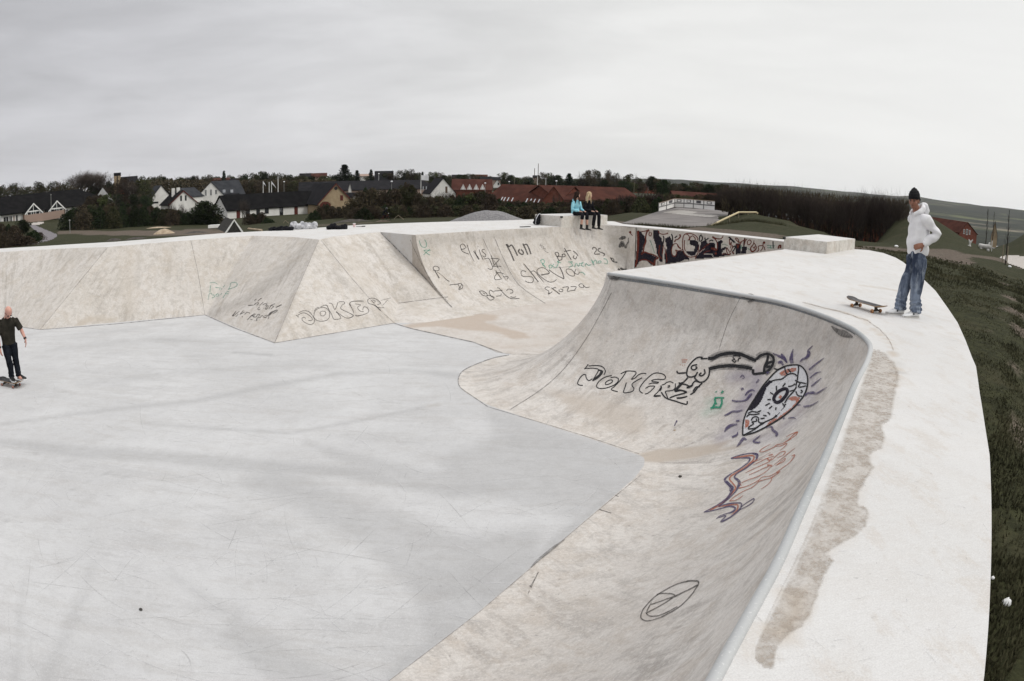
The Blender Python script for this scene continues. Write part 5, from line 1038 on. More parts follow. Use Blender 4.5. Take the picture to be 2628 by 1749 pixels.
# white barn and yellow gable
X3 = lambda x: 560+x/7.3625
wins = [('door', X3(345), X3(415), 0, 2.1, M_redwood), ('opening', X3(525), X3(600), 0, 2.2), ('opening', X3(720), X3(790), .0, 2.1), ('opening', X3(880), X3(955), .8, 2.2), ('opening', X3(1160), X3(1228), .1, 2.2, M_glass), ('opening', X3(1172), X3(1218), .9, 2.0, M_skyl), ('door', X3(1438), X3(1505), .05, 2.2, M_redwood), ('opening', X3(1710), X3(1780), .1, 2.2, M_redwood), ('opening', X3(1725), X3(1765), .3, 2.1, M_skyl)]
house('long white barn with a steep black thatched roof and dark red doors', 584, 562.5, 165, 817, 548, 178, 8, 540, 503, 'along', M_white, M_blackroof, .35, wins, cat='barn')
r, P, W = house('yellow brick gable end with a round hole and arched red door', 818, 551, 166, 905, 545, 168.5, 20, 523, 472, 'across', M_yellow, M_darkroof, .4, [('window', 873, 880.5, 3.1, 4.4, M_redwood)])
gable_ring(P, W, r['rh'], r['wh'], M_redwood, r)
mb = MB(); c = P(W*.5, -.06, r['rh']-1.1); X_ = (P(1, 0, 0)-P(0, 0, 0)); mb.add([c+X_*(.42*cos(k*pi/6))+Vector((0, 0, .42*sin(k*pi/6))) for k in range(12)], [tuple(range(12))]); wpart(mb, 'round_hole', M_glass, r)
mb = MB(); mb.add([P(.3, -.06, 0), P(3.0, -.06, 0), P(3.0, -.06, 2.4), P(2.3, -.06, 2.9), P(1.6, -.06, 3.0), P(.9, -.06, 2.9), P(.3, -.06, 2.4)], [tuple(range(7))]); wpart(mb, 'door', M_redwood, r)
mb = MB()
for k in range(8):
    a0, a1 = pi*k/8, pi*(k+1)/8
    mb.quad(*[P(1.65-cos(a)*q[0], -.09, 2.3+sin(a)*q[1]) for a, q in ((a0, (1.5, .8)), (a1, (1.5, .8)), (a1, (1.72, 1.0)), (a0, (1.72, 1.0)))])
wpart(mb, 'arch', M_yellow, r)
house('wide dark slate roof directly behind the white barn and yellow gable', 768, 520, 205, 868, 512, 205, 14, 492, 470, 'along', M_tan, M_darkroof, .3)
r, P, W = house('very long dark roof stretching behind the bushes towards the white gable', 868, 515, 235, 1118, 508, 262, 16, 490, 467, 'along', M_tan, M_darkroof, .4)
for uu in (1086, 1094, 1102):
    q = atd(uu, 484, 252); mb = MB(); mb.box(tuple(q), .25, .25, 1.4, .4); wpart(mb, 'skylight', M_skyl, r)
house('tiny white triangular gable right of the yellow brick gable', 894, 505, 224, 902, 505, 224, 5, 2.2, 4.4, 'across', M_white, M_darkroof, .1)
house('small half-hidden white gable beyond the brown bushes', 906, 512, 200, 930, 512, 202, 7, 507, 496, 'across', M_white, M_darkroof, .2, [('window', 915, 918, 1.0, 2.2)])
house('bright white gable with one brown door among bare trees', 1105, 510, 240, 1169, 510, 242, 14, 497, 459, 'across', M_white, M_darkroof, .3, [('door', 1142.5, 1148, 1.9, 4.2, M_brown)])
r, P, W = house('brown tiled roof with four little pale dormers', 1160, 505, 262, 1262, 503, 262, 12, 488, 461, 'along', M_brick, M_redroof2, .3)
for uu in (1188.5, 1205, 1222, 1238.5):
    q = atd(uu, 487, 257); mb = MB(); dx = Vector((1.0, 0, 0))
    for s_ in (-1, 1): mb.quad(q+dx*s_, q+dx*s_*.72, q+Vector((0, 0, 1.75)), q+Vector((0, 0, 2.05)))
    mb.tri(q-dx*.6, q+dx*.6, q+Vector((0, 0, 1.6))); wpart(mb, 'dormer', M_frame, r)
house('small white triangular dormer gable standing on the ridge line', 1266, 477, 330, 1286, 477, 330, 6, 476, 462, 'across', M_white, M_darkroof, .2, [('window', 1277, 1281, .3, 1.4)])
house('flat dark roof just right of the white dormer gable', 1232, 474, 360, 1284, 474, 360, 10, 462, 455, 'along', M_tan, M_darkroof, .3)
r, P, W = house('huge red tiled roof with two rows of small slanted skylights', 1246, 528, 210, 1432, 528, 196, 18, 514, 474, 'along', M_brick, M_redroof, .4)
for i, uu in enumerate([1287, 1294, 1303, 1314, 1351, 1361, 1371, 1382]):
    v = 511+(i > 3)*4+(i % 4)*.6; q = atd(uu, v, 199-(i > 3)*4); mb = MB()
    mb.quad(q+Vector((-.3, 0, -.5)), q+Vector((-.05, 0, -.5)), q+Vector((.5, .5, .55)), q+Vector((.2, .5, .55))); wpart(mb, 'skylight', M_skyl, r)
r, P, W = house('red brick gable set into the middle of the red roofs', 1388, 528, 188, 1452, 528, 188, 9, 520, 480, 'across', M_brick, M_redroof, .3)
house('red tiled roof running behind the two seated girls', 1430, 530, 195, 1648, 532, 215, 18, 513, 478, 'along', M_brick, M_redroof, .4)
house('distant low red roofs at the right end of the village', 1628, 490, 320, 1692, 490, 330, 9, 480, 472, 'along', M_brick, M_redroof2, .3)
house('dark red roof behind the white event fence', 1735, 530, 150, 1850, 534, 152, 12, 1.2, 3.1, 'along', M_brick, M_redroof2, .3)
r, P, W = house('red brick school seen through the bare hedge, row of bright skylights', 1935, 590, 100, 2125, 618, 86, 14, 1.6, 5.0, 'along', M_brick, M_redroof2, .3)
for i in range(9):
    q = atd(1957+i*15.5, 549+i*1.9, 80); mb = MB(); mb.quad(q+Vector((-.25, -.1, .35)), q+Vector((.05, -.1, .35)), q+Vector((.3, -.1, -.3)), q+Vector((.0, -.1, -.3))); wpart(mb, 'skylight', M_skyl, r)
r, P, W = house('red tiled house with brick gable peeking over the grassy mound at right', 2461, 621, 225, 2505, 624, 232, 30, 596, 572, 'across', M_brick, M_redroof, .4, [('window', 2470, 2474, 2.6, 4.0, M_glass, 1), ('window', 2477, 2481.5, 2.4, 4.2, M_glass, 1), ('window', 2484.5, 2488, 2.6, 4.0, M_glass, 1)], ridge_pos=.42)
house('tiny orange gabled house in the valley beyond the parked cars', 2543, 622, 150, 2558, 624, 150, 7, 1.5, 4.3, 'across', M_yellow, M_darkroof, .3)
# brick tower
p0 = atd(293, 505, 300); p1 = atd(310.5, 505, 300); tw = thing('tower', 'square yellow brick tower with a dark flat cap above the trees', 'tower', tuple(p0)); x = (p1-p0); y = Vector((-x.y, x.x, 0))
zt = atd(301, 444, 300).z; zc = atd(301, 452, 300).z
mb = MB(); mb.prism([q.to_2d() for q in (p0, p1, p1+y, p0+y)], p0.z-4, zc); wpart(mb, 'shaft', M_yellow, tw)
mb = MB(); mb.prism([q.to_2d() for q in (p0-x*.03, p1+x*.03-y*.02, p1+y, p0+y)], zc, zt); wpart(mb, 'cap', M_darkroof, tw)
mb = MB(); mb.prism([(p0+x*.42-y*.02).to_2d(), (p0+x*.56-y*.02).to_2d(), (p0+x*.56).to_2d(), (p0+x*.42).to_2d()], p0.z, zc); wpart(mb, 'slot', M_darkroof, tw)
house('low black-roofed hall attached to the brick tower', 311, 500, 302, 352, 498, 302, 12, 474, 456, 'along', M_tan, M_darkroof, .4)
house('small brick house below the tower with an orange gable', 288, 515, 260, 322, 513, 260, 9, 1.5, 5.2, 'across', M_brick, M_redroof2, .3, ridge_pos=.8)
for a in ((770, 470, 380, 797, 470, 380, 'dark distant roof left of the big fir tree', 456, 446.5), (800, 470, 400, 838, 470, 400, 'wide distant brown roof just left of the big fir', 455, 446), (963, 470, 330, 1008, 470, 330, 'dark mossy distant roof right of the big fir', 463, 440.5), (923, 462, 360, 955, 462, 360, 'pale small distant roof between two little firs', 453, 448),
          (1160, 466, 420, 1198, 466, 420, 'dark distant roof above the white gable', 456, 449.5), (1208, 466, 400, 1250, 466, 400, 'reddish distant roof left of the white dormer gable', 456, 449), (590, 466, 330, 625, 466, 330, 'small red distant roof above the slate wing', 463, 460), (545, 470, 320, 588, 470, 320, 'long distant red tiled roof behind the tall white gable', 464, 459), (1368, 468, 420, 1384, 468, 420, 'small grey distant building with two thin masts', 456, 451)):
    rr_, P_, W_ = house(a[6], *a[:6], 10, a[7], a[8], 'along', M_white if a[0] == 923 else M_tan, M_redroof2 if a[0] in (800, 1208, 545) else (M_tan if a[0] == 923 else M_darkroof), .4)
    if a[0] == 1368: chim(rr_, P_, .8, 3, 3, 8.5, M_brown, .18); chim(rr_, P_, 3.0, 3, 3, 11.5, M_brown, .18)
for m_ in (M_blackroof, M_greyroof, M_darkroof, M_redroof, M_redroof2, M_white, M_brick, M_yellow):
    m_.node_tree.nodes['Principled BSDF'].inputs['Specular IOR Level'].default_value = .05; m_.node_tree.nodes['Principled BSDF'].inputs['Roughness'].default_value = .95
# ---------------------------------------------------------------- poles, flags, lamps
M_pole = mat('white_pole', (.70, .70, .68), .5); M_gpole = mat('grey_pole', (.22, .22, .21), .6); M_wpole = mat('wood_pole', (.20, .17, .12), .8); M_flag = mat('white_flag', (.78, .78, .80), .8)
def pole(name, label, cat, u, vb, vt, d, r_=.09, m=M_pole, group=None, flag=None, lamp=False):
    b = atd(u, vb, d); t = atd(u, vt, d); h = t.z-b.z
    o = thing(name, label, cat, tuple(b), 0, group); mb = MB(); mb.tube([(0, 0, -1.5), (0, 0, h)], [r_, r_*.7], 7); mb.build('pole', m, o)
    if flag:
        mb = MB(); V = []; nx, nz = 9, 5; w_, hh, droop = flag
        for i in range(nx):
            for j in range(nz): s = i/(nx-1); V.append((r_+w_*s, .25*sin(s*5)*s, h-.2-hh*(1-.0*s)*j/(nz-1)*(1-.75*s*(droop > 1))-droop*s))
        mb.add(V, [(i*nz+j, (i+1)*nz+j, (i+1)*nz+j+1, i*nz+j+1) for i in range(nx-1) for j in range(nz-1)]); mb.build('flag', M_flag, o, True)
    if lamp: mb = MB(); mb.ell((0, 0, h+.12), .42*lamp, .42*lamp, .26*lamp, None, 10, 6); mb.build('lamp_head', M_flag if lamp > .5 else M_gpole, o, True)
    return o
pole('flagpole', 'leftmost short white flagpole with a limp pennant behind the barn', 'flagpole', 675.5, 505, 465.5, 215, .13, flag=(.9, .55, 1.3))
pole('flagpole', 'bare short flagpole between the two pennant poles', 'flagpole', 690.8, 505, 467.5, 215, .13)
pole('flagpole', 'short flagpole with a pennant sagging to the right', 'flagpole', 697, 505, 465.5, 215, .13, flag=(1.5, .6, 1.9))
pole('flagpole', 'tallest bare white flagpole behind the barn roof', 'flagpole', 713.8, 505, 456, 215, .15)
pole('flagpole', 'tall flagpole flying a broad white flag left of the bright gable', 'flagpole', 1080, 505, 448.5, 215, .12, flag=(2.3, 1.5, .25))
for i, (u, vb, vt, d, m, lamp, lab) in enumerate([(729, 500, 468, 240, M_gpole, .8, 'lamp post right of the tallest bare flagpole'), (972, 470, 447, 300, M_pole, .9, 'lamp post in front of the mossy roof'), (1005, 495, 467.5, 220, M_gpole, .9, 'lamp post in front of the long dark roof'), (1245, 485, 471.5, 240, M_gpole, .8, 'lamp post left end of the huge red roof'), (1306.5, 478, 467.5, 300, M_gpole, .9, 'lamp post above the red roof, right of the dormer'), (1427.5, 482, 466, 240, M_gpole, .9, 'lamp post above the red brick gable'),
     (1320, 480, 458, 260, M_wpole, 0, 'bare thin pole above the left part of the red roof'), (1379, 484, 453, 240, M_pole, 0, 'taller white mast above the red roof'), (1400.5, 484, 457, 240, M_pole, 0, 'shorter white mast above the red roof'), (1627, 492, 467, 240, M_wpole, 0, 'bare thin pole at the right end of the red roof'), (1754, 500, 475, 260, M_wpole, 0, 'bare thin pole above the white event fence'),
     (131, 520, 501.5, 181, M_gpole, .5, 'small white lamp in front of the black roof'), (434, 500, 456, 300, M_pole, 0, 'thin white mast behind the white gable'), (262, 500, 478, 240, M_gpole, .4, 'thin lamp post beyond the end of the black roof')]):
    o = pole('lamp_post' if lamp else 'pole', lab, 'lamp post' if lamp else 'pole', u, vb, vt, d, .09 if u != 1379 else .12, m, None, None, lamp)
for u, vb, vt, d, lab in ((33.5, 632, 592, 108, 'nearer path lamp standing by the left bushes'), (180, 601, 567, 125, 'farther path lamp beside the dirt track'),):
    b = atd(u, vb, d); h = atd(u, vt, d).z-b.z; o = thing('path_lamp', lab, 'path lamp', tuple(b), 0, 'lamps along the path'); mb = MB(); mb.tube([(0, 0, -.5), (0, 0, h)], .07, 6); mb.build('pole', M_gpole, o); mb = MB(); mb.tube([(0, 0, h), (0, 0, h+.22)], [.2, .12], 8); mb.build('lamp_head', M_gpole, o)
# ---------------------------------------------------------------- start ramp, event fence, handrail
M_plank = mat('grey_planks', (.16, .15, .145), .85); t = NT(M_plank); v = t.coord('Object', (.35, 3.2, 1), (0, 0, .62)); c = t.mix(t.ramp(t.noise(v, 1.4, 3, .6), .35, .65), (.115, .105, .10), (.22, .20, .19)); t.color(c)
M_plank2 = mat('pale_planks', (.30, .28, .26), .85); t = NT(M_plank2); v = t.coord('Object', (.35, 3.2, 1), (0, 0, .62)); t.color(t.mix(t.ramp(t.noise(v, 1.4, 3, .6), .35, .65), (.23, .215, .20), (.36, .34, .315)))
rp = [atd(1594,573.5,50), atd(1640,575,49), atd(1700,580,48.5), atd(1800,588,47.5), atd(1826,580,50), atd(1888,547,73), atd(1842,540,76), atd(1738,533,78), atd(1690,543,70)]
ramp = thing('start_ramp', 'wide grey plank ramp behind the graffiti wall', 'ramp', tuple(rp[0])); mb = MB()
mb.add(rp, [tuple(range(len(rp)))]); mb.add(rp+[p-Vector((0, 0, 1.6)) for p in rp], [(i, (i+1) % 9, 9+(i+1) % 9, 9+i) for i in range(9)]); wpart(mb, 'planking', M_plank, ramp)
pp = [(1700,546.5),(1744,539),(1792,545),(1778,549.5),(1845,554),(1824,559.5),(1760,553)]
Vr = bvh_of([bpy.data.objects['planking']])
mb = MB(); fill(mb, Vr, pp, 1.2, .02, 30); wpart(mb, 'pale_planking', M_plank2, ramp)
X6 = lambda x, y: (1460+x/7.3625, 420+y/7.3625); X7 = lambda x, y: (1740+x/7.3625, 440+y/7.3625)
M_banner = mat('white_panel', (.78, .77, .75), .7); M_bar = mat('panel_frame', (.085, .085, .09), .6); M_rim = mat('panel_rim', (.24, .17, .12), .7)
tops = [X6(1688,745), X6(1838,705), X6(1988,660), X6(2175,668), X7(290,530), X7(485,545), X7(690,560)]
bots = [X6(1688,905), X6(1838,870), X6(1988,825), X6(2175,830), X7(290,690), X7(485,715), X7(690,735)]
tops.insert(4, X7(113, 515)); bots.insert(4, X7(113, 680)); tops = [tops[0], tops[1], tops[2], tops[3], X7(113, 518), X7(290, 532), X7(485, 548), X7(690, 562)]; bots = [bots[0], bots[1], bots[2], bots[3], X7(113, 684), X7(290, 695), X7(485, 715), X7(690, 735)]
ds_ = [62, 68, 75, 74.5, 74, 73.5, 73, 72.5]
fb_ = [atd(u, v, d) for (u, v), d in zip(bots, ds_)]; fh = [atd(u, v, d).z for (u, v), d in zip(tops, ds_)]
ev = thing('event_fence', 'white seven-panel fence with small window signs on the ramp', 'fence', tuple(fb_[2]))
for i in range(7):
    a, b = fb_[i], fb_[i+1]; za, zb = fh[i], fh[i+1]; mb = MB(); A1 = Vector((a.x, a.y, za)); B1 = Vector((b.x, b.y, zb))
    yv = Vector((-(b-a).y, (b-a).x, 0)).normalized(); yv = yv if yv.dot(a) < 0 else -yv
    q = lambda s, t_, off=0.: a.lerp(b, s).lerp(A1.lerp(B1, s), t_)+yv*off
    mb.quad(q(0,0), q(1,0), q(1,1), q(0,1)); pnl = wpart(mb, 'panel', M_banner, ev)
    mb = MB(); mb.quad(q(0,.44,.03), q(1,.44,.03), q(1,.53,.03), q(0,.53,.03)); mb.quad(q(-.03,0,.04), q(.03,0,.04), q(.03,1,.04), q(-.03,1,.04)); wpart(mb, 'frame_bar', M_bar, ev)
    mb = MB(); mb.quad(q(0,.95,.05), q(1,.95,.05), q(1,1.03,.05), q(0,1.03,.05)); wpart(mb, 'rail', M_rim, ev)
    mb = MB(); s0, s1 = (.28, .72); mb.quad(q(s0,.60,.03), q(s1,.60,.03), q(s1,.90,.03), q(s0,.90,.03)); sg = wpart(mb, 'sign', M_bar, ev)
    if i % 2 == 0: mb = MB(); mb.quad(q(s0+.07,.66,.05), q(s1-.07,.66,.05), q(s1-.07,.84,.05), q(s0+.07,.84,.05)); o = wpart(mb, 'sign_face', M_banner, ev); CH[ev.name].remove(o.name); o.parent = sg; reg(o, sg)
M_rail = mat('yellow_wood_rail', (.52, .44, .27), .6); hr = thing('handrail', 'pale yellow wooden handrail climbing the grass mound', 'handrail', tuple(atd(1820, 584, 48)))
mb = MB(); rl = [atd(*X7(590,1055), 48), atd(*X7(840,920), 51), atd(*X7(1145,778), 55), atd(*X7(1480,778), 56), atd(*X7(1510,805), 56)]; mb.tube(rl, .075, 7); wpart(mb, 'rail', M_rail, hr)
for x_, y0, y1, d in ((815, 935, 1080, 50.5), (975, 860, 1050, 53), (1145, 785, 1000, 55), (1325, 780, 990, 55.5), (1470, 780, 930, 56)):
    a = atd(*X7(x_, y0), d); b = atd(*X7(x_, y1), d); mb = MB(); mb.tube([a, b-Vector((0, 0, .4))], .04, 6); wpart(mb, 'post', M_wpole, hr)
# ---------------------------------------------------------------- mounds, sand, playhouse
def heap(name, label, u, vtop, d, rx, ry, m, seed=1, cat='mound', vbase=None, kind=None):
    top = atd(u, vtop, d); g = ground(top.x, top.y) if vbase is None else atd(u, vbase, d).z; h = max(.3, top.z-g); V = []; Fc = []; n, k = 44, 14
    for i in range(k+1):
        for j in range(n):
            a = 2*pi*j/n; r = i/k; rr = r*(1+.18*noise.noise(Vector((cos(a)*1.3, sin(a)*1.3, seed)))); f = (cos(pi*min(r, 1))+1)/2
            x, y = rx*rr*cos(a), ry*rr*sin(a); V.append((x, y, h*f-.5*(r > .96)+.06*h*noise.noise(Vector((x*1.5, y*1.5, seed)))*(.3+f)))
    for i in range(k):
        for j in range(n): Fc.append((i*n+j, (i+1)*n+j, (i+1)*n+(j+1) % n, i*n+(j+1) % n))
    mb = MB(); mb.add(V, Fc); o = mb.build(name, m, None, True); o.location = (top.x, top.y, g); o.rotation_euler = (0, 0, -az_of(u)); tag(o, label, cat, None, kind); return o
M_gravel = noisy('grey_gravel', (.12, .12, .125), (.26, .25, .25), 9, lo=.3, hi=.7, bump=.5); M_sand = noisy('sand', (.30, .23, .16), (.42, .34, .25), 2.5, bump=.4); M_soil = noisy('dark_soil', (.045, .040, .036), (.08, .07, .062), 2, bump=.4); M_soilb = noisy('brown_soil', (.085, .062, .05), (.13, .10, .082), 2)
heap('gravel_mound', 'big grey gravel mound beyond the back edge of the far deck', 1255, 541, 60, 5.6, 3.5, M_gravel, 2, vbase=585)
heap('sand_pile', 'tan sand pile on the dirt beyond the left deck edge', 420, 588, 100, 3.3, 2.2, M_sand, 3, 'sand pile', 612)
heap('sand_pile', 'flat pale sand spread just behind the tan pile', 400, 583, 128, 5.0, 4, M_sand, 4, 'sand pile', 590)
heap('soil_mound', 'low dark soil mound at the left, near the path fork', 80, 625, 94, 3.2, 2, M_soil, 5, vbase=640); heap('soil_mound', 'low dark soil mound left of the sand pile', 350, 609, 88, 3.6, 2, M_soil, 6, vbase=622); heap('soil_mound', 'small dark soil mound under the lamp track', 292, 612, 88, 2.2, 1.4, M_soil, 7, vbase=626)
heap('soil_mound', 'dark soil mound right of the tan sand pile', 500, 594, 95, 4.2, 2, M_soil, 8, vbase=606); heap('soil_mound', 'long dark grey soil ridge behind the black bag', 905, 563, 92, 5.5, 2.2, M_soil, 9, vbase=580); heap('soil_mound', 'brown dirt jump the bike rider is crossing', 985, 566, 84, 3.4, 1.8, M_soilb, 10, vbase=582)
q0 = atd(581, 599, 70); ph = thing('playhouse', 'dark playhouse roof with white gable boards near the barn', 'playhouse', tuple(q0)); A_ = atd(580, 598, 70); B_ = atd(624, 597, 70); T_ = atd(602, 566, 70); back_ = Vector((-2.2, 2.6, .25))
mb = MB(); mb.tri(A_, B_, T_); mb.quad(A_, T_, T_+back_, A_+back_); mb.quad(B_, T_, T_+back_, B_+back_)
wpart(mb, 'roof', noisy('play_roof', (.03, .03, .028), (.055, .05, .045), 6), ph)
mb = MB(); f_ = Vector((.02, -.12, 0)); x_ = (B_-A_).normalized()
for a in (A_, B_): s_ = 1 if a is A_ else -1; mb.quad(a-x_*.1*s_+f_, T_+Vector((0, 0, .14))+f_, T_-Vector((0, 0, .06))+f_, a+x_*.12*s_+f_)
wpart(mb, 'bargeboard', M_frame, ph)
mb = MB(); pA = atd(534, 586.5, 112); pB = atd(563, 585, 112); mb.prism([(pA.x, pA.y), (pB.x, pB.y), (pB.x, pB.y+1), (pA.x, pA.y+1)], pA.z, atd(548, 578, 112).z); ss = mb.build('stone_bench', M_banner); tag(ss, 'long low white stone bench left of the playhouse', 'bench')
mb = MB(); a, b = atd(637, 588, 72), atd(672, 592, 70); mb.tube([a, b], .12, 7); tag(mb.build('log', M_sand), 'pale log lying right of the playhouse', 'log')
for ii, (ua, uc_, ub, vb_, vt_) in enumerate([(1011, 1022, 1036, 563, 553), (727, 732, 741, 573, 566)]):
    mb = MB(); mb.tube([atd(ua, vb_, 88), atd(uc_, vt_, 88), atd(ub, vb_+1, 88)], .05, 5); tag(mb.build('trestle', M_wpole), ('small wooden A-frame right of the bike rider', 'tiny leaning wooden frame left of the grey jacket')[ii], 'frame')
# ---------------------------------------------------------------- vegetation
def veg_mat(name, c1, c2, scale=.8, rough=.95):
    m = mat(name, c1, rough, .1); t = NT(m); oi = t.n('ShaderNodeObjectInfo'); v = t.coord('Object')
    c = t.mix(t.ramp(t.noise(v, scale, 3), .35, .65), c1, c2); hs = t.n('ShaderNodeHueSaturation'); t.l(c, hs.inputs['Color'])
    t.l(t.ramp(oi.outputs['Random'], 0, 1, .72, 1.3), hs.inputs['Value']); t.l(t.ramp(oi.outputs['Random'], 0, 1, .485, .515), hs.inputs['Hue']); t.color(hs.outputs[0]); return m
M_bark = veg_mat('bark', (.030, .025, .021), (.055, .046, .040)); M_twig = veg_mat('twigs', (.032, .025, .022), (.060, .048, .042)); M_twigl = veg_mat('pale_twigs', (.075, .060, .052), (.11, .09, .08))
M_leafg = veg_mat('spring_leaves', (.030, .038, .014), (.062, .068, .028)); M_leafb = veg_mat('budding_leaves', (.042, .034, .022), (.072, .056, .036)); M_leafd = veg_mat('dark_leaves', (.012, .020, .009), (.026, .036, .015)); M_leafc = veg_mat('needle_leaves', (.008, .014, .009), (.018, .027, .015)); M_leafo = veg_mat('olive_leaves', (.032, .038, .018), (.058, .056, .028))
M_birch = veg_mat('birch_bark', (.20, .19, .18), (.30, .29, .27))
def seg3(mb, a, b, ra, rb):
    t = (b-a).normalized(); x = t.orthogonal().normalized(); y = t.cross(x); V = []
    for p, r in ((a, ra), (b, rb)):
        for k in range(3): q = 2*pi*k/3; V.append(p+(x*cos(q)+y*sin(q))*r)
    mb.add(V, [(0, 1, 4, 3), (1, 2, 5, 4), (2, 0, 3, 5)])
def grow(rg, tr_, tw, p, d, L, r, lev, maxlev, spread, up, kids):
    n = 3; pts = [p]; q = p.copy(); dd = d.copy()
    for i in range(n):
        dd = (dd+Vector((rg.gauss(0, .10), rg.gauss(0, .10), rg.gauss(0, .06)+up*.07))).normalized(); q = q+dd*L/n; pts.append(q.copy())
    for i in range(n):
        ra = r*(1-.5*i/n); rb = r*(1-.5*(i+1)/n)
        if lev <= 1: tr_.tube([pts[i], pts[i+1]], [ra, rb], 6, False)
        else: seg3(tw, pts[i], pts[i+1], ra, rb)
    if lev >= maxlev: return
    for k in range(kids[lev]):
        t = .35+.65*(k+rg.random())/kids[lev]; i = min(int(t*n), n-1); base = pts[i].lerp(pts[i+1], t*n-i if t*n-i < 1 else 1)
        a = rg.random()*2*pi; side = dd.orthogonal().normalized(); side.rotate(Matrix.Rotation(a, 3, dd)); nd = (dd*cos(spread)+side*sin(spread)+Vector((0, 0, up*.25))).normalized()
        grow(rg, tr_, tw, base, nd, L*(.55+.25*rg.random()), r*.48, lev+1, maxlev, spread*1.05, up, kids)
def proto_park(o):
    return o
PROTO = {}
def reg_proto(kind, root, h, w_): PROTO.setdefault(kind, []).append([root, h, w_, False])
def dims(mb2):
    xs = [abs(v[0]) for v in mb2.v]; zs = [v[2] for v in mb2.v]; xs.sort(); return max(zs), 2*xs[int(len(xs)*.93)]
def mk_bare(seed, H=8, spread=.55, up=1., kids=(7, 5, 4, 4), maxlev=4, trunk_h=.28, r=.16, forks=1, tm=M_bark, cm=M_twig, kind='bare'):
    rg = random.Random(seed); tr_ = MB(); tw = MB()
    for f in range(forks):
        d = Vector((rg.gauss(0, .12*forks), rg.gauss(0, .12*forks), 1)).normalized()
        grow(rg, tr_, tw, Vector((rg.gauss(0, .05)*forks, rg.gauss(0, .05)*forks, -.2)), d, H*.52, r/sqrt(forks), 0, maxlev, spread, up, kids)
    h, w_ = dims(tw)
    root = thing('bare_tree', 'x', 'tree'); tr_.build('trunk', tm, root); tw.build('crown', cm, root); reg_proto(kind, root, h, w_)
def leafcard(mb, p, s, rg):
    n = Vector((rg.gauss(0, 1), rg.gauss(0, 1), rg.gauss(0, .8)+.4)).normalized(); x = n.orthogonal().normalized(); x.rotate(Matrix.Rotation(rg.random()*6.28, 3, n)); y = n.cross(x)
    mb.add([p-x*s, p+y*s*.6, p+x*s, p-y*s*.6], [(0, 1, 2, 3)])
def mk_leafy(seed, H=8, W=6, n=2600, m=M_leafb, kind='leafy', s=.17, name='leafy_tree', low=.22, blobs=16, tm=M_bark, gap=.0):
    rg = random.Random(seed); tr_ = MB(); tw = MB(); lf = MB()
    grow(rg, tr_, tw, Vector((0, 0, -.2)), Vector((rg.gauss(0, .05), 0, 1)), H*.5, .17, 0, 3, .6, 1, (6, 4, 3))
    B = []
    for i in range(blobs):
        z = H*(low+(1-low)*((i+.5)/blobs)); rr = W/2*sqrt(max(.05, 1-((z/H-low)/(1-low)*2-1)**2*.85))*(.5+.5*rg.random()); a = rg.random()*6.28; r0 = rr*rg.random()**.6
        B.append((Vector((r0*cos(a), r0*sin(a), z*.94)), W*.12+W*.10*rg.random()))
    for i in range(n):
        c, r = B[rg.randrange(len(B))]; d = Vector((rg.gauss(0, 1), rg.gauss(0, 1), rg.gauss(0, .8))).normalized()*r*(.35+.75*rg.random()**.5); leafcard(lf, c+d, s*(.5+rg.random()), rg)
    tv = len(lf.v); root = thing(name, 'x', 'tree'); tr_.mi = 0
    for v, f in ((tw.v, tw.f),): tr_.add(v, f)
    tr_.build('trunk', tm, root); lf.build('crown', m, root); h, w_ = dims(lf); reg_proto(kind, root, h, w_)
def mk_conifer(seed, H=9, W=4.6, kind='conifer', round_=False):
    rg = random.Random(seed); tr_ = MB(); lf = MB(); tr_.tube([(0, 0, -.2), (0, 0, H*.96)], [.16, .03], 6)
    N = 26
    for i in range(N):
        z = H*(.10+.9*i/N); R_ = (W/2*(1-i/N)**.8+.12) if not round_ else W/2*sin(pi*(.14+.86*i/N))**.7
        for k in range(9):
            a = rg.random()*6.28; L = R_*(.7+.4*rg.random())
            for q in range(9):
                t = (q+rg.random())/9; p = Vector((cos(a)*L*t+rg.gauss(0, .12), sin(a)*L*t+rg.gauss(0, .12), z-L*t*.22+rg.gauss(0, .07))); leafcard(lf, p, .17+.10*rg.random(), rg)
    root = thing('conifer_tree', 'x', 'tree'); tr_.build('trunk', M_bark, root); lf.build('crown', M_leafc, root); h, w_ = dims(lf); reg_proto(kind, root, h, w_)
def mk_shrub(seed, W=5, H=4, m=M_leafd, n=2600, kind='shrub', s=.15, twigs=26):
    rg = random.Random(seed); tw = MB(); lf = MB()
    for k in range(twigs):
        a = rg.random()*6.28; r = W*.36*rg.random(); b = Vector((r*cos(a), r*sin(a), -.2)); e = b+Vector((rg.gauss(0, .45), rg.gauss(0, .45), H*(.7+.4*rg.random()))); seg3(tw, b, e, .03, .008)
        for q in range(5): c = b.lerp(e, .4+.6*rg.random()); seg3(tw, c, c+Vector((rg.gauss(0, .4), rg.gauss(0, .4), .5*rg.random()+.1)), .014, .005)
    for i in range(n):
        a = rg.random()*6.28; z = rg.random()**.8; R_ = W/2*(1-.75*z**2.2)*(1+.22*noise.noise(Vector((cos(a)*1.6, sin(a)*1.6, z*2+seed)))); r = R_*sqrt(rg.random()); zz = H*z*(1+.25*noise.noise(Vector((cos(a)*r, sin(a)*r, seed))))
        leafcard(lf, Vector((r*cos(a), r*sin(a), max(0, zz))), s*(.5+rg.random()), rg)
    root = thing('shrub', 'x', 'shrub'); tw.build('stem', M_twig, root); lf.build('foliage', m, root); h, w_ = dims(lf); reg_proto(kind, root, h, w_)
for s_ in (1, 2, 3, 4): mk_bare(s_, 8, .56, .75, (8, 5, 4, 2), 4, forks=4 if s_ % 2 else 3, r=.17)
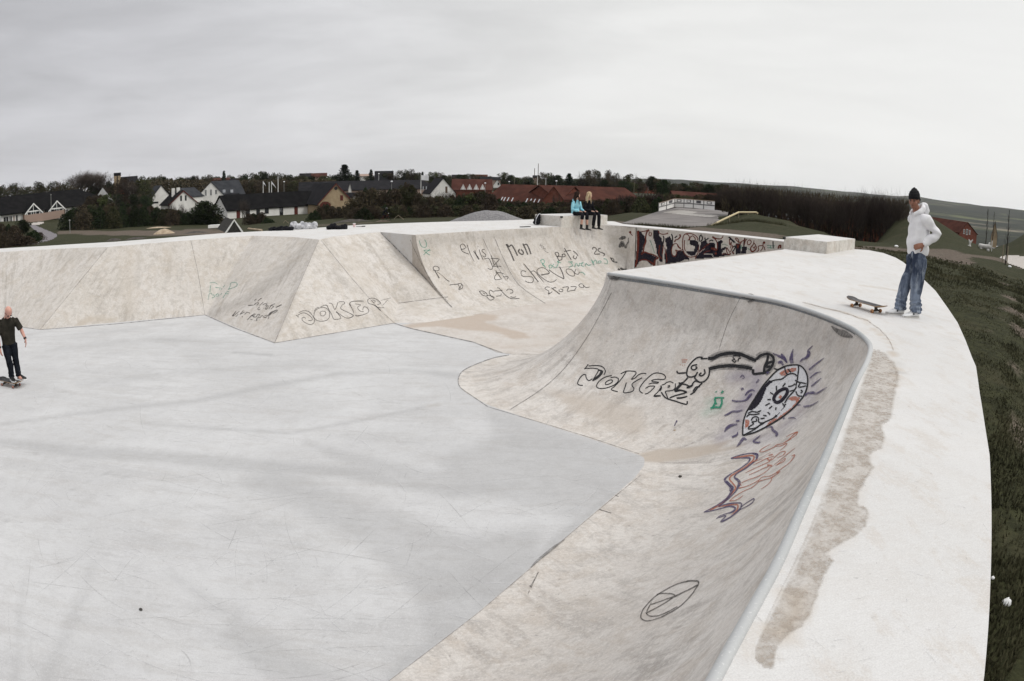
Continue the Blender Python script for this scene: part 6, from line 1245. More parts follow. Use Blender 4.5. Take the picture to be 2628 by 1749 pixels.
mk_bare(21, 9, .46, .95, (11, 7, 5, 4), 4, forks=6, r=.40, cm=M_twigl, kind='lone')
for s_ in (5, 6): mk_bare(s_, 8, .45, 1., (9, 6, 4, 3), 4, r=.13, tm=M_birch, kind='birch', cm=M_twig)
for s_, m in ((31, M_leafb), (32, M_leafo), (33, M_leafg), (34, M_leafb)): mk_leafy(s_, 8, 6.4, 2600, m)
for s_, m in ((41, M_leafo), (42, M_leafg)): mk_leafy(s_, 9, 4.2, 1500, m, 'slim', .15, low=.15)
mk_leafy(51, 7, 5.5, 5200, M_leafd, 'round', .16, low=.08, blobs=30)
for s_ in (61, 62): mk_conifer(s_)
for s_, m in ((71, M_leafd), (72, M_leafo), (73, M_leafd)): mk_shrub(s_, m=m)
for s_, m in ((81, M_leafb), (82, M_leafb)): mk_shrub(s_, m=m, kind='brush', n=1500, twigs=70)
ORD = ['leftmost', 'second', 'third', 'fourth', 'fifth', 'sixth', 'seventh', 'eighth', 'ninth', 'tenth', 'eleventh', 'twelfth', 'thirteenth', 'fourteenth', 'fifteenth', 'sixteenth', 'seventeenth', 'eighteenth', 'nineteenth', 'twentieth', 'twenty-first', 'twenty-second', 'twenty-third', 'twenty-fourth', 'twenty-fifth', 'twenty-sixth', 'twenty-seventh', 'twenty-eighth', 'twenty-ninth', 'thirtieth', 'thirty-first', 'thirty-second', 'thirty-third', 'thirty-fourth', 'thirty-fifth', 'thirty-sixth', 'thirty-seventh', 'thirty-eighth']
def plant(kind, u, vtop, vbase, d, wpx=None, label='tree', group=None, idx=None, cat=None):
    b = atd(u, vbase, d); h = atd(u, vtop, d).z-b.z; P = PROTO[kind]; e = P[(idx if idx is not None else R.randrange(len(P))) % len(P)]
    s = h/e[1]; sw = s if wpx is None else (atd(u+wpx/2, vbase, d)-atd(u-wpx/2, vbase, d)).length/e[2]
    rz = R.random()*6.28
    if not e[3]: o = e[0]; e[3] = True; o.location = b; o.rotation_euler = (0, 0, rz); o.scale = (sw, sw, s)
    else: o = clone(e[0], b, rz, sw, sz=s)
    tag(o, label, cat, group); return o
def itp(P, u): return float(np.interp(u, [p[0] for p in P], [p[1] for p in P]))
def row(kinds, us, top, base, d, wpx, word, where, group, jt=3, wj=.2):
    for i, u in enumerate(us):
        k = kinds[i % len(kinds)] if not callable(kinds) else kinds(i)
        pos = ('leftmost' if i == 0 else ORD[i]+' from the left') if i < len(ORD) else 'last'
        plant(k, u, itp(top, u)+R.uniform(-jt, jt*.5), itp(base, u), d*(1+R.uniform(-.03, .03)), wpx*(1+R.uniform(-wj, wj)), f'{word}, {pos} {where}', group)
# skyline trees
def woods(label, top, base, u0, u1, d, n, m, s=.3, depth=30):
    rg = random.Random(int(u0)+int(d)); mb = MB()
    for i in range(n):
        u = rg.uniform(u0, u1); dd = d+rg.uniform(0, depth); b = atd(u, itp(base, u), dd); vt = itp(top, u)+5*noise.noise(Vector((u*.09, 0, d)))+3*noise.noise(Vector((u*.3, 0, d))); t = rg.random()**.75
        leafcard(mb, Vector((b.x, b.y, b.z+(atd(u, vt, dd).z-b.z)*t)), s*(.5+rg.random()), rg)
    o = mb.build('woods', m); tag(o, None, None, None, 'stuff')
woods('', [(-60, 482), (100, 480), (300, 474), (400, 462), (640, 456), (860, 455), (1120, 457), (1260, 461), (1480, 468), (1700, 478), (1900, 486)], [(-60, 530), (300, 505), (900, 485), (1900, 500)], -60, 1900, 400, 26000, M_leafb, .55)
woods('', [(320, 468), (400, 462), (480, 462), (560, 466), (640, 462), (860, 463)], [(320, 520), (860, 505)], 320, 862, 280, 9000, M_leafb, .4, 12)
plant('lone', 216, 430, 500, 240, 88, 'large bare round-crowned tree standing alone above the black roof')
sky1 = [(0, 474), (21, 468), (38, 470), (59, 487), (76, 477), (97, 463), (137, 466), (163, 470), (190, 474)]
row(['leafy', 'birch', 'slim', 'leafy', 'slim'], [4, 22, 40, 60, 76, 98, 116, 137, 152, 166, 184], sky1, [(0, 532), (200, 515)], 235, 30, 'small budding tree', 'behind the long black roof', 'trees behind the black roof')
row(['round', 'leafy', 'birch'], [240, 256, 268, 280], [(240, 474), (290, 462)], [(240, 520), (290, 520)], 250, 26, 'dense tree', 'between the lone bare tree and the tower', 'trees beside the tower')
row(['leafy', 'birch', 'birch', 'leafy', 'leafy'], [318, 336, 348, 362, 376], [(300, 462), (336, 445), (352, 449), (380, 458)], [(300, 540), (380, 540)], 235, 42, 'tall half-bare tree', 'right of the brick tower', 'trees right of the tower')
row(['brush', 'round'], [290, 306, 322, 340, 358, 372], [(290, 498), (372, 500)], [(290, 560), (372, 560)], 215, 34, 'dark reddish bush', 'below the brick tower', 'bushes below the tower')
sky2 = [(385, 452), (408, 449), (430, 457), (452, 452), (467, 454), (490, 453), (510, 452), (540, 449), (560, 455), (594, 449), (612, 455), (628, 444), (655, 441), (669, 442), (690, 441), (713, 442), (731, 446), (750, 448), (800, 450), (860, 448)]
row(lambda i: ['slim', 'leafy', 'leafy', 'round', 'leafy', 'birch'][i % 6], [388, 398, 409, 422, 434, 447, 458, 470, 482, 494, 505, 517, 528, 540, 551, 562, 594, 606], sky2, [(380, 520), (620, 505)], 330, 26, 'skyline tree', 'above the white village gables', 'skyline trees above the white gables')
plant('conifer', 575, 438, 500, 320, 14, 'slim dark conifer rising above the slate roof wing')
row(lambda i: ['leafy', 'round', 'birch', 'leafy', 'slim'][i % 5], [620, 630, 641, 653, 664, 674, 684, 695, 706, 718, 729, 741, 752, 763, 775, 787, 800, 812, 825, 838, 850, 862], sky2, [(600, 520), (870, 515)], 300, 28, 'skyline tree', 'behind the flagpoles and barn roof', 'skyline trees behind the barn')
row(lambda i: ['brush', 'leafy', 'brush', 'leafy', 'slim'][i % 5], [632, 646, 660, 672, 688, 704, 718, 734, 748, 762, 776, 790], [(620, 462), (800, 466)], [(600, 525), (870, 520)], 255, 30, 'brownish tree', 'right behind the white barn roof', 'brown trees behind the barn')
plant('conifer', 884, 422, 480, 300, 34, 'biggest black-green fir tree on the skyline', idx=1)
plant('conifer', 916, 437, 475, 320, 17, 'smaller fir just right of the biggest fir'); plant('conifer', 952, 435, 475, 320, 13, 'small pointed fir left of the mossy roof'); plant('conifer', 1037, 443, 475, 330, 13, 'small fir right of the mossy roof'); plant('conifer', 1084, 441, 475, 330, 10, 'little fir behind the broad white flag')
plant('round', 1676, 452, 492, 230, 24, 'round black-green tree right of the red roofs'); plant('conifer', 1460, 445, 484, 260, 22, 'open-branched fir above the two seated girls', idx=0)
sky3 = [(866, 452), (900, 446), (930, 450), (1000, 446), (1015, 438), (1053, 434), (1066, 443), (1098, 444), (1119, 441), (1140, 448), (1170, 450), (1210, 447), (1260, 452), (1288, 442), (1302, 446), (1320, 454), (1370, 454), (1392, 443), (1410, 446), (1425, 450), (1445, 458), (1475, 458)]
row(lambda i: ['leafy', 'round', 'leafy', 'birch', 'slim', 'leafy'][i % 6], [868, 898, 908, 930, 942, 962, 975, 988, 1001, 1015, 1028, 1045, 1055, 1067, 1077, 1097, 1108, 1119, 1130, 1142, 1155], sky3, [(860, 495), (1160, 490)], 340, 24, 'skyline tree', 'right of the big fir', 'skyline trees right of the big fir')
row(lambda i: ['leafy', 'round', 'leafy', 'slim'][i % 4], [1168, 1182, 1196, 1210, 1224, 1238, 1252, 1288, 1296, 1308, 1322, 1336, 1350, 1362, 1392, 1404, 1414, 1426, 1440, 1476], sky3, [(1160, 487), (1480, 488)], 380, 24, 'low distant tree', 'above the red tiled roofs', 'low trees above the red roofs')
sky4 = [(1485, 447), (1493, 440), (1521, 435), (1544, 434), (1569, 438), (1589, 446), (1616, 445), (1637, 454), (1653, 447), (1700, 460), (1720, 468), (1759, 472), (1785, 465), (1810, 474), (1835, 472), (1860, 474)]
row(lambda i: ['bare', 'birch', 'leafy', 'bare', 'leafy'][i % 5], [1490, 1500, 1510, 1520, 1530, 1540, 1550, 1560, 1570, 1580, 1591, 1602, 1614, 1626, 1638, 1650, 1660], sky4, [(1480, 496), (1700, 500)], 270, 24, 'tall half-bare tree', 'in the rounded grove above the girls', 'grove above the seated girls')
row(lambda i: ['round', 'leafy', 'leafy'][i % 3], [1494, 1512, 1530, 1548, 1566, 1584, 1602, 1620, 1640], [(1490, 462), (1640, 466)], [(1480, 496), (1700, 500)], 262, 26, 'low dense tree', 'at the foot of the rounded grove', 'undergrowth of the grove')
row(lambda i: ['leafy', 'round', 'slim', 'leafy'][i % 4], [1690, 1702, 1715, 1728, 1742, 1757, 1772, 1786, 1800, 1815, 1830, 1846, 1862], sky4, [(1690, 512), (1870, 512)], 190, 26, 'hazy green tree', 'behind the white event fence', 'trees behind the event fence')
# dark belts of shrubs
row(lambda i: ['shrub', 'shrub', 'brush'][i % 3], list(range(178, 560, 19)), [(170, 548), (185, 533), (300, 527), (400, 533), (470, 541), (500, 548), (560, 548)], [(170, 592), (380, 594), (560, 590)], 139, 40, 'dark green shrub', 'in the belt below the white gables', 'shrub belt on the left', 5)
row(lambda i: ['shrub', 'brush', 'shrub'][i % 3], list(range(190, 560, 24)), [(170, 546), (200, 524), (300, 520), (400, 530), (480, 546), (560, 546)], [(170, 580), (560, 578)], 158, 44, 'taller shrub', 'in the rear row of the left belt', 'rear shrubs on the left', 4)
row(['round'], [515, 534], [(515, 522), (534, 514)], [(510, 588), (540, 588)], 136, 48, 'big round dark green bush', 'beside the small grey outbuilding', 'round bushes by the outbuilding')
row(lambda i: ['brush', 'leafy'][i % 2], [230, 246, 262, 275], [(230, 502), (275, 498)], [(230, 562), (275, 562)], 165, 34, 'brown half-bare tree', 'in front of the black roof end', 'brown trees at the black roof end')
row(lambda i: ['bare', 'birch'][i % 2], [438, 452, 466, 480], [(438, 505), (480, 520)], [(438, 575), (480, 575)], 150, 26, 'thin bare tree', 'in front of the white gables', 'thin trees before the gables')
row(['brush', 'shrub'], [640, 655, 672, 688], [(640, 548), (670, 543), (688, 556)], [(640, 590), (690, 588)], 125, 32, 'brown bush', 'in front of the white barn', 'bushes before the barn')
plant('bare', 622, 497, 575, 135, 30, 'slender bare tree in front of the barn doors')
row(lambda i: ['shrub', 'brush'][i % 2], [806, 822, 838, 856, 872, 888, 906], [(800, 545), (830, 522), (860, 528), (906, 530)], [(800, 585), (910, 578)], 118, 38, 'green-brown bush', 'in front of the yellow gable', 'bushes before the yellow gable')
row(lambda i: ['leafy', 'brush', 'shrub', 'brush'][i % 4], list(range(908, 1262, 15)), [(900, 512), (935, 482), (1000, 486), (1050, 466), (1080, 500), (1130, 505), (1160, 500), (1240, 490), (1262, 498)], [(900, 574), (1270, 565)], 112, 40, 'tangled brown bush', 'in the wide thicket right of the yellow gable', 'thicket right of the yellow gable', 4)
row(lambda i: ['brush', 'shrub', 'leafy'][i % 3], list(range(915, 1262, 19)), [(900, 530), (1000, 528), (1262, 524)], [(900, 576), (1270, 567)], 104, 44, 'darker low bush', 'at the front of that wide thicket', 'front of the thicket', 4)
row(['bare'], [1120, 1138, 1156, 1430], [(1120, 478), (1160, 480), (1430, 488)], [(1100, 550), (1430, 545)], 140, 34, 'thin bare tree', 'standing before the white and red gables', 'bare trees before the gables')
row(lambda i: ['brush', 'shrub'][i % 2], list(range(1262, 1530, 16)), [(1262, 500), (1300, 517), (1450, 518), (1530, 514)], [(1262, 566), (1530, 566)], 96, 44, 'dark bush', 'in front of the huge red roof', 'bushes before the red roof', 4)
row(lambda i: ['brush', 'shrub'][i % 2], list(range(1270, 1560, 20)), [(1270, 530), (1560, 528)], [(1262, 572), (1560, 574)], 84, 50, 'low dark bush', 'nearest row before the huge red roof', 'front bushes before the red roof', 4)
row(lambda i: ['brush', 'bare', 'shrub'][i % 3], list(range(1532, 1700, 14)), [(1532, 514), (1600, 506), (1700, 505)], [(1532, 572), (1600, 566), (1700, 548)], 84, 40, 'dark hedge bush', 'between the seated girls and the event fence', 'hedge behind the seated girls', 4)
row(lambda i: ['brush', 'leafy'][i % 2], list(range(1690, 1900, 16)), [(1690, 496), (1760, 500), (1900, 494)], [(1690, 545), (1900, 560)], 96, 34, 'dark bush', 'right behind the white event fence', 'bushes behind the event fence', 3)
plant('round', 58, 563, 602, 112, 30, 'dark evergreen bush above the left path bend')
row(['brush', 'shrub'], [2, 20, 38, 84, 96], [(2, 574), (38, 580), (96, 596)], [(2, 630), (40, 632), (96, 622)], 106, 40, 'brown bush', 'beside the left path', 'bushes beside the left path')
row(['brush'], [-14, 8, 26, 46, 66], [(0, 600), (66, 606)], [(0, 645), (66, 640)], 96, 44, 'low brown bush', 'nearest the deck at far left', 'low bushes at far left')
# hedge of bare trees
HT = [(1860, 466), (1903, 454), (1944, 455), (1978, 459), (2032, 466), (2080, 474), (2130, 480), (2165, 478), (2222, 467), (2260, 470), (2303, 478), (2322, 486)]
HB = [(1860, 548), (1935, 560), (2000, 580), (2080, 600), (2150, 618), (2240, 628), (2330, 634)]
row(['bare'], list(range(1872, 2330, 17)), HT, HB, 60, 62, 'tall bare hedge tree', 'in the long row right of the handrail', 'row of bare hedge trees', 4, .25)
row(['bare'], list(range(1864, 2330, 21)), [(a, b+10) for a, b in HT], [(a, b-6) for a, b in HB], 66, 66, 'bare tree', 'in the rear of the hedge row', 'rear row of bare hedge trees', 6, .25)
# the clipped dark thicket under them: one hedge
def hedge(name, label, top, base, u0, u1, d, n, m, thick=2.2, hv=1., s=.05, L=.55):
    rg = random.Random(int(u0)); mb = MB(); c = atd((u0+u1)/2, itp(base, (u0+u1)/2), d)
    for i in range(n):
        u = rg.uniform(u0, u1); t = rg.random(); vb = itp(base, u); vt = itp(top, u)+rg.uniform(-2, 5); dd = d+rg.uniform(0, thick); a = atd(u, vb, dd); z = a.z+(atd(u, vt, dd).z-a.z)*t
        p = Vector((a.x, a.y, z))-c; e = Vector((rg.gauss(0, .45), rg.gauss(0, .45), 1)).normalized()*L*(.4+rg.random()); w_ = Vector((rg.gauss(0, 1), rg.gauss(0, 1), 0)).normalized()*s*(.5+rg.random())
        mb.add([p-w_, p+w_, p+e+w_*.3, p+e-w_*.3], [(0, 1, 2, 3)])
    o = thing(name, label, 'hedge', tuple(c)); mb.build('foliage', m, o)
    mb = MB()
    for k in range(int((u1-u0)/6)):
        u = rg.uniform(u0, u1); vb = itp(base, u); dd = d+rg.uniform(-.6, thick); a = atd(u, vb, dd)-c; h = (atd(u, itp(top, u), dd).z-c.z-a.z); e = a+Vector((rg.gauss(0, .35), rg.gauss(0, .35), h*.9)); mid = a.lerp(e, .5)+Vector((rg.gauss(0, .12), rg.gauss(0, .12), 0)); mb.tube([a-Vector((0, 0, .5)), mid, e], [.08, .06, .03], 5, False)
    mb.build('stem', M_bark, o); return o
hedge('hedge', 'dense dark clipped hedge filling the row of bare trees', [(1850, 484), (1930, 486), (2018, 494), (2060, 497), (2187, 508), (2320, 516)], [(a, b-2) for a, b in HB], 1852, 2326, 64, 12000, M_leafb, 3.2, 1, .03, .45)
hedge('hedge', 'low dark hedge strip behind the seated girls and the ramp corner', [(1500, 530), (1600, 512), (1700, 506)], [(1500, 572), (1600, 568), (1700, 545)], 1500, 1696, 86, 5000, M_twig, 3, 1, .06, .6)
# saplings and stakes on the right lawn
for u, vb, vt, d, lab in ((2579, 687, 540, 42, 'nearest bare sapling tied to a stake'), (2527, 655, 536, 55, 'thin middle sapling beside the white stone rider'), (2545, 640, 545, 66, 'farther faint sapling on the right lawn')):
    b = atd(u, vb, d); t_ = atd(u+ (11 if u == 2579 else 6), vt, d); h = t_.z-b.z; o = thing('sapling', lab, 'sapling', tuple(b), 0, 'saplings on the right lawn'); tr_ = MB(); tw = MB(); rg = random.Random(u)
    tr_.tube([(0, 0, -.2), (.02, 0, h*.35), (.03, 0, h)], [.045, .035, .008], 6)
    for k in range(26): z = h*(.3+.68*rg.random()); a = rg.random()*6.28; L = .5*(1-z/h)+.12; seg3(tw, Vector((.02, 0, z)), Vector((cos(a)*L*.5, sin(a)*L*.5, z+L*1.1)), .011, .004)
    tr_.build('trunk', M_bark, o); tw.build('crown', M_twig, o)
for u, vb, vt, d in ((2584, 675, 632, 44), (2572, 672, 628, 44)):
    b = atd(u, vb, d); mb = MB(); mb.tube([b-Vector((0, 0, .3)), Vector((b.x, b.y, atd(u, vt, d).z))], .035, 6); tag(mb.build('stake', M_wpole), 'wooden stake %s the nearest sapling' % ('right of' if u > 2580 else 'left of'), 'stake')
# grass tufts by the ramp and on the rims
V = []; Fc = []; rg = random.Random(3)
def tuft(p, h, n, sp):
    for k in range(n):
        a = rg.random()*6.28; q = p+Vector((rg.gauss(0, sp), rg.gauss(0, sp), -.03)); w_ = Vector((cos(a), sin(a), 0))*.02; b = len(V); V.extend([tuple(q-w_), tuple(q+w_), tuple(q+Vector((rg.gauss(0, .05), rg.gauss(0, .05), h*(.5+rg.random()*.7))))]); Fc.append((b, b+1, b+2))
for i in range(260):
    u = rg.uniform(1635, 2010); q = atd(u, itp([(1635, 577), (1770, 586), (1820, 588), (2010, 606)], u), 46.5); q.z = ground(q.x, q.y) if u > 1826 else q.z-.1; tuft(q, .30, 12, .22)
me = bpy.data.meshes.new('grass'); me.from_pydata(V, [], Fc); me.materials.append(M_blade); o = bpy.data.objects.new('grass', me); col.objects.link(o); tag(o, kind='stuff')
for k_, L_ in PROTO.items():
    for e in L_:
        if not e[3]:
            for n_ in CH[e[0].name]: bpy.data.objects.remove(bpy.data.objects[n_])
            bpy.data.objects.remove(e[0])
# ---------------------------------------------------------------- people
def limb(mb, pts, ref=(0, 1, 0), seg=14, cap=.55):
    """tapering limb: pts = (x, y, z, a, b); a = half width along ref, b = half depth"""
    P = [Vector(p[:3]) for p in pts]; n = len(P); V = []; ref = Vector(ref); rings = []
    for i in range(n):
        t = (P[min(i+1, n-1)]-P[max(i-1, 0)]).normalized(); a = ref-t*ref.dot(t)
        if a.length < .2: a = Vector((1, 0, 0))-t*t.x
        a.normalize(); b = t.cross(a).normalized(); rings.append((P[i], a, b, pts[i][3], pts[i][4], t))
    def ring(c, a, b, ra, rb): return [c+a*ra*cos(2*pi*k/seg)+b*rb*sin(2*pi*k/seg) for k in range(seg)]
    R_ = []
    c, a, b, ra, rb, t = rings[0]; m_ = (ra+rb)/2*cap
    R_.append(ring(c-t*m_, a, b, ra*.35, rb*.35)); R_.append(ring(c-t*m_*.6, a, b, ra*.78, rb*.78))
    for c, a, b, ra, rb, t in rings: R_.append(ring(c, a, b, ra, rb))
    c, a, b, ra, rb, t = rings[-1]; m_ = (ra+rb)/2*cap
    R_.append(ring(c+t*m_*.6, a, b, ra*.78, rb*.78)); R_.append(ring(c+t*m_, a, b, ra*.35, rb*.35))
    V = [p for r in R_ for p in r]; k = len(R_); Fc = [(i*seg+j, i*seg+(j+1) % seg, (i+1)*seg+(j+1) % seg, (i+1)*seg+j) for i in range(k-1) for j in range(seg)]
    Fc.append(tuple(range(seg-1, -1, -1))); Fc.append(tuple((k-1)*seg+j for j in range(seg))); mb.add(V, Fc)
def remesh(mb, name, m, parent, vox=.010, it=2, disp=None):
    me = bpy.data.meshes.new(name); me.from_pydata(mb.v, [], mb.f); me.update(); o = bpy.data.objects.new(name+'_tmp', me); col.objects.link(o)
    bm = bmesh.new(); bm.from_mesh(me); bmesh.ops.recalc_face_normals(bm, faces=bm.faces); bm.to_mesh(me); bm.free()
    md = o.modifiers.new('r', 'REMESH'); md.mode = 'VOXEL'; md.voxel_size = vox; md.use_smooth_shade = True
    sm = o.modifiers.new('s', 'SMOOTH'); sm.factor = .5; sm.iterations = it
    dg = bpy.context.evaluated_depsgraph_get(); me2 = bpy.data.meshes.new_from_object(o.evaluated_get(dg)); bpy.data.objects.remove(o)
    if disp:
        nrm = [v.normal.copy() for v in me2.vertices]
        for v, n_ in zip(me2.vertices, nrm): v.co += n_*disp(v.co)
    me2.name = name; me2.materials.clear(); me2.materials.append(m)
    me2.polygons.foreach_set('use_smooth', [True]*len(me2.polygons)); me2.update(); o = bpy.data.objects.new(name, me2); col.objects.link(o); o.parent = parent; reg(o, parent); return o
def skin(name, c):
    m = mat(name, c, .55, .35); t = NT(m); v = t.coord('Object'); n = t.noise(v, 9, 4); t.color(t.mix(t.ramp(n, .3, .7), tuple(x*.86 for x in c), tuple(min(1, x*1.12) for x in c))); return m
def cloth(name, c1, c2, scale=6, stretch=(1, 1, 1), rough=.95, lo=.35, hi=.65):
    m = mat(name, c1, rough, .1); t = NT(m); v = t.coord('Object', stretch); t.color(t.mix(t.ramp(t.noise(v, scale, 4, .6), lo, hi), c1, c2)); t.bump(t.noise(t.coord('Object'), 26, 4), .3, .006); return m
def hand(mb, w, d, pn, s=1., curl=.5, side=1):
    """palm with five unequal bent fingers; w wrist, d pointing direction, pn palm normal, side = thumb side"""
    w = Vector(w); d = Vector(d).normalized(); pn = Vector(pn); pn = (pn-d*pn.dot(d)).normalized(); x = d.cross(pn)*side
    limb(mb, [(*w, .026*s, .020*s), (*(w+d*.035*s), .036*s, .016*s), (*(w+d*.085*s), .042*s, .014*s)], ref=x)
    for k, (off, L) in enumerate(((-.031, .062), (-.011, .074), (.010, .080), (.031, .070))):
        b = w+d*.084*s+x*off*s; c = curl*(1+.15*k); p = [b]; dd = d.copy()
        for q, f in enumerate((.45, .32, .23)): dd = (dd*cos(c*.6)+pn*sin(c*.6)).normalized(); p.append(p[-1]+dd*L*f*s)
        limb(mb, [(*p[0], .0095*s, .0095*s), (*p[1], .0088*s, .0088*s), (*p[2], .0080*s, .0080*s), (*p[3], .0068*s, .0068*s)], ref=x, seg=8)
    b = w+d*.028*s+x*.030*s; e = b+(d*.5+x*.75+pn*.35).normalized()*.040*s; f = e+(d*.85+x*.25+pn*.4).normalized()*.030*s
    limb(mb, [(*b, .013*s, .013*s), (*e, .011*s, .011*s), (*f, .008*s, .008*s)], ref=x, seg=8)
def head(mb, c, yaw=0., pitch=0., roll=0., s=1.):
    """c = head centre; the face looks along local +x turned by yaw (left +), pitch (down +)"""
    M = Matrix.Rotation(yaw, 3, 'Z') @ Matrix.Rotation(pitch, 3, 'Y') @ Matrix.Rotation(roll, 3, 'X'); c = Vector(c)
    T = lambda x, y, z: c+M@Vector((x, y, z))*s
    E_ = lambda x, y, z, a, b, d: mb.ell(T(x, y, z), a*s, b*s, d*s, M, 18, 12)
    E_(-.012, 0, .030, .096, .077, .090); E_(.012, 0, -.025, .074, .064, .080); E_(.040, 0, -.072, .042, .043, .040)   # cranium, face, jaw
    E_(.056, 0, -.092, .024, .026, .020); E_(.070, .0, .024, .022, .052, .014)                                         # chin, brow ridge
    E_(.088, 0, -.012, .012, .009, .022); E_(.097, 0, -.030, .016, .015, .011)                                          # nose
    E_(.078, 0, -.058, .013, .024, .006); E_(.076, 0, -.068, .012, .020, .006)                                          # lips
    for y in (-1, 1): E_(.055, y*.042, -.030, .022, .020, .024); E_(-.004, y*.078, -.012, .016, .008, .028)              # cheeks, ears
    return T, M
def face_parts(root, T, M, s, eye=True, brow=(.03, .02, .015)):
    for y in (-1, 1):
        mb = MB(); mb.ell(T(.081, y*.030, .004), .009*s, .013*s, .0065*s, M, 10, 6); mb.build('eye', M_eye, root, True)
        mb = MB(); mb.ell(T(.089, y*.032, .022), .006*s, .020*s, .0045*s, M, 10, 6); mb.build('eyebrow', M_brow, root, True)
    mb = MB(); mb.ell(T(.090, 0, -.063), .004*s, .021*s, .0022*s, M, 10, 6); mb.build('mouth', M_lip, root, True)
M_eye = mat('eye', (.02, .016, .014), .2, .6); M_brow = mat('eyebrow', (.03, .02, .015), .9); M_lip = mat('lips', (.10, .035, .03), .6)
def folds(amp, fz=9, fx=3, seed=0, band=None):
    def f(p):
        k = amp*(noise.noise(Vector((p.x*fx+seed, p.y*fx, p.z*fz)))*1.0+.6*noise.noise(Vector((p.x*fx*2.5, p.y*fx*2.5+seed, p.z*fz*1.7))))
        if band:
            z0, z1, a = band
            if p.z < z1: k += a*sin(p.z*95+5*noise.noise(Vector((p.x*9, p.y*9, seed)))*1.2)*min(1, (z1-p.z)/.08)*min(1, max(0, (p.z-z0)/.03))
        return k
    return f
def shoe(mb_u, mb_s, heel, toe, h=.09, w_=.05):
    heel = Vector(heel); toe = Vector(toe); d = (toe-heel).normalized(); L = (toe-heel).length; x = Vector((-d.y, d.x, 0)); up = Vector((0, 0, 1))
    P = lambda t, z: heel+d*L*t+up*z
    limb(mb_u, [(*P(.02, .05), w_*.72, .040), (*P(.20, .058), w_*.80, .048), (*P(.42, .052), w_*.84, .040), (*P(.65, .040), w_*.95, .028), (*P(.86, .032), w_*.90, .020), (*P(.97, .026), w_*.6, .014)], ref=x)
    limb(mb_u, [(*P(.16, .06), w_*.70, .05), (*P(.17, h+.02), w_*.78, .052)], ref=x, cap=.1)
    pts = [(0, .62), (.06, .80), (.25, .84), (.45, .84), (.68, 1.0), (.85, .95), (.95, .70), (1.0, .35)]
    o = [heel+d*L*t+x*w_*q for t, q in pts]+[heel+d*L*t-x*w_*q for t, q in reversed(pts)]
    mb_s.prism([(p.x, p.y) for p in o], heel.z, heel.z+.026, True, True)
def skateboard(name, label, loc, rz, deckm, tilt=0, wheelm=None):
    r = thing(name, label, 'skateboard', loc, rz); mb = MB(); L, Wd = .80, .20; n = 26; V = []; Fc = []; seg = 9
    for side in (0, 1):
        for i in range(n+1):
            t = i/n; x = (t-.5)*L; e = abs(x)-.27; z = .098+(max(0, e)**1.25)*.55; hw = Wd/2*(1 if abs(x) < L/2-.10 else sqrt(max(.0, 1-((abs(x)-(L/2-.10))/.10)**2)))
            for j in range(seg): y = hw*(j/(seg-1)*2-1); V.append((x, y, z+.010*(abs(y)/(Wd/2))**2-(.011 if side else 0)))
    m_ = (n+1)*seg
    for i in range(n):
        for j in range(seg-1): q = i*seg+j; Fc.append((q, q+seg, q+seg+1, q+1)); Fc.append((m_+q, m_+q+1, m_+q+seg+1, m_+q+seg))
        for j in (0, seg-1): q = i*seg+j; Fc.append((q, q+seg, m_+q+seg, m_+q))
    mb.add(V, Fc); o = mb.build('deck', [deckm, M_ply], r, True)
    for p in o.data.polygons: p.material_index = 0 if p.index % 1 == 0 and p.normal.z > .3 and p.center.z > .0 and all(k < m_ for k in p.vertices) else 1
    o.data.polygons.foreach_set('use_smooth', [False]*len(o.data.polygons))
    for sx in (-1, 1):
        mb = MB(); x = sx*.215; mb.tube([(x, -.075, .030), (x, .075, .030)], .010, 8); mb.tube([(x-.01*sx, 0, .030), (x-.012*sx, 0, .094)], [.020, .028], 8); mb.box((x, 0, .088), .085, .055, .010); mb.tube([(x, -.05, .036), (x-.01*sx, 0, .062), (x, .05, .036)], [.008, .018, .008], 8); tk = mb.build('truck', M_truck, r)
        for sy in (-1, 1):
            mb = MB(); mb.tube([(x, sy*.077, .0275), (x, sy*.082, .0275), (x, sy*.104, .0275), (x, sy*.109, .0275)], [.022, .0275, .0275, .020], 16); w_ = mb.build('wheel', wheelm or M_wheel, tk, True)
            mb = MB(); mb.tube([(x, sy*.106, .0275), (x, sy*.1105, .0275)], .010, 10); b_ = mb.build('bearing', M_truck, tk)
    return r
M_grip = noisy('grip_tape', (.075, .072, .072), (.13, .125, .125), 12); M_grip2 = noisy('dark_grip_tape', (.03, .03, .032), (.07, .07, .07), 12); M_ply = mat('maple_ply', (.30, .20, .12), .5); M_truck = mat('truck_metal', (.06, .055, .05), .45, .5, .6); M_wheel = noisy('orange_wheel', (.36, .17, .075), (.44, .24, .12), 20); M_wheel2 = noisy('worn_wheel', (.30, .14, .11), (.36, .20, .16), 20)
S_tan = skin('skin_tan', (.25, .115, .075)); S_pink = skin('skin_pale', (.50, .27, .215)); S_leg = skin('skin_leg', (.50, .30, .23))  # the man has a darker, tan base tone
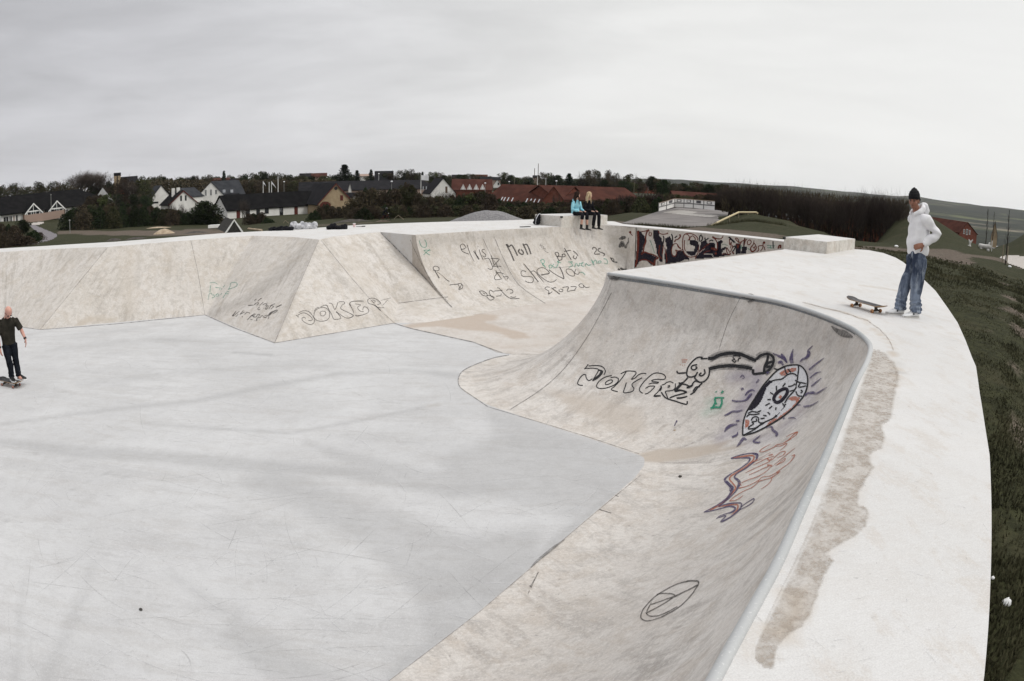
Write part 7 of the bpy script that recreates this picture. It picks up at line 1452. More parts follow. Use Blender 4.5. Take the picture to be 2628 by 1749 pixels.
# --- man in white hoodie, on the deck; local +x = the way he faces (towards -X), +y = his left (towards the camera)
fm = at(2327, 812, 0); man = thing('person', 'tall man in white hoodie, baggy jeans and black beanie, hand on hip', 'person', (fm.x, fm.y, 0), pi)
hoodm = cloth('white_hoodie', (.72, .715, .73), (.79, .785, .79), 5); t = NT(hoodm); 
jeans = mat('washed_denim', (.10, .13, .19), .9, .12); t = NT(jeans); v = t.coord('Object', (3.2, 3.2, 1.1)); c = t.mix(t.ramp(t.noise(v, 1.6, 6, .62), .38, .64), (.035, .046, .075), (.20, .24, .31)); c = t.mix(t.math('MULTIPLY', t.ramp(t.noise(t.coord('Object', (6, 6, 1.6)), 2.2, 5, .65), .52, .68), .7), c, (.36, .40, .45)); c = t.mix(t.math('MULTIPLY', t.ramp(t.noise(t.coord('Object', (2, 2, 3)), 3, 5, .6), .55, .7), .6), c, (.022, .030, .050)); t.color(c); t.bump(t.noise(t.coord('Object', (6, 6, 4)), 5, 5), .6, .012)
b = MB()
HC = (.045, .005, 1.655); T, M = head(b, HC, radians(38), radians(7), radians(3), 1.0)
limb(b, [(-.035, 0, 1.44, .062, .060), (-.01, 0, 1.52, .055, .056), (.015, 0, 1.58, .054, .056)])
limb(b, [(-.07, 0, .92, .145, .105), (-.08, 0, 1.05, .135, .10), (-.07, 0, 1.25, .155, .11), (-.06, 0, 1.40, .17, .10), (-.04, 0, 1.46, .08, .07)])
# left arm (near the camera): elbow back, hand on the front of the hip
shL, elL, wrL = Vector((-.085, .185, 1.40)), Vector((-.255, .255, 1.235)), Vector((-.045, .205, 1.055))
limb(b, [(*shL, .05, .05), (*shL.lerp(elL, .5), .043, .043), (*elL, .036, .036), (*elL.lerp(wrL, .35), .038, .036), (*wrL, .025, .022)])
hand(b, wrL, (.93, -.10, -.28), (.15, -.85, -.45), 1.08, .42, 1)
shR, elR, wrR = Vector((-.07, -.185, 1.40)), Vector((-.27, -.23, 1.17)), Vector((-.17, -.19, .98))
limb(b, [(*shR, .05, .05), (*shR.lerp(elR, .5), .043, .043), (*elR, .036, .036), (*wrR, .025, .022)]); hand(b, wrR, (.9, .15, -.3), (.15, .85, -.4), 1.05, .5, -1)
anL, anR = Vector((-.075, .09, .10)), Vector((.085, -.10, .10))
knL, knR = Vector((-.045, .10, .50)), Vector((.02, -.10, .50))
for h_, k_, a_ in (((-.07, .09, .90), knL, anL), ((-.07, -.09, .90), knR, anR)): limb(b, [(*h_, .06, .06), (*k_, .045, .048), (*Vector(k_).lerp(a_, .35), .044, .046), (*a_, .034, .038)])
for a_ in (anL, anR): limb(b, [(a_.x-.03, a_.y, .05, .032, .04), (a_.x+.08, a_.y, .045, .038, .03), (a_.x+.15, a_.y, .035, .036, .02)])
body = remesh(b, 'body', S_tan, man, .0085, 2)
face_parts(man, T, M, 1.0)
tr_ = MB()
limb(tr_, [(-.075, 0, .86, .185, .135), (-.08, 0, .93, .180, .135), (-.08, 0, 1.00, .17, .13)], cap=.3)
for y, k_, a_ in ((.092, knL, anL), (-.092, knR, anR)):
    limb(tr_, [(-.078, y, .86, .104, .124), (-.072, y*1.03, .74, .100, .118), (-.064+.35*(k_.x+.04), y*1.06, .60, .092, .104), (k_.x-.006, y*1.08, .46, .086, .096), (k_.x*.5+a_.x*.5, y*1.06, .30, .082, .090), (a_.x-.006, y*1.05, .19, .084, .090), (a_.x-.008, y*1.03, .12, .088, .094), (a_.x-.012, y*1.03, .085, .082, .088)], cap=.10)
remesh(tr_, 'jeans', jeans, man, .0095, 2, folds(.017, 5, 6, 3, (.05, .30, .010)))
hd = MB()
limb(hd, [(-.085, 0, .905, .182, .150), (-.085, 0, .95, .190, .158), (-.075, 0, 1.04, .190, .160), (-.075, 0, 1.16, .185, .152), (-.075, 0, 1.28, .190, .148), (-.07, 0, 1.38, .180, .130), (-.055, 0, 1.455, .130, .105), (-.035, 0, 1.50, .085, .085)], cap=.12)
for sh, el, wr in ((shL, elL, wrL), (shR, elR, wrR)):
    limb(hd, [(*(sh+Vector((.03, -.05*(1 if sh.y > 0 else -1), .0))), .085, .085), (*sh, .082, .085), (*sh.lerp(el, .5), .070, .075), (*el, .062, .068), (*el.lerp(wr, .4), .060, .066), (*el.lerp(wr, .80), .050, .052), (*el.lerp(wr, .86), .040, .040), (*el.lerp(wr, .97), .038, .038)], cap=.3)
remesh(hd, 'hoodie', hoodm, man, .0095, 2, folds(.019, 8, 5, 9))
# hood lying on the shoulders behind the neck
hb = MB()
limb(hb, [(.06, .060, 1.465, .028, .022), (.0, .092, 1.500, .036, .028), (-.075, .085, 1.545, .050, .040), (-.135, .0, 1.585, .066, .052), (-.075, -.085, 1.545, .050, .040), (.0, -.092, 1.500, .036, .028), (.06, -.060, 1.465, .028, .022)], ref=(0, 0, 1))
limb(hb, [(-.150, 0, 1.615, .080, .045), (-.175, 0, 1.53, .105, .048), (-.15, 0, 1.44, .08, .04)])
remesh(hb, 'hood', hoodm, man, .0095, 2, folds(.008, 9, 6, 2))
mb = MB(); 
for x0, x1, y in ((.072, .086, .03), (.07, .083, -.02)): mb.tube([(x0, y, 1.495), (x1+.015, y, 1.42), (x1+.012, y, 1.36)], .0045, 6)
mb.build('drawstring', hoodm, man)
bn = MB(); Hc = Vector(HC); Tb = lambda x, y, z: T(x, y, z)
Mh = M
for z, a, bb in ((.035, .108, .088), (.060, .110, .090), (.090, .104, .086), (.120, .086, .074), (.145, .055, .050), (.160, .022, .020)): bn.ell(Tb(-.012-(z-.035)*.12, 0, z), a, bb, .034, M, 20, 8)
bn.ell(Tb(-.06, 0, .012), .065, .084, .05, M, 18, 8)
bmb = remesh(bn, 'beanie', noisy('black_knit', (.006, .006, .007), (.012, .012, .013), 60), man, .008, 2, lambda p: .002*sin(atan2(p.y-Hc.y, p.x-Hc.x)*44))
shu, shs = MB(), MB(); M_shoe = noisy('white_leather', (.70, .70, .70), (.76, .76, .75), 20); M_sole = mat('shoe_sole', (.62, .60, .57), .7); M_stripe = mat('dark_stripe', (.03, .03, .035), .7)
for a_, dx, yw in ((anL, .02, .10), (anR, .03, -.05)):
    u_, s__ = MB(), MB(); he = Vector((a_.x-.075, a_.y-.0, 0)); dr = Vector((cos(yw), sin(yw), 0)); shoe(u_, s__, he, he+dr*.30, .085, .056)
    so_ = remesh(u_, 'shoe', M_shoe, man, .007, 1)
    o = s__.build('sole', M_sole, so_); st = MB(); x = Vector((-dr.y, dr.x, 0)); pts = [(0, .62), (.06, .80), (.25, .84), (.45, .84), (.68, 1.0), (.85, .95), (.95, .70), (1.0, .35)]
    o2 = [he+dr*.30*t_+x*.0575*q for t_, q in pts]+[he+dr*.30*t_-x*.0575*q for t_, q in reversed(pts)]; st.prism([(p.x, p.y) for p in o2], .018, .0225, True, True); st.build('stripe', M_stripe, so_)
    st = MB(); c = he+dr*.13+x*.048+Vector((0, 0, .062)); st.ell(c, .016, .004, .014, None, 10, 6); st.build('emblem', M_stripe, so_)
    for k in range(4): st = MB(); cc = he+dr*(.155+.022*k)+Vector((0, 0, .094-.011*k)); st.tube([cc-x*.022, cc+x*.022], .0035, 5); st.build('lace', M_shoe, so_)
# --- board on the deck
skateboard('skateboard', 'grey-topped skateboard with orange wheels standing near the man in jeans', tuple(at(2222, 796, 0)), atan2(at(2268,783,0).y-at(2190,762,0).y, at(2268,783,0).x-at(2190,762,0).x), M_grip)
# --- skater at the left edge
fs = at(22, 993, FZ); fdir = Vector((.86, -.50, 0)); rz = atan2(fdir.y, fdir.x)
b0 = at(0, 972, FZ+.10); b1 = at(60, 985, FZ+.10)
bd = (b1-b0).normalized(); bz = atan2(bd.y, bd.x); bc = at(28, 991, FZ)
skateboard('skateboard', 'dark skateboard under the feet of the bald skater', (bc.x, bc.y, FZ), bz, M_grip2, wheelm=M_wheel2)
sk = thing('person', 'bald skater in dark shirt, sunglasses and jeans riding at left edge', 'person', (bc.x+.09, bc.y+.06, FZ+.105), rz)
b = MB(); HC = (.135, .01, 1.335); T, M = head(b, HC, radians(6), radians(50), 0, .97)
limb(b, [(.0, 0, 1.20, .06, .058), (.04, 0, 1.26, .054, .056), (.075, 0, 1.31, .052, .054)])
limb(b, [(-.04, 0, .74, .11, .08), (-.045, 0, .86, .12, .09), (-.04, 0, 1.02, .155, .11), (-.02, 0, 1.14, .17, .10), (.0, 0, 1.21, .08, .07)])
arms = []
for s_, el_, wr_ in ((1, (.02, .285, .95), (.12, .33, .76)), (-1, (-.02, -.25, .90), (.06, -.25, .68))):
    sh, el, wr = Vector((-.01, s_*.185, 1.14)), Vector(el_), Vector(wr_); arms.append((sh, el, wr))
    limb(b, [(*sh, .052, .052), (*sh.lerp(el, .5), .046, .046), (*el, .038, .038), (*el.lerp(wr, .3), .040, .038), (*wr, .026, .023)]); hand(b, wr, (.15, -.05*s_, -.98), (-.2, -s_, 0), 1.0, .30, 1 if s_ > 0 else -1)
AL, AR = Vector((.02, .095, .09)), Vector((-.02, -.055, .09))
for s_, a_ in ((1, AL), (-1, AR)): limb(b, [(-.035, s_*.075, .72, .055, .055), (.015, s_*.08, .41, .045, .048), (.005, a_.y, .28, .044, .046), (*a_, .032, .036)]); limb(b, [(a_.x-.03, a_.y, .05, .032, .04), (a_.x+.08, a_.y, .045, .038, .03), (a_.x+.14, a_.y, .035, .036, .02)])
remesh(b, 'body', S_pink, sk, .009, 2)
for y in (-1, 1): mb = MB(); mb.ell(T(.088, y*.032, .002), .006, .026, .016, M, 12, 6); mb.tube([T(.084, y*.055, .006), T(.0, y*.080, .008)], .003, 5); mb.build('sunglasses', M_eye, sk, True)
tr_ = MB(); limb(tr_, [(-.03, 0, .70, .150, .115), (-.04, 0, .80, .145, .11)], cap=.3)
for s_, a_ in ((1, AL), (-1, AR)): limb(tr_, [(-.03, s_*.085, .70, .092, .098), (0, s_*.082, .55, .082, .088), (.02, s_*.08, .42, .070, .076), (.005, a_.y*1.0, .27, .066, .072), (a_.x, a_.y, .11, .062, .070), (a_.x, a_.y, .07, .064, .072)], cap=.12)
remesh(tr_, 'jeans', cloth('dark_denim', (.006, .007, .010), (.016, .019, .026), 4), sk, .010, 2, folds(.007, 8, 6, 5, (.05, .2, .004)))
ct = MB(); limb(ct, [(-.035, 0, .70, .152, .122), (-.045, 0, .82, .158, .128), (-.045, 0, 1.0, .172, .128), (-.025, 0, 1.12, .185, .122), (-.005, 0, 1.19, .12, .10), (.01, 0, 1.225, .075, .075)], cap=.1)
for sh, el, wr in arms: limb(ct, [(*sh.lerp(Vector((0, 0, sh.z)), .25), .08, .08), (*sh, .074, .074), (*sh.lerp(el, .55), .066, .068), (*sh.lerp(el, .95), .066, .068)], cap=.12)
remesh(ct, 'shirt', cloth('dark_olive_shirt', (.016, .015, .012), (.034, .031, .025), 5), sk, .010, 2, folds(.008, 7, 5, 1))
mb = MB(); mb.tube([(-.035, .0, 1.20), (.0, .058, 1.215), (.06, .03, 1.225), (.06, -.03, 1.225), (.0, -.058, 1.215), (-.035, .0, 1.20)], .016, 7); mb.build('collar', M_blackr, sk, True)
for sh, el, wr in arms: mb = MB(); mb.tube([el.lerp(wr, .84), el.lerp(wr, .99)], .034, 12); mb.build('wristband', M_blackr, sk, True)
for a_, yw in ((AL, .35), (AR, -.05)):
    u_, s__ = MB(), MB(); he = Vector((a_.x-.06, a_.y, 0)); dr = Vector((cos(yw), sin(yw), 0)); shoe(u_, s__, he, he+dr*.275, .08, .050); so_ = remesh(u_, 'shoe', M_blackr, sk, .008, 1); s__.build('sole', M_shoe, so_)
# --- two girls seated on the block; local +x = out over the edge
def girl(label, along, yaw, top_c, hairc, leg, hair_long, seed, bag=False, lean=0.):
    p = bl2+dlip*along; root = thing('person', label, 'person', (p.x, p.y, .362), atan2(nlip.y, nlip.x)); root.scale = (1.06,)*3
    b = MB(); s = 1.; zc = .66; hx = -.10
    T, M = head(b, (hx+.03, 0, zc+.02), yaw, radians(4), 0, .90)
    limb(b, [(hx-.01, 0, .50, .05, .05), (hx+.01, 0, .58, .045, .047)])
    limb(b, [(-.13, 0, .075, .10, .06), (-.14, 0, .20, .115, .09), (-.12, 0, .36, .13, .09), (-.11, 0, .45, .14, .085), (-.10, 0, .50, .06, .055)])
    kn = [Vector((.27, .10, .055)), Vector((.25, -.11, .055))]; an = [Vector((.27, .12, -.36)), Vector((.22, -.12, -.34))]
    for k_, a_ in zip(kn, an):
        limb(b, [(-.10, k_.y*.8, .08, .055, .05), (*k_, .045, .045), (*k_.lerp(a_, .3), .050, .052), (*a_, .032, .034)])
        limb(b, [(a_.x-.02, a_.y, a_.z-.04, .024, .024), (a_.x+.07, a_.y, a_.z-.072, .024, .014), (a_.x+.10, a_.y, a_.z-.08, .02, .010)])
    A_ = []
    for s_ in (1, -1):
        sh = Vector((-.11, s_*.155, .43)); el = Vector((-.08+.02*s_, s_*.215, .20)); wr = Vector((.12, s_*.12, .155)); A_.append((sh, el, wr))
        limb(b, [(*sh, .042, .042), (*el, .031, .031), (*wr, .021, .019)]); hand(b, wr, (.9, -.3*s_, -.1), (0, 0, -1), .85, .4, s_)
    remesh(b, 'body', S_leg, root, .010, 2)
    tm = MB(); limb(tm, [(-.13, 0, .07, .150, .135), (-.135, 0, .14, .148, .13), (-.14, 0, .25, .135, .115), (-.12, 0, .38, .152, .115), (-.105, 0, .46, .13, .10), (-.10, 0, .51, .07, .07)], cap=.15)
    for sh, el, wr in A_: limb(tm, [(*sh.lerp(Vector((-.1, 0, .43)), .3), .06, .06), (*sh, .060, .060), (*sh.lerp(el, .5), .054, .054), (*el, .048, .048), (*el.lerp(wr, .5), .044, .044), (*wr, .034, .034)], cap=.2)
    if top_c == 'blue': limb(tm, [(-.19, .06, .50, .05, .04), (-.215, 0, .47, .085, .045), (-.19, -.06, .50, .05, .04)], ref=(0, 0, 1))
    remesh(tm, 'jacket', M_jblue if top_c == 'blue' else M_jblack, root, .011, 2, folds(.008, 9, 7, seed))
    tr_ = MB(); limb(tr_, [(-.14, 0, .085, .145, .10), (-.06, 0, .08, .135, .09)], ref=(0, 1, 0), cap=.4)
    for k_, a_ in zip(kn, an):
        e = .40 if leg == 'crop' else .95
        limb(tr_, [(-.10, k_.y*.75, .085, .088, .085), (.08, k_.y*.9, .085, .078, .075), (k_.x-.02, k_.y, k_.z+.015, .064, .064), (k_.x+.005, k_.y, k_.z-.05, .060, .062), (*k_.lerp(a_, e*.6), .060, .062), (*k_.lerp(a_, e), .058 if leg == 'crop' else .050, .06 if leg == 'crop' else .056)], cap=.2)
    remesh(tr_, 'trousers', M_jblack, root, .011, 2, folds(.006, 9, 7, seed+4))
    hm = MB(); E_ = lambda x, y, z, a, bb, c_: hm.ell(T(x, y, z), a, bb, c_, M, 16, 10)
    E_(-.022, 0, .040, .092, .082, .086); E_(-.045, 0, -.02, .070, .080, .090)
    bk = M@Vector((-1, 0, 0))
    for k in range(9):
        y = (k-4)*.019; top_ = T(-.055-.012*(4-abs(k-4))*.5, y, .02); e_ = top_+Vector((bk.x*.05, bk.y*.05, -hair_long*(.85+.15*((k*7) % 3)/2))); limb(hm, [(*top_, .026, .024), (*(top_.lerp(e_, .35)+bk*.025), .028, .024), (*top_.lerp(e_, .7), .024, .020), (*e_, .010, .010)], seg=8)
    for y in (-1, 1): t0 = T(.01, y*.078, -.01); e_ = t0+Vector((.04, 0, -hair_long*.85)); limb(hm, [(*t0, .020, .016), (*t0.lerp(e_, .5), .024, .018), (*e_, .008, .008)], seg=8)
    remesh(hm, 'hair', hairc, root, .009, 2, folds(.004, 3, 40, seed))
    for a_ in an:
        u_ = MB(); limb(u_, [(a_.x, a_.y, a_.z+.07, .044, .046), (a_.x, a_.y, a_.z-.01, .042, .046), (a_.x+.0, a_.y, a_.z-.05, .042, .05)], cap=.2); limb(u_, [(a_.x-.04, a_.y, a_.z-.065, .036, .03), (a_.x+.06, a_.y, a_.z-.075, .042, .026), (a_.x+.14, a_.y, a_.z-.085, .036, .020), (a_.x+.17, a_.y, a_.z-.088, .022, .012)]); remesh(u_, 'shoe', M_blackr, root, .009, 1)
    return root
M_jblue = cloth('light_blue_jacket', (.22, .50, .60), (.30, .60, .69), 6); M_jblack = cloth('black_cloth', (.008, .008, .010), (.014, .014, .017), 6)
M_hbr = cloth('dark_brown_hair', (.014, .009, .007), (.035, .022, .017), 5, (8, 8, 1)); M_hbl = cloth('blond_hair', (.30, .21, .12), (.56, .44, .29), 5, (8, 8, 1))
ga = (Vector(P2(1487, 553, .36))-bl2).dot(dlip)
girl('girl in light blue jacket with long dark hair sitting on the block', ga-.28, radians(62), 'blue', M_hbr, 'crop', .36, 1)
girl('blond girl in black jacket sitting on the block beside her friend', ga+.40, radians(58), 'black', M_hbl, 'long', .34, 6)
# --- bike rider far behind
rb = atd(988, 567, 84); rider = thing('person', 'distant rider in black with helmet crouching on a small bike', 'person', tuple(rb)); b = MB()
limb(b, [(-.25, 0, .78, .15, .13), (-.12, 0, 1.0, .16, .12), (.05, 0, 1.25, .19, .12)]); b.ell((.2, 0, 1.42), .11, .10, .13)
for s_ in (-1, 1): limb(b, [(.05, s_*.17, 1.22, .055, .055), (.22, s_*.24, 1.02, .045, .045), (.40, s_*.22, .90, .035, .035)]); limb(b, [(-.22, s_*.10, .78, .085, .085), (.12, s_*.14, .62, .065, .065), (-.02, s_*.12, .32, .045, .045)])
remesh(b, 'body', M_jblack, rider, .02, 1); mb = MB(); mb.ell((.2, 0, 1.46), .15, .14, .15); mb.build('helmet', mat('helmet', (.05, .05, .055), .3), rider, True)
mb = MB(); mb.ell((.42, .1, .88), .05, .07, .05); mb.build('glove', M_shoe, rider, True)
bk = thing('bicycle', 'small dark stunt bicycle under the distant rider', 'bicycle', tuple(rb))
for x in (-.45, .45):
    mb = MB(); mb.tube([(x+.25*cos(k*pi/10), 0, .25+.25*sin(k*pi/10)) for k in range(21)], .03, 6, False); mb.build('wheel', M_blackr, bk)
mb = MB(); M_bred = mat('red_frame', (.10, .015, .01), .4)
for a_, b_ in (((-.45, 0, .25), (-.15, 0, .25)), ((-.15, 0, .25), (-.22, 0, .60)), ((-.15, 0, .25), (.30, 0, .62)), ((-.22, 0, .58), (.30, 0, .62)), ((-.45, 0, .25), (-.22, 0, .58)), ((.45, 0, .25), (.30, 0, .85)), ((.36, -.3, .88), (.36, .3, .88))): mb.tube([a_, b_], .022, 6)
mb.build('frame', M_bred, bk); mb = MB(); mb.ell((-.24, 0, .64), .12, .06, .03); mb.build('saddle', M_blackr, bk)
# ---------------------------------------------------------------- small things
def lump(name, label, cat, u, v, z, L, Wd, H, m, seed, rz=0, lobes=10, fold=.03):
    p = at(u, v, z); rg = random.Random(seed); mb = MB(); o = thing(name, label, cat, tuple(p), rz)
    for k in range(lobes): x = (k/(lobes-1)-.5)*L*.85; mb.ell((x, rg.gauss(0, Wd*.16), H*.30), L*.13, Wd*.30, H*(.30+.42*rg.random()), None, 12, 8)
    remesh(mb, 'fabric', m, o, .013, 1, lambda q: fold*(noise.noise(Vector((q.x*7+seed, q.y*9, q.z*11)))+.6*noise.noise(Vector((q.x*17, q.y*17, q.z*19+seed))))); return o
lump('clothes_pile', 'crumpled black clothes on the far deck, left of a grey jacket', 'clothes', 722, 592, 0, .80, .34, .15, M_jblack, 3, .12, 9, .022)
lump('jacket', 'crumpled pale grey jacket on the far deck beside black clothes', 'jacket', 779, 588, 0, .86, .36, .25, cloth('pale_grey_fabric', (.34, .34, .36), (.56, .56, .58), 8), 5, .1, 10, .034)
lump('bag', 'flat black bag lying on the far deck edge', 'bag', 865, 589, 0, .62, .34, .20, M_jblack, 9, .1, 7, .010)
p = at(909, 583.5, 0); c_ = thing('paper_cup', 'pale pink paper cup standing on the far deck', 'cup', tuple(p)); mb = MB(); mb.tube([(0, 0, 0), (0, 0, .12)], [.036, .046], 14); mb.build('cup_body', mat('pink_paper', (.62, .46, .46), .7), c_); mb = MB(); mb.tube([(0, 0, .118), (0, 0, .13)], [.049, .046], 14); mb.build('rim', M_shoe, c_)
mb = MB(); q = at(920, 583, 0); mb.tube([q+Vector((-.08, 0, .012)), q+Vector((.12, .03, .012))], .010, 6); mb.tube([q+Vector((.10, .03, .016)), q+Vector((.22, .06, .02))], .018, 6); o = mb.build('wrapper', M_grip2); tag(o, 'tiny dark wrapper lying right of the paper cup', 'litter')
bp = bl2+bo*.80-dlip*.17; bpk = thing('backpack', 'black backpack with a silver strap leaning on the block end', 'backpack', (bp.x, bp.y, 0), atan2(dlip.y, dlip.x)); mb = MB()
for z, a, bb, xx in ((.09, .12, .15, -.03), (.18, .10, .14, 0), (.27, .07, .12, .04), (.33, .05, .08, .07)): mb.ell((xx, 0, z), a, bb, .08)
remesh(mb, 'pack', M_jblack, bpk, .015, 2); mb = MB(); mb.tube([(.12, -.02, .40), (-.02, -.06, .37), (-.14, -.08, .24), (-.17, -.08, .10), (-.13, -.06, .01)], [.010, .014, .014, .012, .008], 7); mb.build('strap', mat('silver_strap', (.5, .5, .52), .4), bpk, True)
mb = MB(); q = at(1348, 583.4, 0); mb.box(tuple(q+Vector((0, 0, .012))), .42, .11, .022, atan2(dlip.y, dlip.x)); o = mb.build('litter', M_blackr); tag(o, 'thin dark strip lying on the deck before the block', 'litter')
# litter and stones on the lawn and in the basin
def stone(label, u, v, z, r_, m, name='stone', cat='stone'):
    p = at(u, v, z); 
    if z is None: pass
    mb = MB(); mb.ell((0, 0, r_*.6), r_, r_*.8, r_*.7, None, 10, 7); o = mb.build(name, m, None, True)
    for vtx in o.data.vertices: vtx.co *= 1+.35*noise.noise(vtx.co*(2.5/r_)+Vector((u, 0, 0)))
    o.location = p; tag(o, label, cat)
stone('crumpled white paper lying in the grass beside the deck', 2580, 1556, -.40, .035, M_shoe, 'paper', 'litter'); stone('tiny white scrap at the edge of the deck', 2547, 1487, -.33, .014, M_shoe, 'paper', 'litter')
stone('small pale stone on the painted transition', 1732, 1108, FZ+.12, .022, M_sand); stone('small dark stone on the pale lower transition', 1745, 1226, FZ+.16, .022, M_truck); stone('tiny dark pebble alone on the grey floor', 362, 1567, FZ, .017, M_truck)
for k, (u, v) in enumerate([(2188, 644), (2300, 640), (2590, 700)]): q = atd(u, v, (24, 34, 38)[k]); q.z = ground(q.x, q.y); mb = MB(); mb.ell(tuple(q+Vector((0, 0, .08))), .12, .09, .06, None, 8, 6); tag(mb.build('paper', M_shoe, None, True), ['white litter scrap in the grass behind the low block', 'white litter scrap near the hedge foot', 'white litter scrap beside the nearest sapling'][k], 'litter')
# stone riders on the lawn
def rider_seat(label, u, v, d, style):
    p = atd(u, v, d); o = thing('stone_rider', label, 'play sculpture', tuple(p), -az_of(u)); mb = MB(); s = d/52
    for x in (-.28, .28): limb(mb, [(x*s, 0, .0, .14*s, .10*s), (x*s, 0, .30*s, .16*s, .13*s)], cap=.3)
    limb(mb, [(-.42*s, 0, .48*s, .15*s, .16*s), (0, 0, .46*s, .16*s, .17*s), (.40*s, 0, .50*s, .15*s, .17*s)]); limb(mb, [(.32*s, 0, .55*s, .09*s, .10*s), (.36*s, 0, .80*s, .07*s, .07*s)], cap=.2)
    if style: limb(mb, [(.36*s, 0, .82*s, .08*s, .10*s), (.22*s, 0, 1.08*s, .05*s, .04*s)], cap=.2); limb(mb, [(.36*s, 0, .82*s, .08*s, .08*s), (.54*s, 0, 1.08*s, .05*s, .05*s)], cap=.2)
    else: limb(mb, [(.55*s, 0, .20*s, .05*s, .05*s), (.55*s, 0, .95*s, .05*s, .05*s)])
    remesh(mb, 'carving', noisy('pale_stone', (.42, .41, .38), (.54, .53, .50), 3), o, .03, 1)
rider_seat('pale stone rider with a forked head on the right lawn', 2476, 652, 52, 1); rider_seat('pale stone rider with a tall end post, farther right', 2526, 650, 54, 0)
# parked cars seen beyond the lawn
def car(label, u, v, d, m):
    p = atd(u, v, d); o = thing('parked_car', label, 'car', tuple(p), .3); mb = MB()
    prof = [(-2.1, .35), (-2.1, .8), (-1.9, .95), (-1.1, 1.05), (-.6, 1.45), (.7, 1.48), (1.5, 1.0), (2.1, .85), (2.15, .4)]
    V = [(x, y, z) for y in (-.85, .85) for x, z in prof]; n = len(prof); mb.add(V, [tuple(range(n)), tuple(range(2*n-1, n-1, -1))]+[(i, (i+1) % n, n+(i+1) % n, n+i) for i in range(n)]); mb.build('body', m, o)
    mb = MB(); mb.add([(-.95, y, 1.08) for y in (-.87,)]+[(-.55, -.87, 1.4), (.65, -.87, 1.42), (1.2, -.87, 1.06)], [(0, 1, 2, 3)]); mb.build('window', M_glass, o)
    for x in (-1.35, 1.35):
        for y in (-.8, .8): mb = MB(); mb.tube([(x, y-.1, .32), (x, y+.1, .32)], .33, 14); mb.build('wheel', M_blackr, o)
car('dark car parked below the tiny orange house', 2549, 629, 330, mat('dark_paint', (.03, .035, .045), .3)); car('white car parked nearest the right lawn', 2556, 641, 300, mat('white_paint_car', (.6, .6, .6), .3))
# ---------------------------------------------------------------- air
hz = MB(); hz.box((0, 0, 20), 15600, 15600, 300); M_haze = bpy.data.materials.new('haze_air'); M_haze.use_nodes = True; n_ = M_haze.node_tree; n_.nodes.clear()
pv = n_.nodes.new('ShaderNodeVolumePrincipled'); pv.inputs['Density'].default_value = .000045; pv.inputs['Color'].default_value = (.95, .965, .985, 1); pv.inputs['Anisotropy'].default_value = .1
mo = n_.nodes.new('ShaderNodeOutputMaterial'); n_.links.new(pv.outputs[0], mo.inputs['Volume'])
hzo = hz.build('haze', M_haze); tag(hzo, None, None, None, 'stuff')
# ---------------------------------------------------------------- camera, light, sky
cam = bpy.data.cameras.new('camera'); camo = bpy.data.objects.new('camera', cam); col.objects.link(camo)
Mx = Matrix(((_R[0], _U[0], -_F[0], 0), (_R[1], _U[1], -_F[1], 0), (_R[2], _U[2], -_F[2], EYE), (0, 0, 0, 1)))
camo.matrix_world = Mx
cam.type = 'PANO'; cam.sensor_width = 36; cam.sensor_fit = 'HORIZONTAL'
cam.clip_start = .05; cam.clip_end = 20000
cy = cam.cycles if hasattr(cam, 'cycles') and hasattr(cam.cycles, 'panorama_type') else cam
cy.panorama_type = 'FISHEYE_EQUISOLID'
cy.fisheye_lens = F_/2628*36; cy.fisheye_fov = pi
sc.camera = camo
w = bpy.data.worlds.new('World'); sc.world = w; w.use_nodes = True; nt = w.node_tree; nt.nodes.clear()
def wn_(ty, **k):
    x = nt.nodes.new(ty)
    for a, b in k.items(): setattr(x, a, b)
    return x
SUN_EL, SUN_AZ = radians(46), radians(105)      # azimuth clockwise from +Y
sky = wn_('ShaderNodeTexSky', sky_type='NISHITA', sun_disc=False); sky.sun_elevation = SUN_EL; sky.sun_rotation = SUN_AZ; sky.air_density = 1.5; sky.dust_density = 4
bg1 = wn_('ShaderNodeBackground'); bg1.inputs[1].default_value = .06; nt.links.new(sky.outputs[0], bg1.inputs[0])
tc = wn_('ShaderNodeTexCoord'); mp = wn_('ShaderNodeMapping'); mp.inputs['Scale'].default_value = (1.0, 1.3, 5.5); mp.inputs['Rotation'].default_value = (.0, .10, .5)
nt.links.new(tc.outputs['Generated'], mp.inputs[0])
def wnoise(vec, scale, det, rough, dist=0):
    x = wn_('ShaderNodeTexNoise'); x.inputs['Scale'].default_value = scale; x.inputs['Detail'].default_value = det; x.inputs['Roughness'].default_value = rough; x.inputs['Distortion'].default_value = dist
    nt.links.new(vec, x.inputs['Vector']); return x.outputs['Fac']
def wmr(fac, a, b, lo, hi, sm=True):
    x = wn_('ShaderNodeMapRange'); x.interpolation_type = 'SMOOTHSTEP' if sm else 'LINEAR'
    for i, q in zip(('From Min', 'From Max', 'To Min', 'To Max'), (a, b, lo, hi)): x.inputs[i].default_value = q
    nt.links.new(fac, x.inputs['Value']); return x.outputs[0]
def wmath(op, a, b):
    x = wn_('ShaderNodeMath', operation=op)
    for i, y in ((0, a), (1, b)):
        if isinstance(y, (int, float)): x.inputs[i].default_value = y
        else: nt.links.new(y, x.inputs[i])
    return x.outputs[0]
cl = wmr(wnoise(mp.outputs[0], 1.5, 7, .55, .6), .30, .70, -.075, .075)
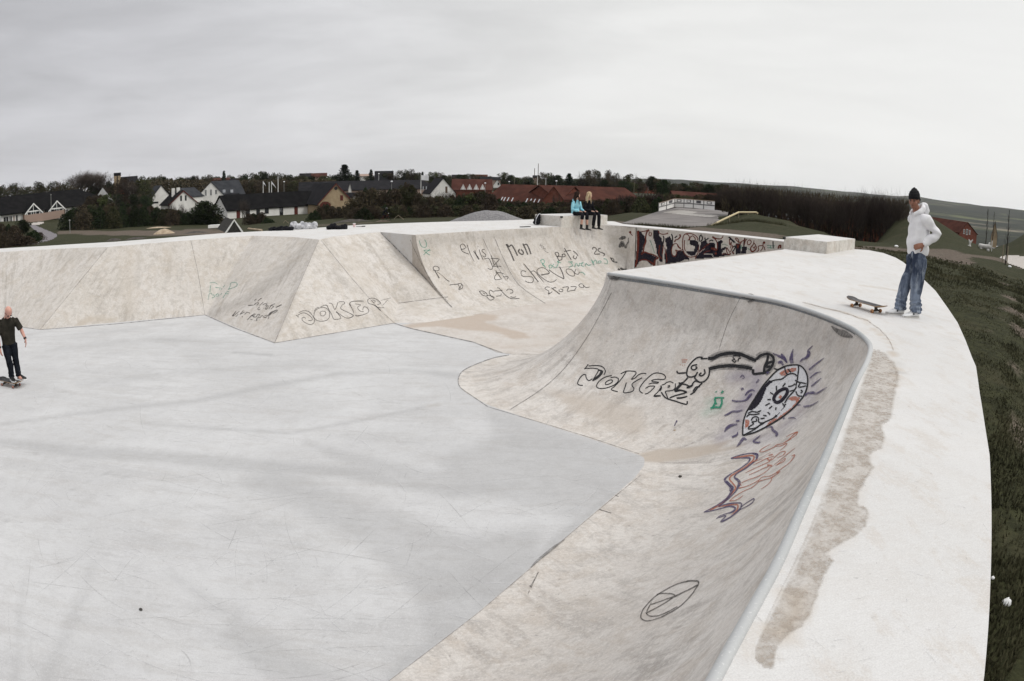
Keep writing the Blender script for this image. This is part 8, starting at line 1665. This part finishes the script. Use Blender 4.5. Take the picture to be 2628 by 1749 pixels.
cl2 = wmr(wnoise(mp.outputs[0], 5.5, 5, .5, .3), .3, .7, -.025, .025)
sep = wn_('ShaderNodeSeparateXYZ'); nt.links.new(tc.outputs['Generated'], sep.inputs[0])
side = wmath('ADD', wmr(sep.outputs[0], -.75, .10, .555, .83, False), wmr(sep.outputs[0], .10, .70, 0, .09, False))         # thinner cloud, so brighter, towards the sun's side
amp = wmr(sep.outputs[0], -.2, .7, 1, .25, False)
hor = wmr(sep.outputs[2], -.02, .22, .03, .0)
zen = wmr(sep.outputs[2], .48, 1.0, 0, 1.0)
up = wmath('ADD', wmath('ADD', side, wmath('MULTIPLY', wmath('ADD', cl, cl2), amp)), wmath('ADD', hor, zen))
cr = wn_('ShaderNodeMix', data_type='RGBA'); cr.inputs[6].default_value = (.985, .985, 1.03, 1); cr.inputs[7].default_value = (1, 1, .985, 1)
nt.links.new(wmr(sep.outputs[0], -.7, .3, 0, 1), cr.inputs[0])
bg2 = wn_('ShaderNodeBackground'); nt.links.new(cr.outputs[2], bg2.inputs[0]); nt.links.new(up, bg2.inputs[1])
mxs = wn_('ShaderNodeMixShader'); mxs.inputs[0].default_value = .94
nt.links.new(bg1.outputs[0], mxs.inputs[1]); nt.links.new(bg2.outputs[0], mxs.inputs[2])
wo = wn_('ShaderNodeOutputWorld'); nt.links.new(mxs.outputs[0], wo.inputs[0])
sl = bpy.data.lights.new('sun', 'SUN'); sl.energy = 1.08; sl.angle = radians(22); sl.color = (1, .965, .92)
so = bpy.data.objects.new('sun', sl); col.objects.link(so)
sd = Vector((sin(SUN_AZ)*cos(SUN_EL), cos(SUN_AZ)*cos(SUN_EL), sin(SUN_EL)))
so.rotation_euler = sd.to_track_quat('Z', 'Y').to_euler()
vs_ = sc.view_settings; vs_.view_transform = 'Standard'; vs_.look = 'None'; vs_.exposure = 0; vs_.gamma = 1; vs_.use_curve_mapping = False
sc.render.engine = 'CYCLES'; sc.cycles.max_bounces = 6; sc.cycles.transparent_max_bounces = 24
